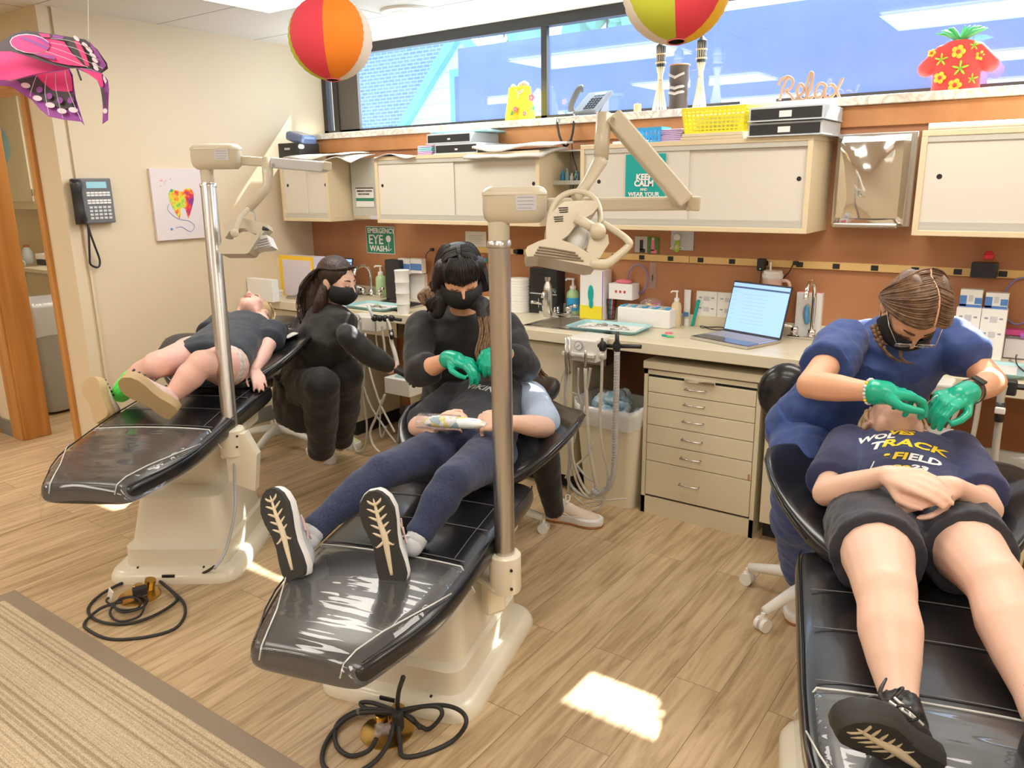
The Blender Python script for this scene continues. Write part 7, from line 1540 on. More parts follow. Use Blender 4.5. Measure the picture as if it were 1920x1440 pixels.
MB().tube([q+V((w_*1.04*cos(a), w_*1.04*sin(a), h)) for a in [2*pi*i/20 for i in range(20)]], .003, 6, closed=True).build('mug_rim', 'orange_wood_band', t, True)
# Relax sign in rope letters
t = thing('rope_word_sign', 'rope covered script sign reading Relax on the sill', 'sign', V((P(1520, 190, y=3.63).x, 3.63, SZ)))
def L2(pts, closed=False): return [P(x, y, y=3.63) for x, y in pts]
for nm, pts in (('R', [(1462, 188), (1468, 165), (1474, 150), (1482, 146), (1487, 154), (1482, 166), (1472, 171), (1482, 178), (1490, 188), (1497, 182)]), ('R', [(1459, 160), (1464, 150), (1476, 144), (1483, 146)]), ('e', [(1497, 182), (1506, 172), (1506, 162), (1500, 158), (1494, 168), (1497, 182), (1506, 187), (1514, 180)]), ('l', [(1512, 182), (1521, 160), (1524, 140), (1520, 137), (1515, 152), (1512, 172), (1516, 185), (1525, 180)]), ('a', [(1548, 160), (1540, 156), (1532, 162), (1528, 175), (1533, 184), (1542, 178), (1549, 160), (1546, 176), (1550, 185), (1557, 180)]), ('x', [(1554, 160), (1563, 160), (1570, 174), (1576, 186), (1585, 184)]), ('x', [(1580, 146), (1574, 160), (1564, 176), (1554, 186)])):
    mb = MB(); mb.tube(L2(pts), .0062, 8, sub=5); mb.build('rope_letter', 'rope_tan', t, True)
one(MB().bx(P(1390, 190, y=3.7).x, P(1450, 190, y=3.7).x, 3.68, 3.74, SZ, SZ+.03, .004), 'paper_stack', 'paper', 'white papers on the sill behind the labelled trays', 'paper')
# ---- left wall: phone and picture
def onleft(name, label, cat, ya, yb, za, zb, th, m):
    t = thing(name, label, cat, (LX, (ya+yb)/2, za)); MB().bx(LX+.0005, LX+th, ya, yb, za, zb, .004).build('panel', m, t); return t
pa, pb_ = P(275, 316, x=LX), P(292, 452, x=LX); y1_ = pa.y+.33
def _art(nt, b, N, L):
    t = N('ShaderNodeTexCoord'); n = N('ShaderNodeTexNoise'); n.inputs['Scale'].default_value = 22; n.inputs['Detail'].default_value = 2; L(t.outputs['Object'], n.inputs['Vector'])
    s_ = N('ShaderNodeSeparateXYZ'); L(t.outputs['Object'], s_.inputs[0]); ad = N('ShaderNodeMath'); ad.operation = 'MULTIPLY_ADD'; ad.inputs[1].default_value = 3.4; ad.inputs[2].default_value = 0; L(s_.outputs['Y'], ad.inputs[0])
    a2 = N('ShaderNodeMath'); a2.operation = 'ADD'; L(ad.outputs[0], a2.inputs[0]); m_ = N('ShaderNodeMath'); m_.operation = 'MULTIPLY_ADD'; m_.inputs[1].default_value = 1.6; m_.inputs[2].default_value = -.30; L(n.outputs[0], m_.inputs[0]); L(m_.outputs[0], a2.inputs[1])
    r = ramp(N, [(.05, (.02, .12, .45)), (.22, (.08, .50, .12)), (.38, (.75, .75, .04)), (.5, (.9, .32, .03)), (.68, (.78, .03, .05)), (.9, (.16, .04, .28))]); L(a2.outputs[0], r.inputs[0]); L(r.outputs[0], b.inputs['Base Color'])
nodemat('paint_splash', _art, .5)
t = thing('canvas_picture', 'canvas picture of a rainbow coloured tooth on the left wall', 'picture', (LX, pa.y+.17, pb_.z)); MB().bx(LX+.0005, LX+.022, pa.y, y1_, pb_.z, pa.z, .002).build('canvas', 'paper_lilac2', t) if cm('paper_lilac2', (.76, .68, .69), .8) else None
tooth = [(-.02, .035), (-.075, .048), (-.10, .02), (-.098, -.03), (-.075, -.08), (-.052, -.125), (-.035, -.15), (-.025, -.12), (-.02, -.085), (0, -.072), (.02, -.085), (.028, -.12), (.035, -.15), (.052, -.12), (.072, -.08), (.094, -.03), (.10, .02), (.078, .052), (.035, .048), (.01, .03)]
cy = (pa.y+y1_)/2+.01; cz_ = (pa.z+pb_.z)/2+.045; mb = MB(); mb.prism([(x*.78, z*.84) for x, z in tooth], (LX+.0225, cy, cz_), Y_, Z_, .0015, X_); mb.build('tooth_painting', 'paint_splash', t)
mb = MB(); mb.tube([(LX+.024, cy-.08, cz_-.04), (LX+.024, cy-.095, cz_-.07), (LX+.024, cy-.06, cz_-.11), (LX+.024, cy-.02, cz_-.13), (LX+.024, cy+.03, cz_-.14), (LX+.024, cy+.06, cz_-.17), (LX+.024, cy+.03, cz_-.20), (LX+.024, cy-.02, cz_-.17), (LX+.024, cy-.06, cz_-.175)], .0012, 5, sub=4); mb.ell((LX+.024, cy-.085, cz_-.18), (.001, .008, .007)); mb.build('pencil_line', 'blue_box', t, True)
mb = MB(); [mb.ell((LX+.023, cy-.09+random.uniform(-.03, .04), cz_+.075+random.uniform(-.02, .02)), (.001, .003, .003), nu=6, nv=4) for i in range(9)]; mb.build('red_spatter', 'flower_pink', t)
ya, za_ = P(130, 345, x=LX+.04).y, P(160, 420, x=LX+.04).z; yb2, zb2 = P(216, 415, x=LX+.04).y, P(200, 334, x=LX+.04).z
t = thing('wall_phone', 'grey wall phone with a black handset and a looping cord on the left wall', 'phone', (LX, (ya+yb2)/2, za_)); tl = Matrix.Rotation(radians(0), 3, 'Y')
MB().bx(LX, LX+.045, ya+.02, yb2+.004, za_, zb2, .006).build('phone_base', 'phone_grey', t)
xf = LX+.046; hh = zb2-za_; ww_ = yb2-ya; MB().bx(xf-.001, xf+.0015, ya+ww_*.38, yb2-ww_*.12, zb2-.05, zb2-.018).build('display', 'lcd_blue', t)
mb = MB()
for i in range(6):
    for r_ in (.30, .355, .47, .525): mb.bx(xf-.001, xf+.002, ya+ww_*(.36+.1*i), ya+ww_*(.445+.1*i), zb2-hh*r_-.009, zb2-hh*r_)
mb.build('line_keys', 'bright_white', t); mb = MB()
for i in range(5):
    for j in range(4): mb.bx(xf-.001, xf+.003, ya+ww_*(.38+.115*i), ya+ww_*(.46+.115*i), za_+.022+.018*j, za_+.033+.018*j)
mb.build('keypad', 'phone_key', t)
mb = MB(); mb.rings([[V((LX+.05+dx+rx_*cos(2*pi*k/14), ya+.025+ry*sin(2*pi*k/14), z)) for k in range(14)] for dx, rx_, ry, z in ((.0, .018, .026, za_+.0), (.006, .026, .030, za_+.02), (.0, .022, .026, za_+.07), (.0, .022, .026, zb2-.07), (.006, .026, .030, zb2-.03), (.0, .018, .026, zb2-.005))]); mb.build('handset', 'black_plastic', t, True)
MB().tube([P(165, 420, x=LX+.05), P(167, 450, x=LX+.05), P(168, 480, x=LX+.04), P(170, 496, x=LX+.03), P(184, 501, x=LX+.03), P(187, 488, x=LX+.03), P(178, 462, x=LX+.04), P(170, 440, x=LX+.05), P(166, 425, x=LX+.05)], .0055, 8, sub=4).build('coiled_cord', 'black_rubber', t, True)
# ---- hanging things
def lantern(label, px, py, rp, D, rot, cols, tilt=0):
    c = P(px, py, D=D); r = rp*D/FPX; t = thing('paper_lantern', label, 'lantern', c-V((0, 0, r)), group='round paper beach ball lanterns'); mb = MB(); nu, nv = 48, 34; g = []
    Rt = Matrix.Rotation(tilt, 3, RT)@Matrix.Rotation(rot, 3, 'Z')
    for i in range(nv+1):
        th = .16+(pi-.32)*i/nv; rr = r*(1+(.012 if i % 2 else -.006)); g.append([mb.bm.verts.new(c+Rt@V((rr*sin(th)*cos(2*pi*k/nu), rr*sin(th)*sin(2*pi*k/nu), r*.97*cos(th)))) for k in range(nu)])
    for i in range(nv):
        for k in range(nu): mb.use(cols[(k*len(cols))//nu]); mb.face([g[i][k], g[i+1][k], g[i+1][(k+1) % nu], g[i][(k+1) % nu]])
    mb.build('lantern_shell', None, t, True)
    mb = MB()
    for s_ in (1, -1): z = s_*r*.965; mb.tube([c+Rt@V((r*.165*cos(a), r*.165*sin(a), z)) for a in [2*pi*i/20 for i in range(20)]], .0015, 5, closed=True)
    mb.build('wire_ring', 'flower_pink', t, True)
    MB().tube([c+V((0, 0, r*.96)), V((c.x, c.y, CEIL-.001))], .0008, 4).build('hanging_thread', 'paper', t)
for m_ in ('ball_green', 'ball_red', 'ball_orange', 'ball_white', 'ball_yellow'):
    b_ = MATS[m_].node_tree.nodes['Principled BSDF']; b_.inputs['Transmission Weight'].default_value = .0
lantern('striped round paper lantern hanging whole in view, left of the other lantern', 620, 72, 77, 1.75, radians(128), ['ball_white', 'ball_green', 'ball_red', 'ball_orange', 'ball_white', 'ball_yellow'], -.1)
lantern('striped round paper lantern cut by the top edge above the folded lamp', 1268, -20, 99, 1.42, radians(112), ['ball_white', 'ball_white', 'ball_green', 'ball_red', 'ball_yellow', 'ball_green'], -.18)
# kite: two printed wings hanging from a thread
KD = 2.2
def patch(mb, pts, D, m, dD=0, th=.002):
    n = len(pts); mb.use(m); o2, q = OUT(pts, D+dD); A = [mb.bm.verts.new(P(x, y, D=D+dD+(0 if len(p_) < 3 else p_[2]))) for p_ in pts for x, y in [p_[:2]]]; B = [mb.bm.verts.new(v.co+FW*th) for v in A]
    mb.face(A[::-1]); mb.face(B); [mb.face([A[i], A[(i+1) % n], B[(i+1) % n], B[i]]) for i in range(n)]
t = thing('butterfly_kite', 'pink and black butterfly wing kite hanging in the upper left corner', 'kite', P(80, 120, D=KD))
W1 = [(-60, 130), (-60, 90), (0, 80), (22, 64), (50, 57), (100, 64), (160, 74), (182, 92), (200, 118), (202, 128), (190, 137), (170, 129), (150, 127), (128, 128), (100, 122), (60, 108), (20, 96), (-20, 95)]
W2 = [(-60, 150), (-10, 148), (20, 152), (70, 138), (110, 132), (130, 128), (136, 140), (138, 160), (142, 185), (150, 210), (158, 235), (152, 228), (118, 224), (90, 218), (75, 205), (60, 188), (45, 178), (20, 162), (-20, 158)]
W3 = [(140, 127), (170, 130), (192, 138), (202, 150), (204, 168), (203, 190), (202, 225), (192, 232), (193, 205), (190, 170), (182, 150), (165, 138)]
def wing(pts, D, dq, name, mats):
    mb = MB(); patch(mb, pts, D, mats); return mb.build(name, None, t)
w1 = wing(W1, KD, 0, 'upper_wing', 'kite_dark'); w2 = wing(W2, KD+.10, 0, 'lower_wing', 'kite_purple'); w3 = wing(W3, KD-.05, 0, 'wing_tail', 'kite_purple')
mb = MB(); patch(mb, [(-60, 125), (-20, 95), (20, 94), (60, 106), (110, 121), (130, 128), (70, 138), (20, 150), (-20, 150)], KD+.05, 'kite_pink'); mb.build('centre_panel', None, t)
def deco(par, D, items):
    mb = MB()
    for k, (pts, m_) in enumerate(items): patch(mb, pts, D-.004-.001*k, m_, th=.0006)
    mb.build('wing_print', None, par)
elp = lambda cx, cy, a, b, r=0, n=14: [(cx+a*cos(2*pi*i/n)*cos(r)-b*sin(2*pi*i/n)*sin(r), cy+a*cos(2*pi*i/n)*sin(r)+b*sin(2*pi*i/n)*cos(r)) for i in range(n)]
deco(w1, KD, [([(90, 72), (120, 78), (135, 100), (160, 125), (128, 122), (100, 116), (60, 100), (60, 74)], 'kite_pink'), (elp(56, 82, 38, 18, .12), 'kite_white'), (elp(56, 82, 36.5, 16.5, .12), 'kite_pink'), ([(35, 70), (45, 68), (92, 88), (88, 94)], 'kite_purple'), ([(64, 68), (74, 70), (92, 80), (92, 86)], 'kite_purple'), ([(60, 100), (100, 104), (104, 112), (84, 108)], 'kite_purple'), ([(72, 62), (92, 64), (94, 70), (78, 69)], 'kite_pink'), ([(100, 65), (120, 68), (116, 73), (98, 70)], 'kite_purple'), ([(138, 76), (148, 78), (160, 100), (168, 124), (160, 122), (150, 100)], 'kite_pink'), ([(166, 76), (182, 94), (199, 122), (192, 132), (180, 112)], 'kite_purple')]+[(elp(x, y, a, 3.2, .7), 'kite_white') for x, y, a in ((143, 72, 7), (159, 84, 7), (167, 93, 8), (174, 104, 8), (178, 113, 7), (178, 122, 7), (180, 128, 6))])
deco(w2, KD+.10, [([(68, 140), (110, 134), (128, 130), (134, 145), (136, 170), (120, 175), (100, 170), (80, 155)], 'kite_pink'), ([(30, 150), (66, 142), (84, 158), (100, 170), (125, 172), (138, 176), (142, 200), (118, 205), (84, 192), (60, 172)], 'kite_dark')]+[(elp(x, y, 9, 5, .2), 'kite_white') for x, y in ((48, 160), (70, 184), (94, 197), (116, 208), (137, 206))]+[(elp(x, y, 6, 6, 0), 'kite_purple') for x, y in ((74, 168), (92, 180), (112, 188), (132, 188))])
deco(w3, KD-.05, [([(150, 128), (190, 138), (194, 160), (190, 164), (182, 150)], 'kite_pink'), ([(194, 140), (200, 152), (198, 158), (193, 148)], 'kite_white'), (elp(197, 208, 4, 5), 'kite_white'), ([(188, 165), (194, 165), (198, 190), (199, 202), (195, 202)], 'kite_dark')])
mb = MB(); 
for pts in ([(95, 72), (130, 76), (170, 90)], [(95, 80), (140, 90), (185, 112)], [(95, 88), (140, 104), (192, 128)], [(85, 96), (120, 108), (165, 126)]): mb.tube([P(x, y, D=KD-.02) for x, y in pts], .0008, 4, sub=2)
for pts in ([(68, 142), (60, 165), (56, 180)], [(88, 140), (84, 170), (92, 216)], [(104, 138), (105, 170), (118, 222)], [(122, 134), (128, 170), (152, 225)]): mb.tube([P(x, y, D=KD+.085) for x, y in pts], .0008, 4, sub=2)
mb.build('wing_veins', 'label_grey', t)
MB().tube([P(166, 73, D=KD), V((P(195, 8, D=KD+.1).x, P(195, 8, D=KD+.1).y, CEIL-.001))], .0008, 4).build('hanging_thread', 'paper', t)
MB().tube([P(144, 128, D=KD-.01), P(148, 140, D=KD-.01), P(152, 150, D=KD-.01)], .003, 6).build('kite_strut', 'kite_dark', t)
# ---- store room seen through the doorway
t = thing('wall_cabinet', 'cream cabinet with a blue circle seen through the doorway', 'cabinet', (-5.2, 3.4, 1.2)); SX = -6.3
a, b = P(0, 165, y=2.9), P(78, 390, y=2.9); MB().bx(a.x-.6, b.x+.02, 2.9, 3.69, P(40, 392, y=2.9).z, P(40, 160, y=2.9).z).build('cabinet_body', 'cream_cabinet', t)
MB().bx(a.x-.6, P(62, 372, y=2.89).x, 2.885, 2.90, P(40, 378, y=2.9).z, P(40, 172, y=2.9).z, .003).build('cabinet_door', 'cream_laminate', t); c = P(3, 273, y=2.884); r = wpx(31, c)*1.05; mb = MB(); mb.prism([(r*cos(2*pi*i/36), r*sin(2*pi*i/36)) for i in range(36)], c, X_, Z_, .001, -Y_); mb.build('blue_circle', 'circle_blue', t) if cm('circle_blue', (.38, .68, .88), .5) else None
q = P(67, 361, y=2.88); MB().box(q, (.014, .012, .05)).build('hinge', 'black_plastic', t); q = P(60, 361, y=2.88); MB().box(q, (.008, .01, .05)).build('hinge', 'steel', t)
zc = P(70, 505, y=2.75).z; t = thing('base_cabinet', 'cream base cabinet seen through the doorway', 'cabinet', (-5.3, 3.2, 0)); MB().bx(-6.6, LX-.2, 2.78, 3.69, .08, zc-.03).build('cabinet_body', 'cream_cabinet', t); MB().bx(-6.6, LX-.2, 2.75, 3.69, zc-.03, zc, .003).build('worktop', 'cream_laminate', t)
for k, (z0_, z1_) in enumerate(((zc-.20, zc-.05), (.10, zc-.21))): MB().bx(-6.0, LX-.22, 2.765, 2.78, z0_, z1_, .002).build('drawer', 'cream_cabinet', t)
MB().tube([P(42, 540, y=2.75), P(48, 540, y=2.74)], .003, 6).build('drawer_pull', 'chrome', t)
q = P(55, 497, y=2.95); q.z = zc; t = thing('jug', 'clear jug with a dark cap on the far counter through the doorway', 'jug', q); MB().lathe(q, [(.035, 0), (.04, .01), (.04, .09), (.022, .125), (.018, .13)], 20).build('jug_body', 'lid_grey', t, 'auto'); MB().lathe(q+V((0, 0, .13)), [(.022, 0), (.022, .018)], 16).build('jug_cap', 'gum_brown', t, 'auto')
q = P(82, 497, y=2.95); q.z = zc
for k, (m_, lb) in enumerate((('black_box', 'black box at the bottom of a stack on the far counter through the doorway'), ('bright_white', 'white box on the black box seen through the doorway'))): one(MB().box(q+V((.03, .04, .022+.046*k)), (.15, .14, .042), .1*k, bevel=.003), 'carton_box', m_, lb, 'box')
one(MB().tube([P(34, 495, y=2.85), P(40, 488, y=2.85), P(47, 494, y=2.84), P(44, 502, y=2.84), P(36, 500, y=2.84)], .004, 6, sub=4), 'cable', 'bright_white', 'white cable coiled on the far counter through the doorway', 'cable', smooth=True)
q0 = P(86, 800, z=0); q1 = P(128, 790, z=0)
t = thing('waste_bin', 'tall grey waste bin with a white liner in the doorway', 'bin', (q0.x+.08, q0.y+.25, 0)); c = V((P(100, 750, y=2.45).x, 2.50, 0)); zt_ = P(85, 580, y=2.35).z
def rb(w_, l, r, z, c=c): return [V((p_.x+c.x, p_.y+c.y, z)) for p_ in rrect(w_, l, r, 0)]
MB().rings([rb(.17, .15, .04, .02), rb(.18, .16, .04, .05), rb(.215, .19, .04, zt_), rb(.222, .198, .04, zt_), rb(.222, .198, .04, zt_+.02)], cap=True).build('bin_body', 'bin_grey', t, 'auto')
mb = MB(); rs = []
for i, (g_, z) in enumerate(((-.02, -.03), (-.005, .015), (.008, .026), (.012, .0), (.010, -.06), (.008, -.13), (.012, -.19))):
    rs.append([V((p_.x+c.x+random.uniform(-.005, .005), p_.y+c.y+random.uniform(-.005, .005), zt_+z+random.uniform(-.007, .007)*(i > 1))) for p_ in rrect(.222+g_, .198+g_, .04, 0, n=8)])
mb.rings(rs, cap=False); mb.build('bin_liner', 'white_liner', t, True)
# ---- delivery units hanging under the counter edge
def hose(t, pts, r=.006, m='tube_light', nm='hose', y=None):
    q = [P(a[0], a[1], y=(a[2] if len(a) > 2 else y)) for a in pts]
    for v in q: v.z = max(v.z, r*1.05)
    return MB().tube(q, r, 8, sub=5).build(nm, m, t, True)
def gauge(t, c, r=.021, d=V((0, -1, 0))):
    g_ = MB().cyl(c, c+d*.008, r, n=24).build('gauge_rim', 'print_grey', t, 'auto'); MB().cyl(c+d*.0082, c+d*.009, r*.82, n=24).build('gauge_dial', 'bright_white', g_); MB().box(c+d*.0095, (r*1.1, .0006, .0015), rot=Matrix.Rotation(-.6, 3, 'Y')).build('gauge_needle', 'black_plastic', g_)
def unit_box(label, x0, x1, y0, y1, yy=2.96, dep=.10):
    a, b = P(x0, y0, y=yy), P(x1, y1, y=yy); t = thing('delivery_unit', label, 'dental unit', ((a.x+b.x)/2, yy+dep/2, b.z)); MB().bx(a.x, b.x, yy, yy+dep, b.z, a.z, .008).build('unit_case', 'unit_white', t)
    MB().bx(a.x+.01, b.x-.01, yy+dep-.01, CF+.06, a.z-.02, a.z-.005).build('mounting_arm', 'unit_white', t); return t, a, b
t, a, b = unit_box('white delivery unit with a round pressure gauge under the teal tray', 1060, 1118, 632, 682)
gauge(t, P(1086, 648, y=2.957)); cz = P(1088, 668, y=2.95)
MB().bx(a.x-.004, b.x+.0, 2.935, 2.96, b.z+.026, b.z+.042, .003).build('holder_bar', 'unit_white', t); MB().text('DOVA', V((P(1080, 668, y=2.94).x, 2.934, P(1080, 668, y=2.94).z)), X_, Z_, .012).build('unit_lettering', 'print_grey', t)
for k, px in enumerate((1061, 1068)): MB().tube([P(px, 633, y=2.93), P(px, 668, y=2.93), P(px+1, 700, y=2.93)], [.004, .007, .006], 10).build('handpiece', 'steel', t, True)
MB().tube([P(1098, 656, y=2.925), P(1098, 664, y=2.925), P(1098, 690, y=2.925)], [.003, .006, .0065], 10).build('syringe_tip', 'steel', t, True)
hs = [([(1062, 690), (1060, 750), (1064, 800), (1068, 860), (1066, 900), (1085, 925), (1110, 935)], .008), ([(1070, 690), (1062, 740), (1056, 780), (1070, 800, 2.9), (1074, 860, 2.9), (1090, 905), (1108, 930)], .007), ([(1098, 690), (1100, 760), (1104, 830), (1112, 880), (1118, 915), (1105, 928)], .009), ([(1107, 690), (1100, 730), (1088, 780), (1074, 830), (1068, 870), (1066, 930)], .007), ([(1085, 690), (1084, 730), (1090, 760), (1086, 782), (1070, 784), (1062, 768)], .005), ([(1060, 690), (1050, 720), (1048, 740), (1054, 752)], .003), ([(1070, 735, 2.95), (1084, 742, 2.95), (1090, 765, 2.95), (1080, 782, 2.95), (1064, 772, 2.95)], .004), ([(1060, 896), (1075, 878), (1104, 850), (1112, 830)], .005), ([(1072, 860), (1080, 900), (1100, 930), (1130, 932)], .006), ([(1080, 870), (1100, 895), (1116, 905), (1112, 925)], .006), ([(1090, 945), (1120, 940), (1150, 937), (1175, 935)], .004), ([(1076, 930), (1100, 948), (1125, 945), (1136, 930)], .005)]
for pts, r in hs: hose(t, pts, r, random.choice(['tube_light', 'tube_grey']), y=2.94)
q = P(1127, 648, y=2.95); t = thing('suction_holder', 'black bar with suction hose holders beside the gauge unit', 'holder', q)
mb = MB(); mb.tube([P(1122, 648, y=2.93), P(1202, 650, y=2.93)], .009, 10); mb.build('holder_bar', 'black_plastic', t, True)
for px in (1130, 1156): MB().lathe(P(px, 658, y=2.915), [(.012, 0), (.017, .01), (.017, .03), (.012, .04)], 14).build('hose_clamp', 'black_plastic', t, 'auto')
MB().tube([P(1157, 660, y=2.91), P(1157, 640, y=2.91), P(1157, 622, y=2.91)], [.012, .010, .008], 10).build('suction_valve', 'black_plastic', t, True); MB().tube([P(1129, 656, y=2.91), P(1129, 634, y=2.91)], [.009, .005], 10).build('saliva_valve', 'black_plastic', t, True)
MB().tube([P(1128, 660, y=2.92), P(1130, 672, y=2.92)], .014, 12).build('hose_elbow', 'unit_white', t, True)
hose(t, [(1129, 665), (1128, 720), (1125, 780), (1128, 830), (1138, 880), (1138, 920), (1128, 948), (1112, 958)], .0065, 'tube_light', y=2.92)
mb = MB(); pp = [P(x, y, y=2.90) for x, y in ((1157, 660), (1156, 720), (1154, 790), (1153, 850), (1150, 890), (1140, 915), (1122, 927), (1110, 918))]; mb.tube(pp, .0125, 12, sub=6); hh_ = mb.build('ribbed_hose', 'tube_grey', t, True)
mb = MB(); 
for i in range(len(pp)-1):
    n_ = max(2, int((pp[i+1]-pp[i]).length/.012))
    for k in range(n_): c = pp[i].lerp(pp[i+1], k/n_); ax_ = pp[min(i+1, len(pp)-1)]-pp[i]; x_, y_, z_ = basis(ax_); mb.tube([c+(x_*cos(2*pi*j/10)+y_*sin(2*pi*j/10))*.0128 for j in range(10)], .0015, 4, closed=True)
mb.build('hose_ribs', 'print_grey', hh_)
# left unit
t, a, b = unit_box('white delivery unit with dark gauge under the left tray', 654, 702, 590, 624, 2.98)
gauge(t, P(671, 596, y=2.977), .020); MB().tube([P(690, 572, y=2.93), P(697, 590, y=2.93), P(702, 603, y=2.94)], [.010, .007, .006], 10).build('air_syringe', 'lid_grey', t, True)
for pts, r in (([(676, 600), (678, 640), (684, 660), (682, 740), (688, 800), (684, 840), (668, 846), (660, 820), (662, 720), (664, 690)], .006), ([(704, 604), (706, 640), (712, 668)], .004), ([(668, 625), (672, 680), (690, 750), (720, 800), (742, 830)], .006), ([(685, 625), (690, 680), (710, 750), (740, 810)], .006), ([(672, 680), (675, 730), (675, 780)], .006), ([(722, 740), (706, 780), (694, 810), (700, 835), (712, 848)], .007), ([(716, 612), (721, 650), (722, 670)], .006), ([(715, 750), (712, 800), (716, 820), (724, 800)], .005), ([(664, 700), (660, 760), (660, 820), (668, 845)], .006)): hose(t, pts, r, random.choice(['tube_light', 'tube_grey']), y=2.95)
q = P(712, 597, y=2.95); t = thing('suction_holder', 'black bar with a white suction hose under the left tray', 'holder', q); mb = MB(); mb.tube([P(698, 592, y=2.96), P(752, 600, y=2.96)], .009, 8); [mb.ell(P(x, 597, y=2.94), (.02, .016, .018), nu=10, nv=8) for x in (702, 712, 722, 734)]; mb.build('holder_bar', 'black_plastic', t, True)
MB().tube([P(726, 598, y=2.93), P(731, 612, y=2.93), P(734, 640, y=2.93), P(741, 665, y=2.93), P(745, 685, y=2.93)], [.007, .008, .011, .012, .012], 10, sub=4).build('suction_hose', 'unit_white', t, True)
mb = MB(); mb.tube([P(732.5, 618, y=2.925), P(736, 636, y=2.925)], .0125, 10); sv = mb.build('suction_valve', 'black_plastic', t, True); MB().ell(P(734, 626, y=2.913), (.009, .004, .009)).build('valve_button', 'bright_white', sv, True)
a, b = P(720, 707, y=2.90), P(760, 744, y=2.90); t = thing('paper_tray', 'small cream pull out tray under the counter beside the gloved hand', 'drawer', ((a.x+b.x)/2, 3.0, b.z)); MB().bx(a.x, b.x+.03, 2.90, 3.15, b.z, a.z, .003).build('tray_box', 'unit_white', t); MB().bx(a.x+.05, b.x, 2.93, 3.10, a.z, a.z+.008).build('blue_paper', 'teal_tray', t)
MB().bx(a.x+.02, b.x, 3.05, CF+.1, b.z+.03, b.z+.06).build('slide_rail', 'print_grey', t)
# right unit
t, a, b = unit_box('white delivery unit partly hidden behind the gloved hands at right', 1722, 1783, 715, 745, 2.96, .12); gauge(t, P(1736, 718, y=2.955), .022)
for pts, r in (([(1757, 775), (1762, 820), (1760, 850)], .008), ([(1800, 760), (1785, 790), (1765, 825)], .006), ([(1837, 745), (1830, 790), (1820, 840), (1816, 870)], .008)): hose(t, pts, r, 'tube_light', y=2.92)
q = P(1880, 725, y=2.95); t = thing('suction_holder', 'black bar and grey suction hose at the right picture edge', 'holder', q); mb = MB(); mb.tube([P(1876, 722, y=2.93), P(1960, 730, y=2.93)], .010, 8); mb.box(P(1890, 726, y=2.93), (.05, .03, .05), bevel=.006); mb.build('holder_bar', 'black_plastic', t, False)
MB().tube([P(1882, 722, y=2.90), P(1876, 750, y=2.90), P(1873, 790, y=2.90), P(1868, 830, y=2.90), P(1862, 890, y=2.90)], .0115, 12, sub=4).build('suction_hose', 'tube_grey', t, True)
mb = MB(); mb.tube([P(1877, 755, y=2.895), P(1872, 790, y=2.895)], .014, 12); sv = mb.build('suction_valve', 'black_plastic', t, True); MB().box(P(1875, 770, y=2.875), (.03, .012, .022), bevel=.004).build('valve_lever', 'bright_white', sv)
# waste bins under the counter
def bin_(label, c, w0, w1, l0, l1, h, liner='white_liner', m='bin_beige', stuff=True, wave=.012):
    t = thing('waste_bin', label, 'bin', c, group=None); n = 8; rs = []
    for g_, z in ((0, .0), (.0, .02), (.55, h*.55), (.98, h-.03), (1.05, h-.028), (1.07, h), (.98, h)):
        w_, l = w0+(w1-w0)*g_, l0+(l1-l0)*g_; rs.append([V((p_.x+c.x, p_.y+c.y, z+(wave*cos(2*pi*k/36*2) if z > h-.04 else 0))) for k, p_ in enumerate(rrect(w_, l, .05, 0, n=n))])
    rs += [[V((c.x+(p_.x-c.x)*.93, c.y+(p_.y-c.y)*.93, h-.12)) for p_ in rs[-1]]]
    MB().rings(rs, cap=True).build('bin_body', m, t, 'auto')
    mb = MB(); rr_ = [[V((c.x+(p_.x-c.x)*k_+random.uniform(-.004, .004), c.y+(p_.y-c.y)*k_+random.uniform(-.004, .004), p_.z+dz+random.uniform(-.004, .004)*(dz < 0))) for p_ in rs[5]] for k_, dz in ((.92, -.07), (.97, .004), (1.02, .010), (1.035, -.02), (1.02, -.06), (1.0, -.085))]
    mb.rings(rr_, cap=False); mb.build('bin_liner', liner, t, True)
    if stuff:
        mb = MB(); random.seed(3)
        for k in range(26): a = random.uniform(0, 2*pi); r = random.random()**.5*.8; mb.ell((c.x+w1*.8*r*cos(a), c.y+l1*.8*r*sin(a), h-.06+random.uniform(0, .10)*(1-r*.4)), (random.uniform(.02, .045), random.uniform(.02, .04), random.uniform(.015, .03)), Matrix.Rotation(a, 3, 'X')@Matrix.Rotation(a*2, 3, 'Y'), nu=9, nv=6)
        o = mb.build('crumpled_bibs', 'blue_waste', t, False, local=False); o['kind'] = 'stuff'
    return t
cm('blue_waste', (.18, .36, .48), .6, var=((.62, .68, .70), 22))
c = V(((P(1110, 760, y=3.2).x+P(1207, 760, y=3.2).x)/2+.0, 3.22, 0)); bin_('cream waste bin full of blue bibs left of the drawer unit', c, .135, .17, .12, .15, P(1110, 757, y=3.1).z)
c = V((P(1835, 880, y=2.95).x, 3.10, 0)); bin_('cream waste bin with a clear liner behind the right chair', c, .15, .19, .12, .15, P(1835, 880, y=2.97).z, stuff=False)
c = P(556, 800, z=0); c = V((P(548, 790, y=3.02).x, 3.12, 0)); bin_('dark green waste bin behind the woman in the black jacket', V((c.x, c.y, 0)), .13, .15, .11, .12, P(548, 735, y=3.05).z, m='bin_green', stuff=False, wave=0)
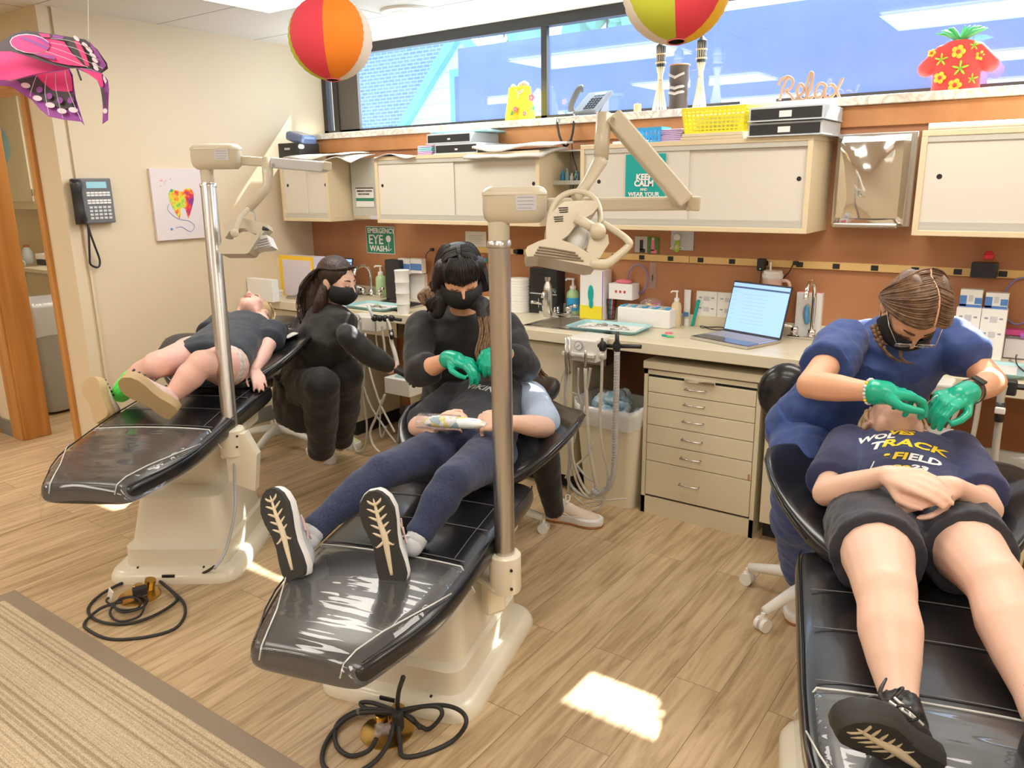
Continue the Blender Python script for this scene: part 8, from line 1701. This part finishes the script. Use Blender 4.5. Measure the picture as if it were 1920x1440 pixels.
# ---- cords and brass floor outlets
def fl(pts, r, nm='cord', z=None): return [V((P(x, y, z=r+(h if True else 0)).x, P(x, y, z=r+h).y, r+h)) for x, y, h in pts]
t = thing('extension_cord', 'black cord coiled on the floor at the base of the left chair', 'cord', P(250, 1130, z=0))
r = .0055; MB().tube(fl([(402, 1062, .08), (380, 1075, .03), (330, 1092, 0), (290, 1088, .004), (240, 1090, 0), (200, 1108, .006), (172, 1130, 0), (166, 1150, 0), (190, 1166, .004), (235, 1170, 0), (285, 1156, .008), (325, 1132, 0), (330, 1118, .006), (300, 1090, .014), (322, 1108, .01), (344, 1130, .002), (346, 1155, 0), (325, 1180, 0), (270, 1195, 0), (205, 1198, 0), (164, 1180, 0), (160, 1166, .002), (190, 1140, .012), (230, 1128, .016)], r), r, 8, sub=5).build('cord_loop', 'black_rubber', t, True)
MB().tube(fl([(205, 1120, .01), (200, 1128, .012), (225, 1143, .012), (258, 1140, .014), (262, 1125, .016), (240, 1120, .016), (215, 1132, .018), (228, 1148, .01), (265, 1140, .012), (276, 1124, .01), (255, 1118, .012), (222, 1125, .02), (206, 1150, .004), (225, 1165, .006), (262, 1155, .008), (272, 1130, .02)], r), .0042, 8, sub=5).build('cord_coil', 'black_rubber', t, True)
q = P(208, 1120, z=.02); MB().box(q+V((0, 0, .012)), (.028, .004, .05), rot=Matrix.Rotation(.5, 3, 'Y')).build('cord_tag', 'bright_white', t)
q = P(262, 1108, z=.03); MB().box(q, (.05, .03, .035), 1.2, bevel=.006).build('plug', 'black_rubber', t)
def brass_outlet(label, c):
    t = thing('floor_outlet', label, 'floor outlet', c, group='brass floor outlets'); MB().lathe(c, [(.075, 0), (.075, .004), (.068, .006), (.001, .006)], 32).build('brass_plate', 'brass', t, 'auto')
    mb = MB(); mb.lathe(c+V((-.04, .02, .006)), [(.016, 0), (.018, .004), (.018, .02), (.015, .022), (.001, .022)], 20); mb.build('screw_cap', 'brass', t, 'auto'); MB().cyl(c+V((-.01, .045, .012)), c+V((0, .05, .048)), .020, n=20).build('screw_cap', 'brass', t, 'auto')
c = P(726, 1372, z=0); brass_outlet('round brass floor outlet under the tied cord of the middle chair', c)
c1_ = P(262, 1118, z=0); brass_outlet('round brass floor outlet under the coiled cord of the left chair', V((c1_.x, c1_.y, 0)))
t = thing('extension_cord', 'black cord tied in bows on the floor below the middle chair', 'cord', P(745, 1370, z=0)); r = .0065
up0 = P(760, 1265, y=P(748, 1335, z=0).y)
MB().tube([P(756, 1270, z=.30), P(748, 1295, z=.2), P(745, 1320, z=.10)]+fl([(744, 1333, .05), (700, 1318, .03), (676, 1318, .01), (690, 1330, .01), (744, 1340, .04), (790, 1325, .07), (822, 1326, .07), (828, 1342, .05), (806, 1366, .01), (788, 1362, .012), (746, 1336, .05), (730, 1390, .015), (700, 1430, .004), (650, 1455, 0), (610, 1440, 0), (605, 1410, 0), (626, 1370, .004), (668, 1338, .01), (744, 1336, .05), (680, 1330, .012), (634, 1355, .004), (630, 1395, 0), (655, 1417, 0), (690, 1408, .01), (706, 1384, .04)], r), r, 8, sub=5).build('cord_loop', 'black_rubber', t, True)
MB().tube(fl([(744, 1338, .05), (750, 1390, .01), (756, 1418, .0), (800, 1412, 0), (850, 1388, .004), (874, 1356, .055), (862, 1332, .07), (820, 1322, .07), (744, 1334, .06), (770, 1345, .03), (788, 1365, .02)], r), r, 8, sub=5).build('cord_loop', 'black_rubber', t, True)
q = P(746, 1352, z=.045); MB().box(q, (.03, .03, .06), .3, bevel=.008).build('plug', 'black_rubber', t); q = P(716, 1368, z=.04); mb = MB(); [mb.ell(q+V((random.uniform(-.015, .015), random.uniform(-.015, .015), random.uniform(-.012, .02))), (.014, .012, .010), nu=7, nv=5) for i in range(7)]; mb.build('plastic_wrap', 'clear_plastic', t)
# draped white towel on the right chair
q = P(1865, 905, z=.72); t = softsheet('towel', 'white paper towel over the right wing of the right chair', 'towel', [(q.x-.02, q.y-.10, 0), (q.x+.16, q.y-.02, 0)], .665, .20, .006, 'towel_white', .05, 2)
t2 = P(1738, 825, z=.72); softsheet('head_towel', 'white headrest cover beside the boy\'s ear', 'towel', [(t2.x-.24, t2.y-.03, 0), (t2.x+.05, t2.y+.0, 0)], .705, .2, .005, 'towel_white', .03, 6)
q = P(535, 630, z=.80); softsheet('head_towel', 'white headrest cover under the child\'s head', 'towel', [(q.x-.16, q.y-.06, 0), (q.x+.02, q.y+.0, 0)], .80, .12, .005, 'towel_white', .03, 7)
